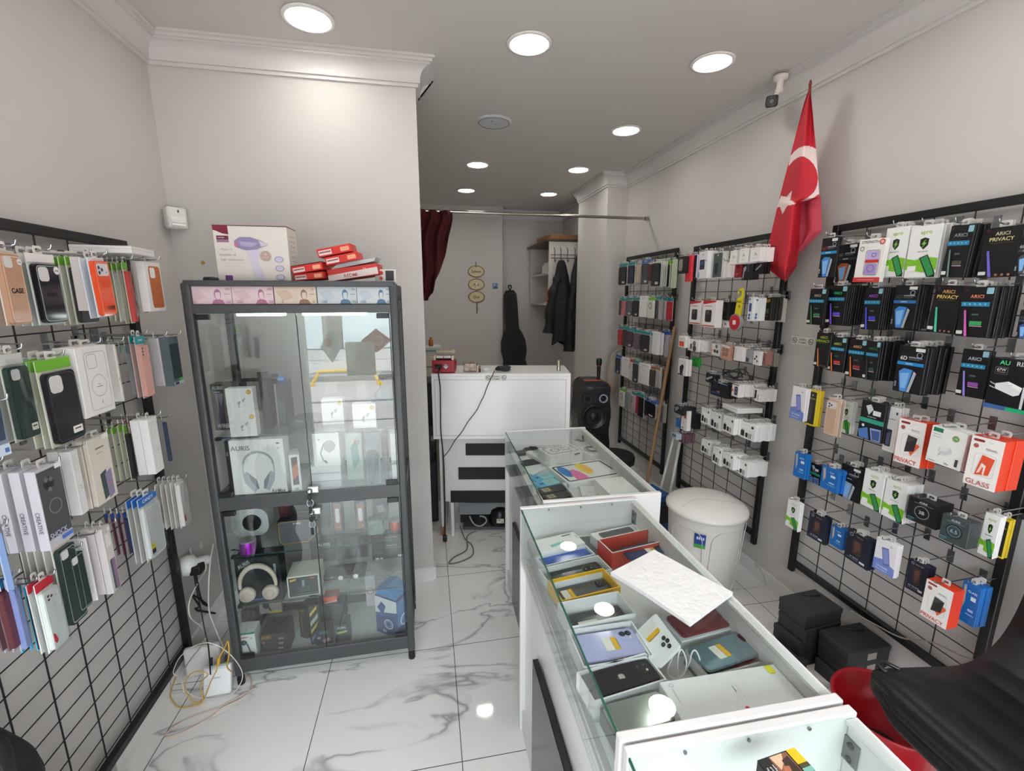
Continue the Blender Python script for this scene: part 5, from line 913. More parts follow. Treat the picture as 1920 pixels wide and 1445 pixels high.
b.tube([(a.x, 2.16, zz), (c.x-.02, 2.16, zz)], .008, m('#17181a'), 10); b.bbox((a.x+.5*(c.x-a.x), 2.155, zz+.02), (.045, .012, .03), m('#1b1c1e'), .004); b.lathe([(.014, 0), (.014, .022), (.009, .026)], m('#1d6fae', .3), T(c.x-.03, 2.16, zz) @ RY(pi/2), 14)
tag(b.build('selfie_stick'), 'black telescopic stick with a blue end lying on the WIRELESS box', 'selfie stick')
sbox(C5, 830, 490, 1055, 590, 2.1, Z1, .1, D_plain('#1c1e26', ('t', 'AURIS', .3, .3, .2, '#8f93a8', .3)), 'low black box on the upper glass shelf, middle')
sbox(C5, 1083, 322, 1290, 525, 2.14, Z1, .05, EB, 'white earbud box standing alone behind the reflection', 'earbud_box')
sbox(C5, 1355, 365, 1575, 583, 2.05, Z1, .045, EB, 'white earbud box before the teal headset', 'earbud_box')
sbox(C5, 1590, 110, 1735, 550, 2.14, Z1, .09, D_plain('#15171b', ('t', 'WIRELESS', .3, .6, .12, '#b9bdc4', .8, pi/2), ('co', .28, .66, .3, '#6a6e76', .015)), 'black box lettered WIRELESS along its side, by the hinge')
def angular(y):
    A = AY(*C5(1510, 290), y); B = AY(*C5(1720, 130), y); b = MB()
    b.prism([(A.x, Z1+.1), (A.x+.02, A.z), (B.x-.03, B.z), (B.x, B.z-.01), (B.x, A.z-.06), (A.x+.04, A.z-.05)], y, y+.06, m('#1c3240', .4)); b.prism([(A.x+.03, A.z-.005), (B.x-.02, B.z-.03), (B.x-.02, A.z-.03)], y-.004, y, m('#26485a', .4))
    b.box(((A.x+B.x)/2+.01, y+.03, Z1+.05), (.08, .06, .1), m('#1a2a34'))
    tag(b.build('headset'), 'dark teal angular headset behind the white earbud box', 'headset')
angular(2.08)
# deck of the upper half
sbox(C5, 232, 690, 330, 1050, 2.13, Z2, .08, D_plain('#1b1c22', ('t', '20', .3, .26, .07, '#c9ccd4', .4), ('co', .4, .62, .3, '#4a4d6a', .03)), 'dark box behind the white headphone box')
o = sbox(C5, 265, 690, 795, 1105, 2.0, Z2+.001, .075, D_plain('#e8e8e7', ('t', 'AURIS', .2, .13, .075, '#5d5f63', .36), ('r', .87, .06, .93, .08, '#3a3a3c'), ('r', .88, .14, .92, .16, '#b0b0b2'), ('t', 'AirMax', .83, .87, .075, '#6d6f73', .27), *[('p', [(.5+.3*cos(pi-t*pi/12), .42-.24*sin(pi-t*pi/12)) for t in range(13)]+[(.5+.265*cos(t*pi/12), .42-.2*sin(t*pi/12)) for t in range(13)], '#a9adb2')], ('r', .2, .4, .225, .6, '#c2c5c9'), ('r', .775, .4, .8, .6, '#c2c5c9'), ('p', [(.2, .56), (.28, .52), (.42, .66), (.46, .82), (.38, .88), (.22, .7)], '#b4b8bf'), ('p', [(.3, .54), (.44, .66), (.48, .82), (.44, .82), (.34, .68)], '#8f939b'), ('p', [(.8, .56), (.72, .52), (.6, .68), (.58, .82), (.66, .86), (.78, .68)], '#b4b8bf'), ('p', [(.7, .54), (.58, .68), (.56, .82), (.6, .82), (.66, .7)], '#8f939b')), 'white box picturing silver headphones, on the upper deck', 'headphone_box', 'headphone box', rz=-.03)
sbox(C5, 800, 810, 912, 1022, 2.02, Z2, .09, D_plain('#d4d6d8', ('r', .2, .06, .78, .75, '#4a3a48'), ('p', [(.2, .3), (.78, .2), (.78, .5), (.2, .62)], '#b06a4a'), ('r', .3, .82, .7, .92, '#a4a6a8')), 'small white box with an orange picture', rz=.3)
sbox(C5, 985, 912, 1265, 1000, 2.06, Z2, .12, D_plain('#c6c8cc', ('r', 0, .3, 1, .34, '#8f9298'), ('r', 0, .64, 1, .68, '#8f9298'), t=.1), 'stack-like flat silver carton under the watch charger box')
zt = AY(*C5(1100, 912), 2.06).z
sbox(C5, 1003, 625, 1262, 908, 2.06, zt+.001, .05, D_plain('#dcdedf', ('co', .62, .38, .22, '#8d9299', .05), ('p', [(.4, .3), (.76, .26), (.8, .5), (.6, .6), (.42, .5)], '#9a9fa6'), ('p', [(.38, .32), (.44, .3), (.3, .6), (.4, .84), (.36, .86), (.24, .6)], '#777c82'), ('p', [(.36, .82), (.44, .8), (.52, .88), (.46, .92)], '#6a6f76'), ('r', .2, .16, .28, .2, '#7a7d80')), 'white box picturing a watch charger')
sbox(C5, 1290, 620, 1455, 850, 2.14, Z2, .06, D_plain('#a7bbb4', ('p', [(.3, .3), (.7, .1), (.8, .6), (.4, .8)], '#5f8f88'), ('c', .6, .15, .1, '#d6a24a'), ('t', 'S10', .7, .2, .1, '#45635c', .3)), 'pale green blister pack on the upper deck')
o = sbox(C5, 1465, 620, 1610, 940, 2.03, Z2, .03, D_plain('#5b6c74', ('rr', .05, .3, .9, .92, '#16252f', .3), ('p', [(.4, .4), (.75, .34), (.5, .6)], '#2e4656'), ('r', .15, .92, .8, .98, '#3a8fb0')), 'blister pack with a dark teal computer mouse', rz=.05)
sbox(C5, 1610, 630, 1680, 960, 2.1, Z2, .08, D_plain('#1b2026', ('co', .4, .5, .4, '#40464c', .06)), 'narrow dark box beside the mouse')
sbox(C5, 1690, 625, 1785, 1030, 2.03, Z2, .06, D_plain('#d6d8d9', ('t', 'AirMax', .55, .55, .16, '#75787c', .6, -pi/2)), 'narrow white box lettered upright, by the hinge')
# lower half, upper glass shelf
A = AY(*C6(225, 145), 2.22); B = AY(*C6(560, 450), 2.22); w = B.x-A.x; h = A.z-Z3
b = MB(); b.prism(rrect(w, h, .05, 8, 0, h/2), 0, .09, m('#e2e4e6', .4)); o = tag(b.build('bedside_speaker', None, ((A.x+B.x)/2, 2.2, Z3)), 'white square speaker with a round black grille', 'speaker')
b = MB(); b.prism(circ(w*.25, 30, .01, h*.5), -.006, 0, m('#17181d', .6)); b.build('round_grille', o)
def can(px, pyb, r, hgt, y, zs, col, lab):
    A = AY(*C6(px, pyb), y); b = MB(); b.lathe([(r*.96, 0), (r, .004), (r, hgt*.84), (r*.94, hgt*.9)], m(col, .25, .7), n=26); o = tag(b.build('bluetooth_speaker', None, (A.x, y, zs)), lab, 'speaker')
    b = MB(); b.lathe([(r*.94, hgt*.9), (r*1.0, hgt*.92), (r*.98, hgt), (r*.8, hgt)], m('#9a9ca0', .3, .5), n=26); b.lathe([(r*.8, hgt-.001), (0, hgt-.001)], m('#1b1b1f', .6), n=26); b.build('top_ring', o)
    b = MB(); b.lathe([(r*1.02, 0), (r*1.02, .008)], m('#141417'), n=26); b.build('base', o)
can(370, 500, .034, .068, 2.04, Z3, '#9a1fb0', 'shiny purple cylinder speaker before the white square one')
can(1537, 320, .031, .062, 2.12, Z3, '#c2532c', 'copper orange cylinder speaker by the hinge')
p = AY(*C6(260, 490), 2.05); b = MB(); b.tube(smooth_path([(p.x, 2.05, Z3+.02), (p.x-.02, 2.06, Z3+.012), (p.x-.005, 2.07, Z3+.004), (p.x+.025, 2.06, Z3+.004), (p.x+.06, 2.035, Z3+.003)], 6), .0025, m('#17171a'), 6); tag(b.build('black_cable'), 'short black cable beside the purple speaker', 'cable')
A = AY(*C6(588, 250), 2.08); B = AY(*C6(935, 440), 2.08); w = B.x-A.x; h = A.z-Z3
o = carton('speaker_box', w, h, .05, '#34363c', [('p', [(.02, .1), (.12, .03), (.9, .0), (.99, .1), (.99, .55), (.72, .95), (.1, .98), (.02, .88)], '#a58c46'), ('p', [(.035, .12), (.13, .055), (.885, .025), (.975, .11), (.975, .54), (.71, .92), (.11, .95), (.035, .87)], '#55585f'), ('t', 'AURIS', .48, .12, .08, '#d5d7da', .22)], ((A.x+B.x)/2, 2.08, Z3), -.02, 'dark box with a gold outlined window, middle of the glass shelf', 'box')
sbox(C6, 600, 100, 700, 248, 2.26, Z3, .06, D_plain('#5a2c33', ('r', .1, .1, .9, .4, '#6e3a40')), 'maroon box at the back of the glass shelf')
sbox(C6, 705, 110, 1020, 420, 2.22, Z3, .06, D_plain('#1b1c20', ('t', 'AURIS', .6, .9, .1, '#b9bcc4', .5), ('r', .2, .3, .8, .34, '#3a3c44')), 'large black box behind the gold outlined one')
for i, (px, lab) in enumerate(((1072, 'rose copper watch in its dark case, side nearer the purple speaker'), (1255, 'rose copper watch in its dark case, next to the camouflage speaker'))):
    A = AY(*C6(px-48, 90), 2.16); B = AY(*C6(px+48, 280), 2.16)
    carton('watch_box', B.x-A.x, A.z-Z3, .05, '#2a2224', [('rr', .16, .05, .84, .95, '#8d5c50', .1), ('rr', .3, .22, .7, .7, '#d9d4d4', .18), ('c', .36, .86, .1, '#a8705a'), ('r', .5, .84, .8, .88, '#c99a86')], ((A.x+B.x)/2, 2.16, Z3), 0, lab, 'watch box', 'boxed copper watches')
sbox(C6, 1345, 95, 1480, 230, 2.24, Z3, .06, D_plain('#4a3f42', ('p', [(.3, .2), (.7, .14), (.8, .5), (.4, .6)], '#a9a398')), 'dark box with a pale print behind the camouflage speaker')
A = AY(*C6(1305, 228), 2.08); B = AY(*C6(1450, 390), 2.08); w = B.x-A.x
b = MB(); b.bbox((0, w*.4, w*.52), (w, w*.8, w*1.04), speckle('#7e9486', '#1c3328', 38, .6, 0, 1), .014, seg=4); tag(b.build('cube_speaker', None, ((A.x+B.x)/2, 2.08, Z3)), 'camouflage green cube speaker beside the copper one', 'speaker')
# middle shelf of the lower half
o = sbox(C6, 245, 545, 650, 905, 2.03, Z4, .08, D_plain('#20242a', ('r', .03, .04, .97, .3, '#2f3336'), ('t', 'AURIS', .2, .14, .08, '#b9bcbe', .3, .5), ('t', 'WIRELESS', .88, .3, .04, '#c9ccce', .3, pi/2), ('r', .2, .9, .66, .93, '#3c5a9a')), 'black box holding cream headphones', 'headphone_box', 'headphone box')
hw = o.dimensions.x; hh = o.dimensions.z; CRM = m('#cdc0b2', .5)
b = MB(); P = [(hw*.4*cos(t), -.018, hh*.46+hh*.4*sin(t)) for t in [pi+.15-(pi+.3)*i/18 for i in range(19)]]; b.tube(P, [.007+.005*sin(pi*i/18) for i in range(19)], CRM, 10)
hb = b.build('headband', o)
for sx in (-1, 1):
    b = MB(); b.lathe([(0, -.02), (.026, -.02), (.034, -.012), (.036, 0), (.03, .012), (0, .014)], CRM, T(sx*hw*.26, -.02, hh*.26) @ RX(pi/2), 24); b.lathe([(.022, .0142), (.02, .017), (0, .017)], m('#bfb0a2', .4), T(sx*hw*.26, -.02, hh*.26) @ RX(pi/2), 20); b.build('ear_cup', o)
sbox(C6, 668, 690, 945, 905, 2.04, Z4, .13, D_plain('#d4d8cc', ('r', .04, .05, .96, .96, '#272e33'), ('p', [(.08, .14), (.3, .1), (.26, .2), (.1, .24)], '#c79a2c'), ('r', .7, .12, .86, .18, '#b0603a'), ('r', .3, .5, .7, .75, '#3c474d'), ('r', .46, .2, .54, .5, '#8d969a'), ('r', .1, .86, .9, .88, '#5f8f66')), 'black box with pale edges, middle of the shelf', rz=.04)
sbox(C6, 955, 690, 1305, 840, 2.14, Z4, .1, D_plain('#191a1e', ('t', 'AURIS', .22, .2, .17, '#dcdde0', .36), ('r', .05, .38, .25, .5, '#b0343a'), ('c', .42, .62, .06, '#e6e6e4'), ('c', .78, .58, .06, '#e6e6e4'), ('r', .76, .08, .88, .12, '#c9cacc')), 'low black box with two white dots')
sbox(C6, 850, 395, 1330, 690, 2.32, Z4, .04, D_plain('#1a1b1f', ('t', 'AURIS', .24, .24, .13, '#c9cbd0', .36), ('r', .04, .36, .4, .38, '#b9bbc0'), *[('r', .1+.05*i, .5+.08*j, .135+.05*i, .55+.08*j, '#3b3d45') for i in range(16) for j in range(4)]), 'wide keyboard box standing at the back')
sbox(C6, 1340, 360, 1620, 650, 2.28, Z4, .06, D_plain('#27232a', ('t', 'KULLANIM', .6, .12, .06, '#a9a4aa', .4), ('r', .4, .22, .9, .24, '#7e7a80'), ('t', 'BAGLANTI', .6, .45, .06, '#b9b4ba', .4), ('r', .4, .54, .9, .56, '#7e7a80'), ('t', 'POWER', .2, .72, .06, '#8a868c', .3), ('rr', .1, .92, .2, .98, '#dcdadc', .01), ('rr', .24, .92, .32, .98, '#dcdadc', .01), ('rr', .78, .86, .98, .94, '#dcdadc', .01)), 'dark carton with printed instructions behind the blue headset box')
# bottom board
sbox(C6, 262, 1140, 440, 1345, 2.015, Z5, .075, D_plain('#e3e3e1', ('r', 0, 0, 1, .07, '#1f8a68'), ('r', .2, .15, .62, .18, '#c0504c'), ('c', .38, .34, .17, '#3b4048'), ('c', .38, .34, .1, '#6a7078'), ('p', [(.48, .36), (.6, .4), (.72, .68), (.64, .7)], '#5c626a'), ('p', [(.5, .72), (.82, .7), (.86, .78), (.5, .8)], '#8f959a'), ('c', .8, .2, .07, '#b9bcbe')), 'white and green box picturing a desk fan')
sbox(C6, 455, 1150, 685, 1310, 2.02, Z5, .12, D_plain('#17161a', ('t', 'AURIS', .22, .14, .14, '#a9833a', .36), ('c', .1, .34, .05, '#b0582c'), ('rr', .15, .45, .5, .9, '#26262c', .06), ('r', .68, .2, .88, .28, '#7a7a80'), ('r', .68, .4, .86, .48, '#7a7a80'), ('r', .66, .6, .84, .68, '#7a7a80'), ('t', 'STREET', .72, .88, .08, '#a9833a', .34)), 'black box with gold lettering, bottom board')
sbox(C6, 445, 880, 640, 1010, 2.18, Z5+.12, .02, D_plain('#8d8680', ('c', .3, .4, .16, '#2c3036'), ('p', [(.36, .5), (.46, .5), (.56, .9), (.46, .92)], '#2c3036'), ('r', .45, .86, 1, 1, '#c9a41e')), 'grey card picturing a small fan, standing on the black box', tilt=0)
sbox(C6, 300, 960, 440, 1150, 2.3, Z5, .06, D_plain('#8b8a88', ('co', .5, .4, .3, '#75706f', .04)), 'dim grey box behind the desk fan box')
sbox(C6, 745, 930, 850, 1170, 2.12, Z5, .1, D_plain('#1b1b18', ('t', 'AURIS', .5, .12, .07, '#b39a38', .6), ('r', .3, .3, .5, .8, '#5a5034')), 'black box with gold print, turned away', rz=-.5)
sbox(C6, 838, 920, 945, 1170, 2.07, Z5, .06, D_plain('#20221f', ('p', [(.1, .18), (.8, .02), (.8, .1), (.1, .26)], '#c7b02c'), ('p', [(.1, .4), (.85, .22), (.85, .34), (.1, .52)], '#9cae9c'), ('p', [(.1, .62), (.8, .44), (.8, .52), (.1, .7)], '#c7b02c'), ('p', [(.1, .82), (.8, .64), (.8, .74), (.1, .92)], '#4c76a8')), 'black box with slanted yellow stripes', rz=.35)
sbox(C6, 960, 850, 1085, 1010, 2.2, Z5+.12, .06, D_plain('#c5402c', ('p', [(.1, .3), (.6, .05), (.95, .3), (.9, .7), (.3, .8)], '#e0654a'), ('p', [(.1, .9), (.95, .6), (.95, .75), (.1, 1)], '#d8cfc8')), 'orange red box resting on the box behind')
sbox(C6, 950, 1010, 1090, 1060, 2.2, Z5, .06, D_plain('#3a3b3e'), 'plain dark carton under the orange red box') if False else None
A = AY(*C6(960, 1000), 2.2); carton('boxed_goods', .14, .1185, .09, '#3a3b40', [], (AY(*C6(1022, 1000), 2.2).x, 2.19, Z5), 0, 'plain dark carton under the orange red box', 'box')
sbox(C6, 895, 1115, 1040, 1275, 2.02, Z5, .06, D_plain('#15191c', ('t', 'AURIS', .5, .14, .12, '#4f9aa0', .5), ('r', .1, .34, .3, .42, '#9aa0a4'), ('p', [(.4, .5), (.8, .4), (.9, .55), (.5, .66)], '#a07a8c'), ('r', .1, .76, .3, .8, '#9aa0a4')), 'black box with teal lettering')
sbox(C6, 1045, 1075, 1175, 1240, 2.03, Z5, .07, D_plain('#17181b', ('t', 'AURIS', .5, .14, .1, '#c9ccd0', .6), ('p', [(.15, .34), (.85, .28), (.9, .36), (.2, .42)], '#9fb04a'), ('c', .5, .6, .12, '#3d4048'), ('r', .4, .86, .6, .96, '#7a8a9a')), 'black box with a lime line')
# blue gaming headset box standing cornerwise
A = AY(*C6(1370, 830), 2.06); B = AY(*C6(1640, 720), 2.06)
o = carton('headset_box', .135, .205, .11, '#2a4d8c', [('p', [(0, 0), (1, 0), (1, .3), (0, .45)], '#d3d8de'), ('p', [(.1, .3), (.3, .1), (.5, .2), (.35, .5)], '#27408a'), ('p', [(.05, .5), (.95, .42), (.95, .95), (.05, .95)], '#223a78'), ('co', .6, .68, .2, '#c5d2e0', .03), ('co', .6, .68, .13, '#8fb0d8', .02), ('t', 'G3', .4, .9, .07, '#dfe6f0', .2)], (AY(*C6(1470, 1000), 2.1).x, 2.06, Z5), -.62, 'blue and white headset box standing cornerwise on the bottom board', 'headset box')
b = MB(); b.prism([(-.05, .06), (.05, .04), (.055, .15), (.02, .19), (-.05, .2)], 0, .0006, m('#1f7fc4', .3)); b.ring(circ(.032, 24, 0, .08), circ(.024, 24, 0, .08), -.002, 0, m('#cfe0ee')); b.build('side_print', o, (.0682, .055, 0), (0, 0, pi/2))
b = MB(); b.prism([(-.06, .005), (.06, .005), (.065, .012), (.0, .06), (-.05, .05)], 0, .1, m('#2a7fc0', .35)); b.build('carry_top', o, (0, .005, .205))
sbox(C6, 1290, 680, 1380, 860, 2.3, Z5+.0, .04, D_plain('#d8cfd4', ('co', .5, .5, .4, '#b06a80', .08)), 'pale box with a pink loop behind the headset box')
# on top of the cabinet: hair-removal box, red boxes
ZT = 1.8405
A = AY(*C4(312, 128), 2.07); B = AY(*C4(925, 548), 2.07); w = B.x-A.x; h = AY(*C4(500, 135), 2.07).z-ZT
o = carton('appliance_box', w, h, .13, '#d9d3cc', [('p', [(0, 0), (.2, 0), (.205, .16), (.12, .14), (.05, .1), (0, .08)], '#7a1437'), ('r', .04, .18, .2, .25, '#6a1a3c'), ('r', .04, .25, .2, .3, '#96708a'), ('t', 'Lumea', .1, .21, .03, '#d8c8d0', .12), ('t', 'Enjoy 12', .16, .43, .05, '#a9a2a4', .2), ('t', 'months of', .17, .52, .05, '#a9a2a4', .24), ('t', 'hair reduction', .22, .61, .05, '#a9a2a4', .33), ('r', .05, .67, .4, .673, '#b5aeb0'), ('r', .1, .73, .36, .735, '#c0b9ba'), ('rr', .1, .9, .2, 1, '#5f2d72', .01),
  ('p', [(.27, .27), (.35, .2), (.5, .2), (.63, .26), (.73, .33), (.68, .36), (.6, .4), (.5, .46), (.36, .42), (.28, .38)], '#8c82a6'), ('p', [(.34, .28), (.6, .3), (.5, .38), (.36, .36)], '#a89fc0'), ('p', [(.6, .26), (.74, .33), (.63, .37)], '#c9c0d0'), ('rr', .27, .3, .32, .37, '#c86a88', .02), ('p', [(.42, .44), (.58, .42), (.6, .5), (.56, .62), (.66, 1), (.52, 1), (.47, .6)], '#cbc3d6'), ('c', .68, .54, .075, '#b49c94'), ('t', '15', .68, .51, .04, '#e6dcd6', .1), ('r', .64, .56, .72, .565, '#e6dcd6'), *[('p', [(.86+.06*cos(t*pi/9), .6+.165*i+.055*sin(t*pi/9)) for t in range(18)], '#8d86a8') for i in range(3)], *[('p', [(.86+.05*cos(t*pi/9), .6+.165*i+.045*sin(t*pi/9)) for t in range(18)], '#c4bfd4') for i in range(3)]], ((A.x+B.x)/2, 2.07, ZT), -.02, 'cream appliance box picturing a lilac hair remover, on the glass cabinet', 'appliance box')
b = MB(); b.box((0, .065, h+.001), (w+.001, .131, .003), m('#6a1430')); b.build('torn_lid', o)
b = MB(); [b.flat([(.02, .02+i*.02), (.09, .02+i*.02), (.09, .024+i*.02), (.02, .024+i*.02)], 0, m('#b5ada6')) for i in range(9)]; b.build('side_print', o, (w/2+.0006, .01, 0), (0, 0, pi/2))
def rbox(x0, y0, x1, y1, y, zb, dep, col, lab, rz=0, deco=None, name='red_phone_box', hgt=None, roll=-.15):
    A = AY(*C4(x0, y0), y); B = AY(*C4(x1, y1), y); hh = hgt or A.z-B.z
    return carton(name, B.x-A.x, hh, dep, col, deco or [('r', .04, .25, .42, .85, '#e0d2cf'), ('r', .06, .4, .4, .6, '#9a5a5a'), ('rr', .68, .25, .94, .8, '#e8a080', .02)], ((A.x+B.x)/2, y, zb+abs(roll)*(B.x-A.x)/2), rz, lab, 'phone box', roll=roll)
RD = '#cf2a20'
rbox(940, 500, 1180, 552, 2.06, ZT, .15, RD, 'red phone box, bottom of the stack beside the appliance box', -.1, hgt=.028, roll=-.1)
rbox(925, 460, 1175, 500, 2.05, ZT+.027, .15, RD, 'red phone box with a black lid, on the bottom red one', -.12, hgt=.03, roll=-.17)
b = MB(); o = bpy.data.objects['red_phone_box.001']; b.box((0, .075, .0315), (o.dimensions.x*.97, .15, .003), m('#1d1718', .3)); b.build('black_lid', o)
rbox(1200, 470, 1600, 555, 2.08, ZT, .13, '#d03226', 'long red box under the white leaflets', -.1, [('p', [(.0, .5), (1, .3), (1, .9), (0, 1)], '#e4d6d2'), ('t', 'REDMI', .45, .72, .3, '#b8322c', .4), ('t', '9 A', .75, .3, .14, '#e8dcd8', .1)], hgt=.048, roll=-.14)
b = MB()
for i in range(4): b.box((.006*i, 0, .002+i*.004), (.185-.004*i, .11, .003), m(('#dcdcda', '#c9cdd2', '#e2e2e0', '#b9c0c8')[i]))
tag(b.build('leaflets', None, (AY(*C4(1410, 450), 2.1).x, 2.14, ZT+.068), (0, -.2, -.1)), 'thin pile of white leaflets on the long red box', 'leaflets')
rbox(1185, 425, 1450, 480, 2.05, ZT+.064, .1, RD, 'red phone box lying on the leaflets', -.1, hgt=.032, roll=-.2)
rbox(1125, 375, 1400, 425, 2.05, ZT+.096, .1, RD, 'red phone box, topmost of the stack', -.1, hgt=.032, roll=-.2)
carton('white_box', .09, .055, .06, '#e0dedc', [('c', .3, .3, .1, '#c0402c'), ('r', .5, .1, .9, .9, '#2c2730'), ('c', .28, .7, .09, '#c9622c')], (AY(*C4(1645, 500), 2.12).x, 2.12, ZT), .1, 'small white and black box at the aisle end of the cabinet top', 'box')
b = MB(); b.lathe([(.026, 0), (.028, .004), (.024, .012), (0, .014)], m('#141416', .4), n=24); p = AY(*C4(308, 545), 2.03); tag(b.build('round_puck', None, (p.x, 2.03, ZT)), 'small round black cap on the cabinet before the appliance box', 'puck')
# ================================================================== WHITE DESK AND WHAT STANDS ON IT
DW = m('#f0efef', .2); DWM = m('#e2dfde', .4)
RD8 = reg(770, 630, .31847)
dA, dB = Vector((.045, 3.08, 0)), Vector((.99, 2.9, 0)); dL = (dB-dA).length; dAng = math.atan2(dB.y-dA.y, dB.x-dA.x)
desk = empty('reception_desk', dA, dAng); tag(desk, 'white reception desk with three black strips at the back of the aisle', 'desk')
def dloc(u, v):      # desk coordinates (along, depth=0, height) of a point on the plane of its front
    d = ray(u, v); nrm = Vector((-sin(dAng), cos(dAng), 0)); t = nrm.dot(dA-C0)/nrm.dot(d); P = C0+d*t
    e = Vector((cos(dAng), sin(dAng), 0)); return (P-dA).dot(e), P.z
ZD = 1.255
b = MB(); b.bbox((dL/2, .012, (.785+ZD-.02)/2), (dL, .024, ZD-.02-.785), DW, .003); o = b.build('front_board', desk)
b = MB(); b.ring([(.02, .81), (dL-.03, .81), (dL-.03, ZD-.04), (.02, ZD-.04)], [(.024, .814), (dL-.034, .814), (dL-.034, ZD-.044), (.024, ZD-.044)], -.0006, .001, m('#b9b6b6')); b.build('edge_groove', o)
b = MB(); b.bbox((dL/2, .19, ZD-.01), (dL, .38, .02), DW, .003); b.build('desk_top', desk)
for x in (.035, dL-.02): b = MB(); b.box((x, .23, .64), (.018, .3, 1.2), DWM); b.build('side_panel', desk)
b = MB(); b.box((dL/2+.02, .075, .53), (dL-.07, .016, .5), DWM); b.build('lower_front', desk)
for y0, y1, xs in ((652, 722, 318), (795, 866, 275), (935, 1004, 228)):
    a = dloc(*RD8(xs, y0)); c = dloc(*RD8(xs, y1)); b = MB(); b.box(((a[0]+dL-.06)/2, .064, (a[1]+c[1])/2+.004), (dL-.06-a[0], .01, a[1]-c[1]), m('#141314', .6)); b.build('black_strip', desk)
a = dloc(*RD8(244, 1200)); b = MB(); b.box((a[0], .09, .14), (.022, .05, .28), DWM); b.build('leg', desk)
b = MB(); b.box((.035, .1, .035), (.03, .04, .07), m('#a8674a', .7)); b.build('wooden_foot', desk)
def stick(u, v, h=.0): return dloc(u, v)
def nosmoke(parent, cx, cz, y, M=I4):
    b = MB(); b.flat(rrect(.155, .044, .006, 3, cx, cz), y+.0002, m('#dedbd6', .5), M)
    for sx in (-1, 1):
        b.ring(circ(.016, 24, cx+sx*.055, cz), circ(.013, 24, cx+sx*.055, cz), y-.0006, y, m('#3a352c'), M)
        b.flat([(cx+sx*.055-.011, cz+.002), (cx+sx*.055+.006, cz-.003), (cx+sx*.055+.006, cz-.006), (cx+sx*.055-.011, cz-.001)], y-.0003, m('#3a352c'), M); b.flat([(cx+sx*.055-.011, cz+.011), (cx+sx*.055-.009, cz+.012), (cx+sx*.055+.011, cz-.011), (cx+sx*.055+.009, cz-.012)], y-.0004, m('#3a352c'), M)
    b.text('SİGARA', cx, cz+.0095, .013, m('#1f1b18'), y-.0003, maxw=.068, M=M); b.text('İÇİLMEZ', cx, cz-.0085, .0145, m('#2f2b26'), y-.0003, maxw=.07, M=M); return b
a = dloc(930, 708); o = nosmoke(None, 0, 0, 0).build('no_smoking_sticker'); e = Vector((cos(dAng), sin(dAng), 0)); P = dA+e*a[0]; o.location = (P.x-.0, P.y-.0012, a[1]); o.rotation_euler = (0, 0, dAng); tag(o, 'no smoking sticker on the white desk front', 'sticker')
o = nosmoke(None, 0, 0, 0).build('no_smoking_sticker', None, (XR-.0015, 2.115, 1.535), (0, 0, -pi/2)); tag(o, 'no smoking sticker on the wall between two racks', 'sticker')
def dput(u, v, dep=.1):          # place on the desk top, dep behind its front edge, under pixel column u
    a = dloc(u, v); P = dA+e*a[0]+Vector((-sin(dAng), cos(dAng), 0))*dep; return P
P = dput(831, 700, .075)
o = empty('cash_counter', (P.x, P.y, ZD), dAng); tag(o, 'red banknote counting machine at the end of the white desk', 'money counter')
b = MB(); b.bbox((0, 0, .047), (.158, .12, .085), m('#a31f33', .35), .008); b.build('housing', o)
b = MB(); b.bbox((0, .01, .105), (.12, .09, .02), m('#1a1a1c'), .004); b.box((0, -.034, .112), (.1, .006, .018), m('#d9d3cd')); b.build('note_slot', o)
for sx in (-1, 1): b = MB(); b.bbox((sx*.062, -.03, .105), (.017, .03, .032), m('#dfcfc6', .4), .006); b.build('guide_arm', o)
b = MB(); b.bbox((0, .03, .138), (.125, .05, .02), m('#bfae95', .5), .008); b.tube([(.062, .03, .142), (.07, .03, .142)], .012, m('#ddd3c8')); b.build('hopper', o)
b = MB(); b.bbox((-.035, -.065, .048), (.052, .012, .032), m('#17171a'), .004); b.lathe([(.012, 0), (.012, .03), (.007, .04)], m('#111113'), T(-.03, -.07, .048) @ RX(pi/2), 14); b.build('power_inlet', o)
b = MB(); b.flat([(.017, .066), (0, .048), (.017, .03), (.034, .048)], -.0612, m('#d5dbe2')); b.flat([(.008, .05), (.026, .05), (.026, .056), (.008, .056)], -.0614, m('#3f62a0')); b.build('diamond_label', o)
b = MB(); b.flat([(-.004, .1), (.004, .1), (.002, .118), (-.002, .118)], -.038, m('#b8232c')); b.build('red_lever', o)
# its power cord and the second cord
def dline(pts, off): 
    out = []
    for u, v in pts:
        a = dloc(u, v); Q = dA+e*a[0]; out.append((Q.x, Q.y-off, a[1]))
    return out
RDD = reg(780, 640, .15228)
b = MB(); b.tube(smooth_path([(P.x-.03, P.y-.11, ZD+.05)]+dline([RDD(275, 380), RDD(296, 560), RDD(300, 830), RDD(305, 1100), RDD(335, 1400), (833, 900), (834, 960), (833, 1000)], .02), 5), .0042, m('#141416'), 8); Q = dline([(834, 1006)], .02)[0]
b.bbox(Q, (.03, .03, .05), m('#141416'), .008); tag(b.build('mains_lead'), 'black power cord hanging from the red counting machine', 'cord')
b = MB(); b.tube(smooth_path(dline([RDD(965, 355), RDD(870, 560), RDD(840, 650), RDD(780, 770), RDD(740, 850), RDD(640, 980), RDD(560, 1110), RDD(480, 1210), RDD(400, 1340), RDD(335, 1420)], .012), 5), .003, m('#2b2a28'), 6); tag(b.build('thin_cord'), 'thin dark cord running slantwise over the white desk front', 'cord')
P = dput(880, 690, .09); b = MB(); b.bbox((0, 0, .033), (.094, .05, .066), glass('clear_case_plastic', '#e9e2dc', 1.5, .1, .9), .006)
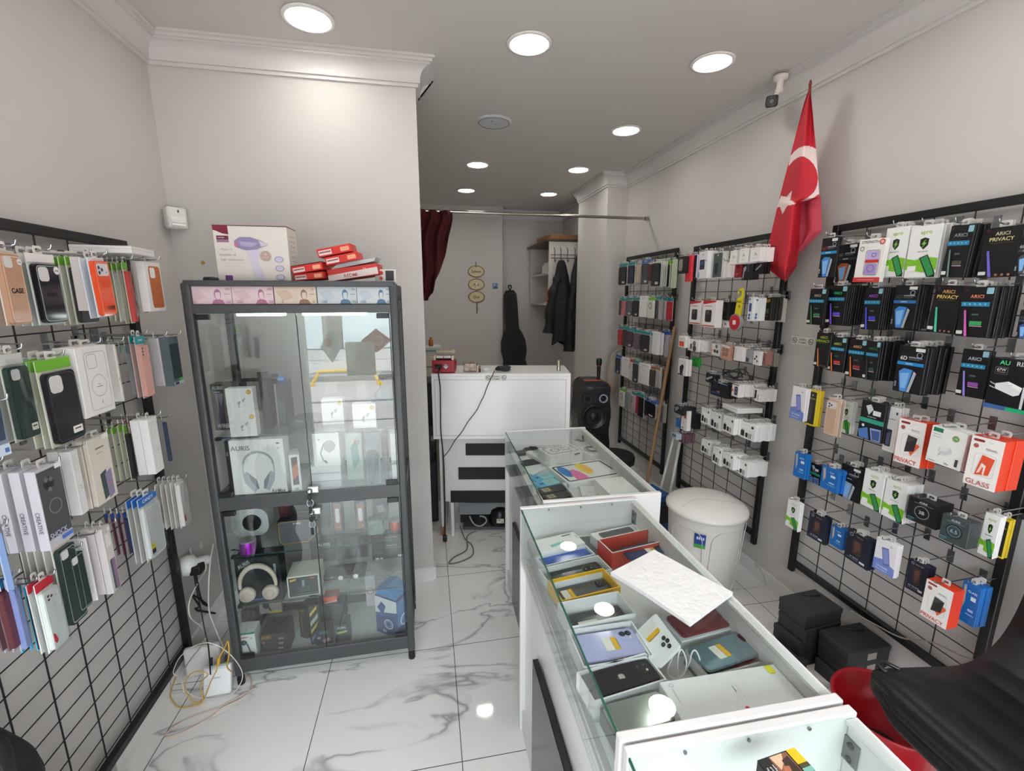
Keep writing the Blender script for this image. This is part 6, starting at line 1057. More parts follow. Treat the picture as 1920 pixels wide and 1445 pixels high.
o = b.build('clear_case', None, (P.x, P.y, ZD+.001), (0, 0, dAng)); tag(o, 'clear plastic case of trinkets on the white desk', 'case')
b = MB()
for i, (x, z, r, c) in enumerate(((-.02, .045, .014, '#d9b7a0'), (.012, .045, .012, '#e6cfc0'), (.03, .02, .012, '#c9a890'), (-.026, .018, .015, '#e4dcd4'), (0, .018, .01, '#a98d7c'))): b.prism(circ(r, 14, x, z), -.012, .008, m(c, .3))
b.bbox((0, .012, .03), (.082, .004, .05), m('#d8cdc6'), .001, seg=1); b.build('trinkets', o)
P = dput(898, 690, .07); b = MB(); b.lathe([(.008, 0), (.008, .026), (.0075, .027), (.0075, .04), (.006, .042)], m('#1d1a18', .3), n=14); b.lathe([(.0082, .027), (.0082, .038)], m('#b07a48', .3, .7), n=14); tag(b.build('lip_balm', None, (P.x, P.y, ZD)), 'small dark capped tube beside the clear case', 'tube')
P = dput(940, 690, .09); b = MB(); rnd = random.Random(11)
for k in range(5): b.tube(smooth_path([(.055*cos(t*.8+k)*rnd.uniform(.7, 1), .028*sin(t*.8+k)*rnd.uniform(.7, 1), .008+k*.006+rnd.uniform(0, .006)) for t in range(10)], 4), .005, m('#26262a', .6), 6)
tag(b.build('coiled_lead', None, (P.x+.01, P.y, ZD)), 'coil of thick dark cable on the white desk', 'cable')
P = dput(1051, 690, .12); b = MB(); b.lathe([(.014, 0), (.014, .075), (.012, .078), (0, .078)], m('#b9b0a0', .25, .9), n=18); tag(b.build('metal_stub', None, (P.x, P.y, ZD)), 'short brushed metal post at the speaker end of the white desk', 'post')
P = dput(910, 690, .12); b = MB(); b.bbox((0, 0, .012), (.05, .04, .024), m('#c9cfca', .3), .003); tag(b.build('small_box', None, (P.x, P.y, ZD)), 'small pale box between the clear case and the dark cable', 'box')
# things behind the desk at its aisle-wall end
for i, (z0, hh, col, nm, lab) in enumerate(((.0, 1.29, '#cfc8bc', 'cupboard', 'narrow pale cupboard behind the red counting machine'),)):
    b = MB(); b.bbox((-.04, 3.9, hh/2), (.36, .3, hh), m(col, .5), .003, seg=1); o = tag(b.build(nm), lab, 'cupboard'); b = MB(); b.box((-.04, 3.749, 1.2), (.35, .004, .012), m('#8d877c')); b.build('drawer_gap', o)
b = MB(); b.bbox((.07, 3.88, 1.325), (.16, .2, .07), m('#b9bfc0', .5), .003, seg=1); b.box((.07, 3.779, 1.33), (.14, .002, .012), m('#6d8f9a')); tag(b.build('paper_pack'), 'pale grey pack on the cupboard behind the red machine', 'pack')
b = MB(); b.lathe([(.018, 0), (.02, .004), (.02, .05), (.01, .06), (.01, .075)], m('#a85a24', .3), n=16); tag(b.build('small_bottle', None, (.065, 3.87, 1.3605)), 'small amber bottle on the pale pack behind the desk', 'bottle')
o = empty('floor_speaker', (-.03, 3.5, 0)); tag(o, 'black speaker box glimpsed between partition and white desk', 'speaker')
b = MB(); b.bbox((0, 0, .57), (.2, .26, 1.14), m('#131315', .5), .01); b.build('cabinet', o)
for z in (.55, .85): b = MB(); b.lathe([(.075, 0), (.07, .008), (.03, .0), (.02, .006), (0, .009)], m('#222226', .4), T(.02, -.131, z) @ RX(pi/2), 22); b.build('cone', o)
b = MB(); b.flat(rrect(.03, .04, .004, 3, .075, .7), -.1315, m('#8f8a84')); b.build('badge', o)
# refrigerator seen from behind under the desk
o = empty('mini_fridge', (.42, 3.3, 0), dAng); tag(o, 'small refrigerator under the white desk with its compressor bared', 'refrigerator')
b = MB(); b.bbox((.08, .08, .42), (.52, .36, .62), m('#8d9094', .5), .006); b.box((.08, .12, .06), (.52, .3, .1), m('#1d1d1f')); b.build('cabinet_body', o)
b = MB()
for i in range(34): x = -.16+i*.0145; b.tube([(x, -.115, .2), (x, -.115, .32)], .0018, m('#9a9c9e', .4, .6), 5)
b.tube(smooth_path([(.36, -.12, .29), (-.12, -.12, .29), (-.165, -.12, .26), (-.12, -.12, .225), (.36, -.12, .225)], 5), .0035, m('#17171a'), 6); b.build('condenser', o)
b = MB(); b.lathe([(.085, 0), (.092, .02), (.092, .07), (.08, .12), (.045, .145), (0, .15)], m('#111113', .3), T(.14, -.06, .03), 26); c = b.build('compressor', o)
b = MB(); b.flat(rrect(.055, .036, .002, 2, 0, .055), 0, m('#d8d4cc')); b.flat([(.006, .045), (.02, .045), (.013, .058)], -.0003, m('#c8642c')); b.flat(rrect(.022, .006, .001, 2, -.01, .063), -.0003, m('#4a4844')); b.build('rating_label', c, (.14, -.1535, .03))
b = MB(); b.box((.1, -.06, .02), (.5, .16, .02), m('#4d4f52', .5)); b.build('base_tray', o)
b = MB(); b.tube(smooth_path([(-.1, -.1, .1), (-.07, -.12, .05), (-.02, -.13, .03), (.03, -.12, .06), (.02, -.12, .1), (-.02, -.12, .11)], 5), .006, m('#a9a89f'), 8); b.build('drain_hose', o); b = MB(); b.tube(smooth_path([(.26, -.1, .06), (.3, -.12, .09), (.24, -.11, .12)], 5), .004, m('#a8603a', .3, .8), 6); b.build('copper_pipe', o)
P = [AZ(*p, z) for p, z in (((862, 985), .05), ((872, 1010), .02), ((885, 1022), .008), ((886, 1040), .006), ((865, 1052), .006), ((842, 1056), .006), ((852, 1044), .006), ((875, 1030), .006), ((876, 1005), .02), ((893, 995), .04))]
b = MB(); b.tube(smooth_path(P, 6), .0045, m('#6d6c69'), 8); tag(b.build('fridge_cord'), 'grey fridge cord looped on the floor before the desk', 'cord')
# ================================================================== BACK ROOM
STEEL = m('#b3aea5', .18, 1)
b = MB(); b.tube([(-1.2, 3.98, 2.47), (2.02, 3.98, 2.47)], .0125, STEEL, 14); o = b.build('curtain_rod'); tag(o, 'thin chrome curtain rod spanning the back of the shop', 'curtain rod')
b = MB(); b.lathe([(.018, 0), (.018, .03), (.012, .034)], STEEL, T(XR-.035, 3.98, 2.47) @ RY(pi/2), 16); b.build('rod_end', o)
b = MB(); b.tube([(2.03, 3.98, 2.47), (2.05, 3.98, 2.43)], .004, STEEL, 6); b.build('bracket', o)
RCU = reg(780, 360, .13846)
edge = [(-30, 520), (95, 250), (290, 500), (370, 497), (480, 475), (600, 442), (720, 422), (850, 400), (960, 365), (1080, 322), (1200, 250), (1300, 243), (1360, 238), (1410, 175), (1470, 150)]
edge = [(290, 500), (370, 497), (480, 475), (600, 442), (720, 422), (850, 400), (960, 365), (1080, 322), (1200, 262), (1300, 243), (1360, 232), (1410, 180), (1470, 160)]
def cur(u, v):
    y = 255+v*(1470-255); k = 0
    xr = edge[-1][1]
    if y <= 290: xr = 500-(290-y)*1.2
    else:
        for (ya, xa), (yb, xb) in zip(edge, edge[1:]):
            if ya <= y <= yb: xr = xa+(xb-xa)*(y-ya)/(yb-ya); break
    xl = -230; x = xl+u*(xr-xl); top = 130*(1-u)**3*max(0, 1-v*6)
    P = AY(*RCU(x, y-top), 3.955)
    f = .03*sin(26*u+3*sin(5*v))*(.5+.5*(1-v*.4))+.014*sin(11*v+14*u)*(v*1.5)
    if v < .11: f += .012*sin(60*u)
    return (P.x, P.y+f-.01-(.03*(1-v) if False else 0), P.z)
VEL = speckle('#561019', '#40090f', 40, .85)
b = MB(); b.grid(cur, 60, 50, VEL); b.grid(lambda u, v: tuple(Vector(cur(1-u, v))+Vector((0, .012, 0))), 60, 50, VEL); tag(b.build('curtain'), 'gathered dark red curtain hanging behind the partition edge', 'curtain')
# hanging plaque of three ovals
def oval(z, word, nm=None):
    b = MB(); b.prism([((.112+.008*(i % 2))*cos(2*pi*i/48), z+(.076+.008*(i % 2))*sin(2*pi*i/48)) for i in range(48)], -.006, 0, m('#7d6a45', .6)); b.prism(circ(.102, 36, 0, z, .068), -.008, -.006, m('#cfc39a', .6))
    if word: b.text(word, 0, z, .038, m('#5d3f22'), -.0086, maxw=.15)
    return b
o = empty('wall_plaque', (.758, YB-.033, 2.11)); tag(o, 'three linked oval plaques hanging on the back wall', 'wall plaque')
for z, wd in ((0, 'Safwet'), (-.175, 'Ask'), (-.345, 'Dua')): oval(z, wd).build('oval_plate', o)
b = MB(); b.tube([(0, -.004, .13), (0, -.004, .05)], .007, m('#8a7a5c')); b.tube([(0, -.004, -.05), (0, -.004, -.125)], .004, m('#8a7a5c')); b.tube([(0, -.004, -.22), (0, -.004, -.3)], .004, m('#8a7a5c')); b.tube([(0, -.004, -.4), (.005, -.006, -.5), (0, -.004, -.58)], [.004, .009, .006], m('#8a7350')); b.tube([(.004, -.004, -.4), (.012, -.004, -.54)], .005, m('#8a7350')); b.build('cord', o)
b = MB(); b.flat([(-.02, -.14), (.0, -.155), (.02, -.14), (.012, -.18), (0, -.195)], -.0095, m('#e2ded2')); b.flat([(.012, -.2), (.022, -.2), (.018, -.24), (.008, -.24)], -.0095, m('#e2ded2')); b.build('white_motif', o)
b = MB(); b.prism(rrect(.075, .075, .004, 3), -.006, 0, m('#6d86a8', .5)); b.flat([(-.03, -.03), (.0, .0), (.03, -.02), (.03, -.033), (-.03, -.033)], -.0064, m('#34507c')); b.flat(circ(.01, 12, -.012, .012), -.0064, m('#b9c9da')); tag(b.build('wall_picture', None, (1.025, YB-.033, 1.915)), 'tiny blue square picture on the back wall', 'picture')
# guitar in a soft black case, leaning in the corner
gp = [(-.05, 1.86), (-.085, 1.80), (-.09, 1.70), (-.088, 1.33), (-.13, 1.26), (-.17, 1.15), (-.178, 1.0), (-.15, .88), (-.17, .76), (-.2, .6), (-.2, .45), (-.13, .34), (0, .31)]
gp = gp+[(-x, z) for x, z in gp[::-1]]
b = MB(); GB = speckle('#161617', '#0f0f10', 50, .75)
b.prism(gp, -.05, .05, GB, smooth=False); b.prism([(x*.93, 1.0+(z-1.0)*.97) for x, z in gp], -.065, -.05, GB); o = tag(b.build('guitar_case', None, (1.235, 6.2, -.02), (-.045, .06, 0)), 'black soft guitar case leaning in the back corner', 'guitar case')
o.location = (1.33, 6.19, 0); o.rotation_euler = (-.06, -.06, 0)
b = MB(); b.tube(smooth_path([(0, -.03, 1.85), (-.02, -.03, 1.91), (.0, -.03, 1.93), (.02, -.03, 1.91), (0, -.03, 1.85)], 5), .009, m('#121213'), 8); b.build('carry_loop', o)
b = MB(); b.ring([(x*.9, 1+(z-1)*.955) for x, z in gp], [(x*.86, 1+(z-1)*.945) for x, z in gp], -.0665, -.064, m('#2c2c2e')); b.bbox((.06, -.075, .75), (.14, .02, .3), GB, .01); b.build('front_pocket', o)
# wall unit: shelves towards the room, coat hooks on its side panel
o = empty('wall_cabinet', (1.8, 5.98, 1.66)); tag(o, 'white wall unit with brown top and coat hooks, back corner', 'wall cabinet')
ux, uy = .5, 1.0; ox, oy = 1.555-1.8, 5.5-5.98
UW = m('#cbc5c0', .5); BRN = m('#3f2a22', .4)
b = MB(); b.box((ox+ux/2, oy+.009, .385), (ux, .018, .77), UW); b.build('side_panel', o)
b = MB(); b.box((ox+ux/2, oy+uy-.02, .385), (ux, .018, .77), UW); b.build('far_panel', o)
b = MB(); b.box((ox+ux-.01, oy+uy/2, .385), (.016, uy-.04, .77), UW); b.build('back_panel', o)
for z in (.009, .39): b = MB(); b.box((ox+ux/2, oy+uy/2, z), (ux-.02, uy-.04, .018), UW); b.build('shelf', o)
b = MB(); b.bbox((ox+ux/2-.015, oy+uy/2, .785), (ux+.05, uy+.03, .028), BRN, .003); b.build('top_board', o)
def coat_hook(x, parent):
    b = MB(); b.tube(smooth_path([(x-.01, oy-.012, .70), (x-.004, oy-.03, .66), (x, oy-.012, .62), (x, oy-.012, .55), (x, oy-.04, .53), (x+.002, oy-.055, .56)], 5), .004, m('#4a4642', .3, .8), 7); return b.build('coat_hook', parent)
b = MB(); b.tube([(ox+.02, oy-.01, .615), (ox+ux, oy-.01, .615)], .004, m('#5a5650', .3, .8)); b.tube([(ox+.02, oy-.01, .575), (ox+ux, oy-.01, .575)], .004, m('#5a5650', .3, .8)); hr = b.build('hook_rail', o)
for x in (.07, .15, .235, .33): coat_hook(ox+x, hr)
b = MB(); b.bbox((0, 0, .035), (.44, .5, .07), m('#7d5838', .5), .004, seg=1); o2 = tag(b.build('wooden_box', None, (1.79, 5.85, 2.46), (0, 0, .1)), 'shallow wooden box on the brown top of the wall unit', 'box'); b = MB(); b.box((0, 0, .0702), (.4, .46, .002), m('#3a2a22')); b.build('dark_lid', o2)
o2 = carton('white_carton', .3, .1, .22, '#c9c1bd', [('r', .1, .3, .5, .4, '#a79d98')], (1.70, 5.58, 2.06), 0, 'white carton on the middle shelf of the wall unit', 'box')
carton('flat_sheet', .24, .03, .2, '#bdb4b0', [], (1.70, 5.6, 2.161), .05, 'flat pale pack on the white carton in the wall unit', 'pack')
carton('red_pouch', .14, .16, .1, '#b5391f', [('p', [(.1, .5), (.9, .2), (.9, .8), (.2, .9)], '#d85a30')], (1.68, 5.6, 1.705), .3, 'orange red pack on the lowest shelf of the wall unit', 'pack')
carton('green_pouch', .12, .19, .02, '#2c5a34', [], (1.70, 5.72, 1.69), .4, 'dark green pack leaning behind the orange red one', 'pack', roll=.3)
carton('papers', .22, .03, .2, '#9fa3a6', [('r', .1, .3, .6, .7, '#3a4650')], (1.68, 5.56, 1.67), 0, 'low pile of papers on the lowest shelf of the wall unit', 'papers')
def jacket(name, x, lab, wd, z0, z1, lean, seed, sleeve):
    rnd = random.Random(seed); b = MB(); A = speckle('#0e0e10', '#09090b', 30, .7, .2)
    def fn(u, v):
        a = u*2*pi; z = z1+(z0-z1)*v; w = .03+wd*min(1, v*2.2)**.6*(1+.18*v); dp = .025+.045*min(1, v*2)
        r = 1+.09*sin(6*a+5*v+seed)+.05*sin(40*v)*min(1, v*3)
        return (x+lean*v+w*cos(a)*r, 5.385+dp*sin(a)*r, z+.03*sin(3*a+seed)*v)
    b.grid(fn, 40, 46, A); o = tag(b.build(name), lab, 'jacket')
    b = MB(); x0, zz, x1, zb = sleeve; b.tube(smooth_path([(x0, 5.355, zz), ((x0+x1)/2-.02, 5.35, (zz+zb)/2+.08), (x1, 5.35, zb)], 8), [.045+.012*sin(i*1.3)+.015*(i/16) for i in range(17)], A, 14); b.build('sleeve', o)
jacket('black_jacket', 1.68, 'black puffer jacket on the coat hook nearer the guitar', .085, 1.2, 2.2, .03, 1, (1.63, 2.0, 1.52, 1.33))
jacket('black_jacket', 1.91, 'black puffer jacket on the coat hook next to the pillar', .095, 1.15, 2.27, -.02, 4, (1.84, 1.9, 1.79, 1.1))
# tall party loudspeaker
RSP = reg(1040, 640, .1661)
o = empty('party_speaker', (1.525, 3.86, 0), -.1); tag(o, 'tall black party loudspeaker with ring lights by the wall pillar', 'loudspeaker')
SB = m('#141416', .35)
b = MB(); b.prism([(-.15, .0), (.15, 0)]+[(.15+.008*sin(z*20), z) for z in [i*.06+.03 for i in range(15)]]+[(.145, .95), (.12, 1.0), (.07, 1.02), (-.09, 1.02), (-.125, .995), (-.15, .94)]+[(-.15-.008*sin(z*20), z) for z in [.9-i*.06 for i in range(15)]], -.11, .16, SB); b.build('cabinet', o)
for x, z, r, nm in ((-.075, .865, .048, 'tweeter'), (.075, .865, .048, 'tweeter'), (0, .69, .115, 'woofer'), (0, .42, .115, 'woofer'), (0, .16, .1, 'woofer')):
    b = MB(); b.lathe([(r, -.006), (r*1.02, .01), (r*.93, .016), (r*.85, .008), (r*.4, -.012), (r*.36, -.002), (r*.2, .004), (0, .006)], m('#1b1b1e', .3), T(x, -.112, z) @ RX(pi/2), 30); c = b.build(nm, o)
    if nm == 'tweeter': b = MB(); b.ring(circ(r*.84, 30, x, z), circ(r*.6, 30, x, z), -.131, -.12, m('#aab4c4' if x > 0 else '#2f343c', .3, .3)); b.build('light_ring', c)
b = MB(); b.box((0, -.112, .963), (.2, .004, .05), m('#26262a', .2)); b.text('TGX', -.05, .963, .02, m('#9a9a9c'), -.1145); 
for i in range(5): b.prism(circ(.006, 10, .01+i*.018, .965), -.118, -.114, m('#5a5a5e'))
b.build('control_panel', o); b = MB(); b.box((-.01, -.05, 1.0205), (.16, .06, .004), m('#b5482a', .4)); b.build('handle_strip', o)
b = MB(); b.lathe([(.014, 0), (.018, .1), (.018, .12), (.02, .13), (.026, .145), (.026, .19), (.015, .2), (0, .2)], m('#121214', .4), n=18); mo = tag(b.build('microphone', None, (1.578, 3.84, 1.0205)), 'black microphone with an orange band standing on the loudspeaker', 'microphone')
b = MB(); b.lathe([(.0205, .128), (.0205, .138)], m('#d8662a', .4), n=18); b.build('orange_band', mo)
# hanging plastic bag
def milky():
    a = bpy.data.materials.new('milky_film'); a.use_nodes = True; n, l = nodes(a); n.remove(n['Principled BSDF'])
    t = n.new('ShaderNodeBsdfTransparent'); d = n.new('ShaderNodeBsdfDiffuse'); d.inputs[0].default_value = lin('#d9cfc2'); tr = n.new('ShaderNodeBsdfTranslucent'); tr.inputs[0].default_value = lin('#d9cfc2')
    m1 = n.new('ShaderNodeMixShader'); m1.inputs[0].default_value = .4; l.new(d.outputs[0], m1.inputs[1]); l.new(tr.outputs[0], m1.inputs[2])
    m2 = n.new('ShaderNodeMixShader'); m2.inputs[0].default_value = .62; l.new(t.outputs[0], m2.inputs[1]); l.new(m1.outputs[0], m2.inputs[2]); l.new(m2.outputs[0], n['Material Output'].inputs[0]); return a
b = MB(); PBG = milky()
def bagf(u, v):
    a = 2*pi*u; w = .018+.075*sin(pi*min(1, v*.9+.04))**.8*(.35+.65*v); r = 1+.12*sin(5*a+6*v)
    return (.05*0+w*.7*cos(a)*r, w*sin(a)*r, .26-.42*v+.01*sin(4*a))
b.grid(bagf, 24, 24, PBG); o = tag(b.build('plastic_bag', None, (1.9, 4.25, .95)), 'cloudy plastic bag hanging by the loudspeaker', 'bag')
b = MB(); b.lathe([(0, -.05), (.04, -.035), (.055, .0), (.04, .045), (.0, .055)], speckle('#a8794f', '#8a5f3c', 20, .6), T(0, .0, -.08), 16); b.build('brown_contents', o)
b = MB(); b.tube([(0, 0, .255), (.06, .03, .29), (.12, .03, .3)], .004, m('#d6cfc4')); b.build('tied_handle', o)
# ================================================================== FLOOR THINGS
o = empty('round_stool', (1.59, 3.44, 0)); tag(o, 'low round stool with black padded seat before the loudspeaker', 'stool')
b = MB(); b.lathe([(.15, 0), (.17, .01), (.172, .06), (.16, .08), (0, .085)], m('#161617', .6), T(0, 0, .36), 30); b.build('seat', o)
for i in range(4): a = pi/4+i*pi/2; b = MB(); b.tube([(.12*cos(a), .12*sin(a), .365), (.15*cos(a), .15*sin(a), 0)], .012, m('#1d1d1f'), 8); b.build('leg', o)
pt, pb = AX(1265, 612, 1.985), AX(1213, 905, 1.80)
b = MB(); d = (pb-pt); pe = pt+d*(pt.z-.10)/(pt.z-pb.z); b.tube([pt, pt+(pe-pt)*.5, pe], [.0125, .0135, .0135], speckle('#a8825e', '#8f6b4a', 12, .7), 12); o = tag(b.build('broom'), 'wooden broom handle leaning against the rack of phone cases', 'broom')
b = MB(); b.bbox((pe.x, pe.y, .075), (.06, .26, .05), m('#5a4030'), .008); b.bbox((pe.x, pe.y, .026), (.05, .25, .05), m('#2c2a28', .9), .004); b.build('broom_head', o)
o = empty('folding_stand', (1.85, 3.12, 0)); tag(o, 'white folded stand with two slanting legs beside the broom', 'stand')
for (u0, v0), (u1, v1), yb in (((1262, 826), (1238, 920), 0), ((1273, 838), (1258, 918), 0)):
    p, q = AX(u0, v0, 1.93), AX(u1, v1, 1.82); d = q-p; q = p+d*(p.z/(p.z-q.z)); q.z = .0; r = p-d*.12; b = MB(); b.tube([r-o.location, q-o.location], .0115, m('#c9c8c4', .4), 10); b.build('leg', o)
b = MB(); r = AX(1266, 818, 1.935)-o.location; b.tube([r+Vector((0, .05, .02)), r+Vector((0, -.05, .02))], .012, m('#c9c8c4', .4), 10); b.build('hinge_bar', o)
# round white bin
o = empty('waste_bin', (1.65, 2.245, 0)); tag(o, 'large white lidded plastic bin before the charger rack', 'bin')
BW = m('#d9d5cf', .4)
b = MB(); b.lathe([(.17, 0), (.186, .01), (.205, .3), (.217, .5), (.222, .525)], BW, n=48); bo = b.build('body', o)
for a in (3.6, 4.75, 5.9):
    b = MB(); P = []
    for x, z in rrect(.2, .42, .07, 6, 0, .26): r = .186+.036*(z/.5)+.0022; t = a+x/r; P.append((r*cos(t), r*sin(t), z))
    b.tube(P+[P[0]], .0022, BW, 5); b.build('moulded_panel', bo)
b = MB(); b.lathe([(.222, .515), (.232, .518), (.234, .535), (.226, .545), (.215, .55), (.19, .566), (.12, .585), (0, .592)], m('#e0dcd6', .3), n=48); lo = b.build('lid', o)
b = MB(); P = [(.205*cos(a), .205*sin(a), .558+.0) for a in [-2.75+i*.12 for i in range(16)]]; b.tube(smooth_path([(.2*cos(-2.9), .2*sin(-2.9), .563), (-.1, -.02, .589), (0, -.045, .592), (.12, -.09, .584), (.2*cos(-.45), .2*sin(-.45), .565)], 8), .0022, m('#c9c5be'), 5); b.build('flap_seam', lo)
b = MB(); 
def lab(x0, x1, z0, z1, col, dr): 
    for i in range(6):
        t0 = x0+(x1-x0)*i/6; t1 = x0+(x1-x0)*(i+1)/6; q = []
        for t, z in ((t0, z0), (t1, z0), (t1, z1), (t0, z1)): r = .186+.036*(z/.5)+.003+dr; q.append((r*cos(t), r*sin(t), z))
        b.add(q, [(0, 1, 2, 3)], col)
lab(3.86, 4.14, .36, .45, '#1c3f8f', 0); lab(3.86, 4.14, .36, .385, '#3f9a3c', .0008)
for i, c in enumerate((3.92, 3.97, 4.02, 4.07)): lab(c, c+.03, .415, .432, '#dfe4ee', .001)
b.build('brand_label', o)
carton('blue_carton', .2, .42, .2, '#1b4f86', [('r', .0, .1, 1, .5, '#17191d'), ('r', .1, .6, .9, .7, '#3a78b0')], (1.56, 2.62, 0), .2, 'blue and black carton standing behind the white bin', 'box')
# flat black boxes in three piles
def piles():
    rnd = random.Random(2)
    for cx, cyy, n, rz, w, d, lab in ((1.835, 1.64, 4, .1, .225, .15, 'farther pile'), (1.925, 1.475, 3, .06, .235, .15, 'nearer pile'), (1.70, 1.60, 1, .1, .1, .15, 'low pile')):
        for i in range(n):
            ps = ['lowest', 'second', 'third', 'topmost'][i if n > 3 else (i if i < n-1 else 3)]
            b = MB(); b.bbox((0, 0, .034), (w, d, .066), m('#2c2c2e', .55), .003); b.bbox((0, 0, .059), (w+.004, d+.004, .026), m('#313133', .55), .003)
            o = b.build('black_carton', None, (cx+rnd.uniform(-.012, .012), cyy+rnd.uniform(-.006, .006), i*.0725), (0, 0, rz+rnd.uniform(-.05, .05))); tag(o, 'flat black carton, %s of the %s under the protector rack' % (ps, lab), 'box', 'flat black cartons')
            if lab == 'nearer pile': b = MB(); b.flat(rrect(.05, .034, .001, 2, .015, .034), -d/2-.0022, m('#a8a29e')); b.build('paper_label', o)
            if i == n-1 and n > 1: b = MB(); b.tube(smooth_path([(-.0, .06, .074), (.05, .03, .08), (.09, .03, .074)], 6), .004, m('#131314'), 6); b.build('strap_handle', o)
piles()
P = [AX(*p, x) for p, x in (((1595, 1145), 1.99), ((1640, 1170), 1.99), ((1690, 1195), 2.0), ((1745, 1203), 2.0), ((1800, 1228), 2.005), ((1830, 1238), 2.0))]
b = MB(); b.tube(smooth_path(P, 6), .003, m('#a59d8f'), 6); tag(b.build('loose_cable'), 'thin beige cable hanging across the foot of the protector rack', 'cable')
# red bucket under the black chair
o = empty('red_bucket', (1.49, 1.0, 0)); tag(o, 'red plastic bin under the black chair seat', 'bin')
b = MB(); b.lathe([(.0, .012), (.118, .012), (.145, .42), (.155, .428), (.158, .42), (.152, .41), (.125, 0), (0, 0)], m('#a5101c', .35), n=40); b.build('shell', o)
b = MB(); b.lathe([(.12, .02), (.128, .2), (.08, .25), (0, .24)], speckle('#160c0c', '#2a1a1a', 30, .9), n=20); b.build('dark_filling', o)  # near-black filling stands in for the shade inside the bin
# black ribbed swivel chair
o = empty('swivel_chair', (1.52, .70, 0)); tag(o, 'black ribbed leatherette swivel chair behind the counters', 'chair')
LEA = speckle('#0d0d0d', '#090909', 70, .5, .12)
prof = [(-.215, .585), (-.23, .612), (-.215, .64), (-.18, .652), (-.1, .643), (.0, .628), (.1, .612), (.17, .606), (.23, .62), (.29, .665), (.33, .74), (.355, .84), (.365, .94), (.355, .97)]
pp = [Vector((p[0], 0, p[1])) for p in prof]; sp = smooth_path(pp, 6); SW = .50
def seat(u, v):
    k = v*(len(sp)-1); i = min(int(k), len(sp)-2); p = sp[i].lerp(sp[i+1], k-i); w = SW/2
    t = min(1, max(0, (v-.02)/.22)); w *= (.62+.38*math.sqrt(max(0, 1-(1-t)**2))); t2 = min(1, max(0, (1-v)/.15)); w *= .75+.25*math.sqrt(max(0, 1-(1-t2)**2))
    s = (u-.5)*2; rib = .009*abs(sin(pi*v*9.5))*(1-abs(s)**6); dz = -.02*max(0, abs(s)-.7)/.3
    n = (sp[i+1]-sp[i]).normalized(); nn = Vector((-n.z, 0, n.x))
    q = p+nn*(rib+dz*1.2)+Vector((0, s*w, .012*s*s)); return q
b = MB(); b.grid(seat, 30, 110, LEA); b.grid(lambda u, v: seat(1-u, v)-Vector((-.02*v, 0, .045*(1-v))), 30, 110, LEA)
for e0 in (0, 1): b.grid(lambda u, v: (seat(e0, v)*(1-u)+(seat(e0, v)-Vector((-.02*v, 0, .045*(1-v))))*u) if e0 else (seat(e0, v)*u+(seat(e0, v)-Vector((-.02*v, 0, .045*(1-v))))*(1-u)), 2, 110, LEA)
b.grid(lambda u, v: seat(u, 0)-Vector((0, 0, .045))*v, 30, 2, LEA); b.build('seat_shell', o)
b = MB(); b.tube(smooth_path([(-.15, .225, .64), (-.165, .25, .648), (-.13, .262, .645), (-.1, .24, .636)], 6), .006, m('#1a1a1b', .3), 8); b.build('pull_loop', o)
b = MB(); b.lathe([(.03, .03), (.03, .5), (.05, .52), (.09, .585)], m('#8d8f92', .2, 1), n=20); b.build('gas_lift', o)
b = MB(); b.lathe([(.2, 0), (.2, .01), (.12, .025), (.03, .035)], m('#8d8f92', .2, 1), n=32); b.build('foot_plate', o)
# black jacket heap in front of the phone case rack
def heap(u, v):
    a = 2*pi*u; z = .83*(1-v); w = .04+.13*(v**.5); r = 1+.14*sin(5*a+9*v)+.1*sin(3*a-14*v)+.05*sin(23*v+a*2)
    return (w*cos(a)*r*.75, w*sin(a)*r, z+.015*sin(6*a))
b = MB(); b.grid(heap, 44, 60, speckle('#100e14', '#09070c', 30, .6, .2)); o = tag(b.build('black_coat', None, (-1.0, 1.0, 0)), 'crumpled black coat heaped before the phone case rack', 'coat')
b = MB(); b.tube(smooth_path([(.08, .06, .55), (.11, .12, .45), (.12, .16, .3), (.1, .18, .12)], 6), [.03+.01*sin(i) for i in range(19)], speckle('#100e14', '#09070c', 30, .6, .2), 12); b.build('sleeve', o)
# ================================================================== ON THE WALLS
# flag draped from a tilted staff; the folds deepen away from the room
RFL = reg(1380, 130, .2907); FX = 1.90
Lf = [(110, 475), (210, 441), (350, 404), (560, 350), (720, 308), (870, 270), (1000, 240), (1150, 204), (1265, 175)]
Rf = [(110, 479), (210, 490), (500, 515), (700, 530), (860, 540), (1040, 546), (1265, 470)]
def interp(tb, y):
    if y <= tb[0][0]: return tb[0][1]
    for (a, xa), (c, xc) in zip(tb, tb[1:]):
        if y <= c: return xa+(xc-xa)*(y-a)/(c-a)
    return tb[-1][1]
FR = [(110, 478), (210, 488), (500, 515), (700, 530), (830, 538), (860, 420), (1000, 412), (1170, 408), (1200, 400), (1270, 390), (1370, 322)]
FL = Lf+[(1370, 318)]
def fl(u, v): y = 110+v*(1370-110); x = interp(FL, y)+(interp(FR, y)-interp(FL, y))*u; return x, y
def inpoly(x, y, P):
    c = False; j = len(P)-1
    for i in range(len(P)):
        if (P[i][1] > y) != (P[j][1] > y) and x < (P[j][0]-P[i][0])*(y-P[i][1])/(P[j][1]-P[i][1])+P[i][0]: c = not c
        j = i
    return c
STAR = [(290, 815), (325, 822), (360, 783), (350, 842), (392, 866), (330, 880), (299, 933), (284, 885), (262, 893), (276, 850)]
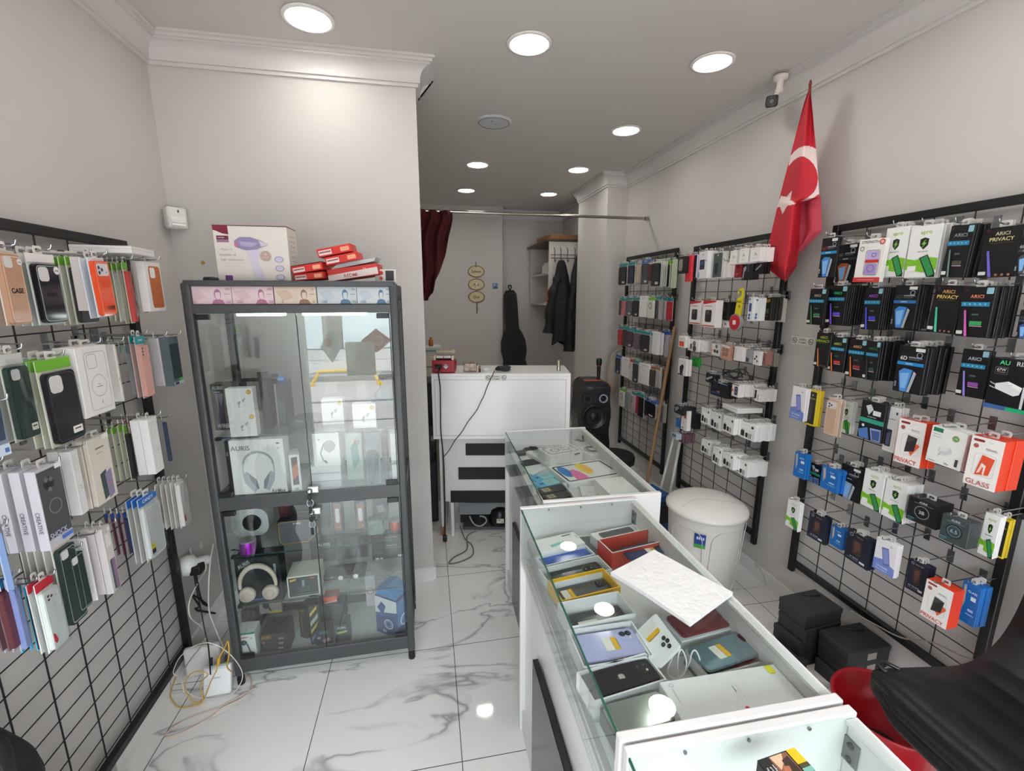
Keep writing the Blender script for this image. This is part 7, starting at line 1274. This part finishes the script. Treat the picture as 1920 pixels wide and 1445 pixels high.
CRES = [(350, 560), (375, 530), (410, 503), (450, 492), (490, 498), (517, 514), (524, 580), (530, 690), (538, 760), (536, 802), (500, 828), (460, 845), (423, 850), (470, 822), (505, 790), (524, 745), (529, 700), (520, 650), (500, 610), (470, 580), (436, 560), (400, 566), (368, 590), (338, 625)]
FRED, FWHT = speckle('#c2182c', '#b81528', 30, .7), m('#e3cfcd', .7)
def fmat(u, v): x, y = fl(u, v); return FWHT if inpoly(x, y, STAR) or inpoly(x, y, CRES) else FRED
def fpos(u, v, dx=0):
    x, y = fl(u, v); f = .04*cos(pi*1.0*(u-.05)*2)*min(1, v*1.6)+.012*sin(9*u+5*v); P = AX(*RFL(x, y), FX+f+dx); return (P.x, P.y, P.z)
b = MB(); b.grid(lambda u, v: fpos(u, v), 110, 240, FRED, matfn=fmat); b.grid(lambda u, v: fpos(1-u, v, .006), 30, 60, FRED)
fo = tag(b.build('flag'), 'red flag with white crescent and star hanging in folds', 'flag')
bk = [(420, 830), (540, 810), (546, 1040), (505, 1085), (410, 1175), (408, 1000)]
def back(u, v):
    y0 = 820; y1 = 1175; y = y0+(y1-y0)*v; xr = interp([(820, 538), (1040, 546), (1085, 505), (1175, 412)], y); xl = 400; x = xl+(xr-xl)*u; P = AX(*RFL(x, y), FX+.05); return (P.x+.012*sin(7*u), P.y, P.z)
b = MB(); b.grid(back, 20, 24, speckle('#c9485a', '#c03c50', 30, .7)); b.build('back_fold', fo)
p = AX(*RFL(477, 108), FX); b = MB(); q = AX(*RFL(392, 1010), XR-.03); b.tube([(p.x, p.y, p.z+.01), AX(*RFL(440, 600), FX+.07), q], .006, m('#7a2a26', .5), 8); b.lathe([(.008, 0), (.004, .018), (0, .02)], m('#8a3a34', .4), T(p.x, p.y, p.z+.008), 12); b.build('staff', fo)
b = MB(); b.bbox((XR-.016, q.y, q.z), (.032, .04, .05), m('#d8d4ce'), .004); b.build('wall_socket', fo)
# security camera
cb = AX(1463, 152, 1.93); ch = AX(1447, 190, 1.86)
o = empty('security_camera', cb); tag(o, 'white bullet security camera on the cornice above the flag', 'security camera')
WP = m('#d9d4cc', .4)
b = MB(); b.lathe([(.036, .025), (.036, .012), (.03, .006), (.018, .0), (.016, -.03), (.02, -.04), (.018, -.055), (0, -.06)], WP, n=24); b.build('mount', o)
b = MB(); v = ch-cb; b.tube([(0, 0, -.04), (v.x*.5+.03, v.y*.5+.04, v.z*.6), (v.x+.04, v.y+.06, v.z+.005)], .012, WP, 10); b.build('arm', o)
dv = (Vector((0, .0, 1.95))-ch).normalized(); Q = dv.to_track_quat('-Y', 'Z').to_matrix().to_4x4()
hd = bpy.data.objects.new('camera_head', None)
b = MB(); b.bbox((0, .06, 0), (.062, .13, .058), WP, .01, seg=3); h1 = b.build('housing', o); h1.matrix_local = T(*v) @ Q
b = MB(); b.prism(rrect(.06, .056, .012, 5), -.009, -.003, m('#0c0c0d', .6)); b.ring(circ(.024, 24), circ(.012, 24), -.011, -.009, m('#222326', .6)); b.prism(circ(.01, 20), -.013, -.009, m('#0a0a0e', .05))
for i in range(8): b.prism(circ(.0035, 10, .018*cos(i*pi/4+.2), .018*sin(i*pi/4+.2)), -.0122, -.011, m('#4a4e55', .6))
b.build('lens_face', h1)
# motion sensor in the corner
P = Vector((XL+.055, YP-.055, 2.149))
o = empty('motion_sensor', P, pi/4-.0); tag(o, 'white motion sensor in the corner above the phone case rack', 'sensor')
b = MB(); b.bbox((0, 0, 0), (.086, .05, .1), m('#dedbd8', .35), .012, seg=3); b.build('case', o); b = MB(); b.bbox((0, -.024, -.012), (.066, .012, .028), m('#e9e7e4', .5), .006); b.bbox((0, -.026, -.034), (.06, .01, .012), m('#f1efec', .3), .004); b.build('lens_window', o); b = MB(); b.prism(rrect(.006, .012, .002, 3, .004, .03), -.0262, -.025, m('#1a1a1c')); b.build('indicator', o)
b = MB(); b.box((-.03, .03, 0), (.02, .02, .07), m('#c9c6c2')); b.build('bracket', o)
# wall plug hole
p = AY(381, 492, YP); b = MB(); b.lathe([(.009, 0), (.009, .003), (.005, .004), (.003, .001), (0, .001)], m('#b59a4a', .3, .6), RX(pi/2), 16); tag(b.build('wall_plug', None, (p.x, YP, p.z)), 'small brass wall plug beside the appliance box', 'wall plug')
# sockets, adaptor, router and their cables by the cabinet foot
RS = reg(320, 1000, .24913)
p = AX(*RS(200, 110), XL+.004); b = MB(); b.bbox((XL+.005, p.y, p.z), (.01, .14, .085), m('#c9c4bf', .4), .003); o = tag(b.build('wall_socket'), 'white double wall socket beside the glass cabinet', 'socket'); b = MB(); b.bbox((XL+.012, p.y+.03, p.z), (.004, .02, .03), m('#dedbd6'), .002); b.build('switch', o)
p = AX(*RS(140, 235), XL+.05); b = MB(); b.lathe([(.0, -.04), (.045, -.038), (.05, -.01), (.045, .02), (.026, .03), (.024, .07), (.014, .085)], m('#dcdad6', .35), T(XL+.055, p.y, p.z) @ RY(pi/2) @ RX(-.5), 20); o = tag(b.build('plug_adaptor'), 'bulky white plug adaptor on the wall socket', 'adaptor')
q = AX(*RS(200, 262), XL+.09); b = MB(); b.bbox((q.x, q.y, q.z), (.05, .055, .045), m('#161617'), .006); tag(b.build('power_adaptor'), 'black power adaptor plugged into the white one', 'adaptor')
def rope(pts, r, col, name, lab, cat='cable'):
    b = MB(); b.tube(smooth_path([AX(*RS(x, y), X) if X < -.5 else AZ(*RS(x, y), X) for x, y, X in pts], 7), r, m(col, .5), 7); return tag(b.build(name), lab, cat)
W1 = XL+.12
rope([(262, 200, W1), (262, 280, W1), (200, 380, W1), (140, 520, W1), (150, 630, W1), (230, 700, W1), (266, 780, W1), (220, 860, W1), (140, 960, W1+.02), (85, 1070, W1+.06), (100, 1190, W1+.1)], .0032, '#d2c6be', 'white_cable', 'pale cable dropping in a curve from the plug adaptor')
rope([(322, 80, W1+.02), (298, 220, W1+.02), (286, 420, W1+.02), (290, 580, W1+.02), (330, 700, W1+.03), (385, 830, W1+.06), (410, 900, W1+.08)], .0036, '#cfcac2', 'white_cable', 'thick white cable hanging along the cabinet post')
rope([(175, 310, W1), (195, 420, W1), (225, 560, W1), (255, 720, W1+.02), (285, 860, W1+.05), (300, 1060, W1+.11)], .0028, '#1a1a1c', 'black_lead', 'thin black lead running down to the router')
rope([(190, 310, W1), (215, 440, W1), (240, 520, W1), (285, 545, W1), (230, 500, W1), (165, 465, W1), (215, 545, W1), (190, 570, W1), (335, 600, W1), (200, 580, W1)], .0045, '#161618', 'black_lead', 'knotted black lead below the power adaptor')
p = AZ(*RS(345, 1245), .0); 
o = empty('router', (p.x, p.y+.01, 0), .06); tag(o, 'white router standing on the floor before the cabinet foot', 'router')
b = MB(); b.bbox((0, 0, .09), (.112, .03, .125), m('#e3e4e5', .35), .008, seg=3); q = b.build('housing', o, (0, .0, -.02), (-.35, 0, 0)); b = MB(); b.bbox((0, -.001, .145), (.096, .031, .012), m('#c9cdd2', .3), .002); b.text('netbox', 0, .105, .008, m('#8a8d92'), -.0155); b.build('front_panel', q); b = MB()
for i in range(4): b.flat(rrect(.008, .002, .0005, 1, -.042, .045+i*.011), -.0155, m('#9da2a8'))
b.build('status_marks', q); b = MB(); b.bbox((-.03, .005, .17), (.01, .01, .035), m('#151517'), .002); b.bbox((.0, .005, .166), (.012, .012, .03), m('#d8a820'), .002); b.bbox((.03, .005, .168), (.01, .01, .035), m('#1a1c1a'), .002); b.bbox((.03, .005, .155), (.014, .014, .008), m('#4f9a3a'), .001); b.build('plugs', q)
p = AZ(*RS(220, 1125), 0); b = MB(); b.bbox((0, 0, .075), (.15, .035, .15), m('#d4cecb', .4), .012, seg=3); tag(b.build('fibre_box', None, (p.x+.0, p.y+.06, .0), (0, 0, .1)), 'white rounded fibre box behind the router', 'fibre box')
rope([(40, 1075, .03), (10, 1160, .02), (0, 1230, .01), (60, 1305, .008), (150, 1300, .008), (240, 1265, .01), (225, 1130, .1), (280, 1060, .16), (200, 1035, .18), (130, 1080, .15), (110, 1180, .08), (180, 1270, .01), (250, 1240, .02), (300, 1120, .13), (345, 1030, .2)], .0026, '#c7a04e', 'yellow_cable', 'yellow patch cable coiled around the router')
rope([(345, 1040, .2), (360, 950, .25), (410, 850, .3), (430, 810, .33), (440, 900, .28), (425, 1000, .2), (460, 1040, .12)], .0026, '#cf9c2c', 'yellow_cable', 'yellow patch cable rising behind the router')
rope([(50, 1075, .1), (20, 1040, .12), (70, 930, .2), (180, 845, .26), (290, 822, .28), (400, 870, .24), (500, 970, .16), (542, 1070, .08), (500, 1170, .02), (430, 1220, .006), (300, 1245, .006), (150, 1210, .03), (90, 1120, .1), (110, 1010, .18), (220, 900, .25)], .0021, '#d4cbc4', 'white_cable', 'white patch cable in a wide loop around the router')
rope([(560, 1050, .02), (605, 1110, .006), (590, 1190, .005), (520, 1250, .004), (400, 1305, .004), (280, 1395, .004), (120, 1480, .004), (-20, 1530, .004), (-30, 1500, .004), (80, 1420, .004), (220, 1360, .004), (380, 1300, .004), (520, 1225, .004), (640, 1160, .004)], .0032, '#c9b4aa', 'white_cable', 'pale cable in a long flat loop on the tiled floor')
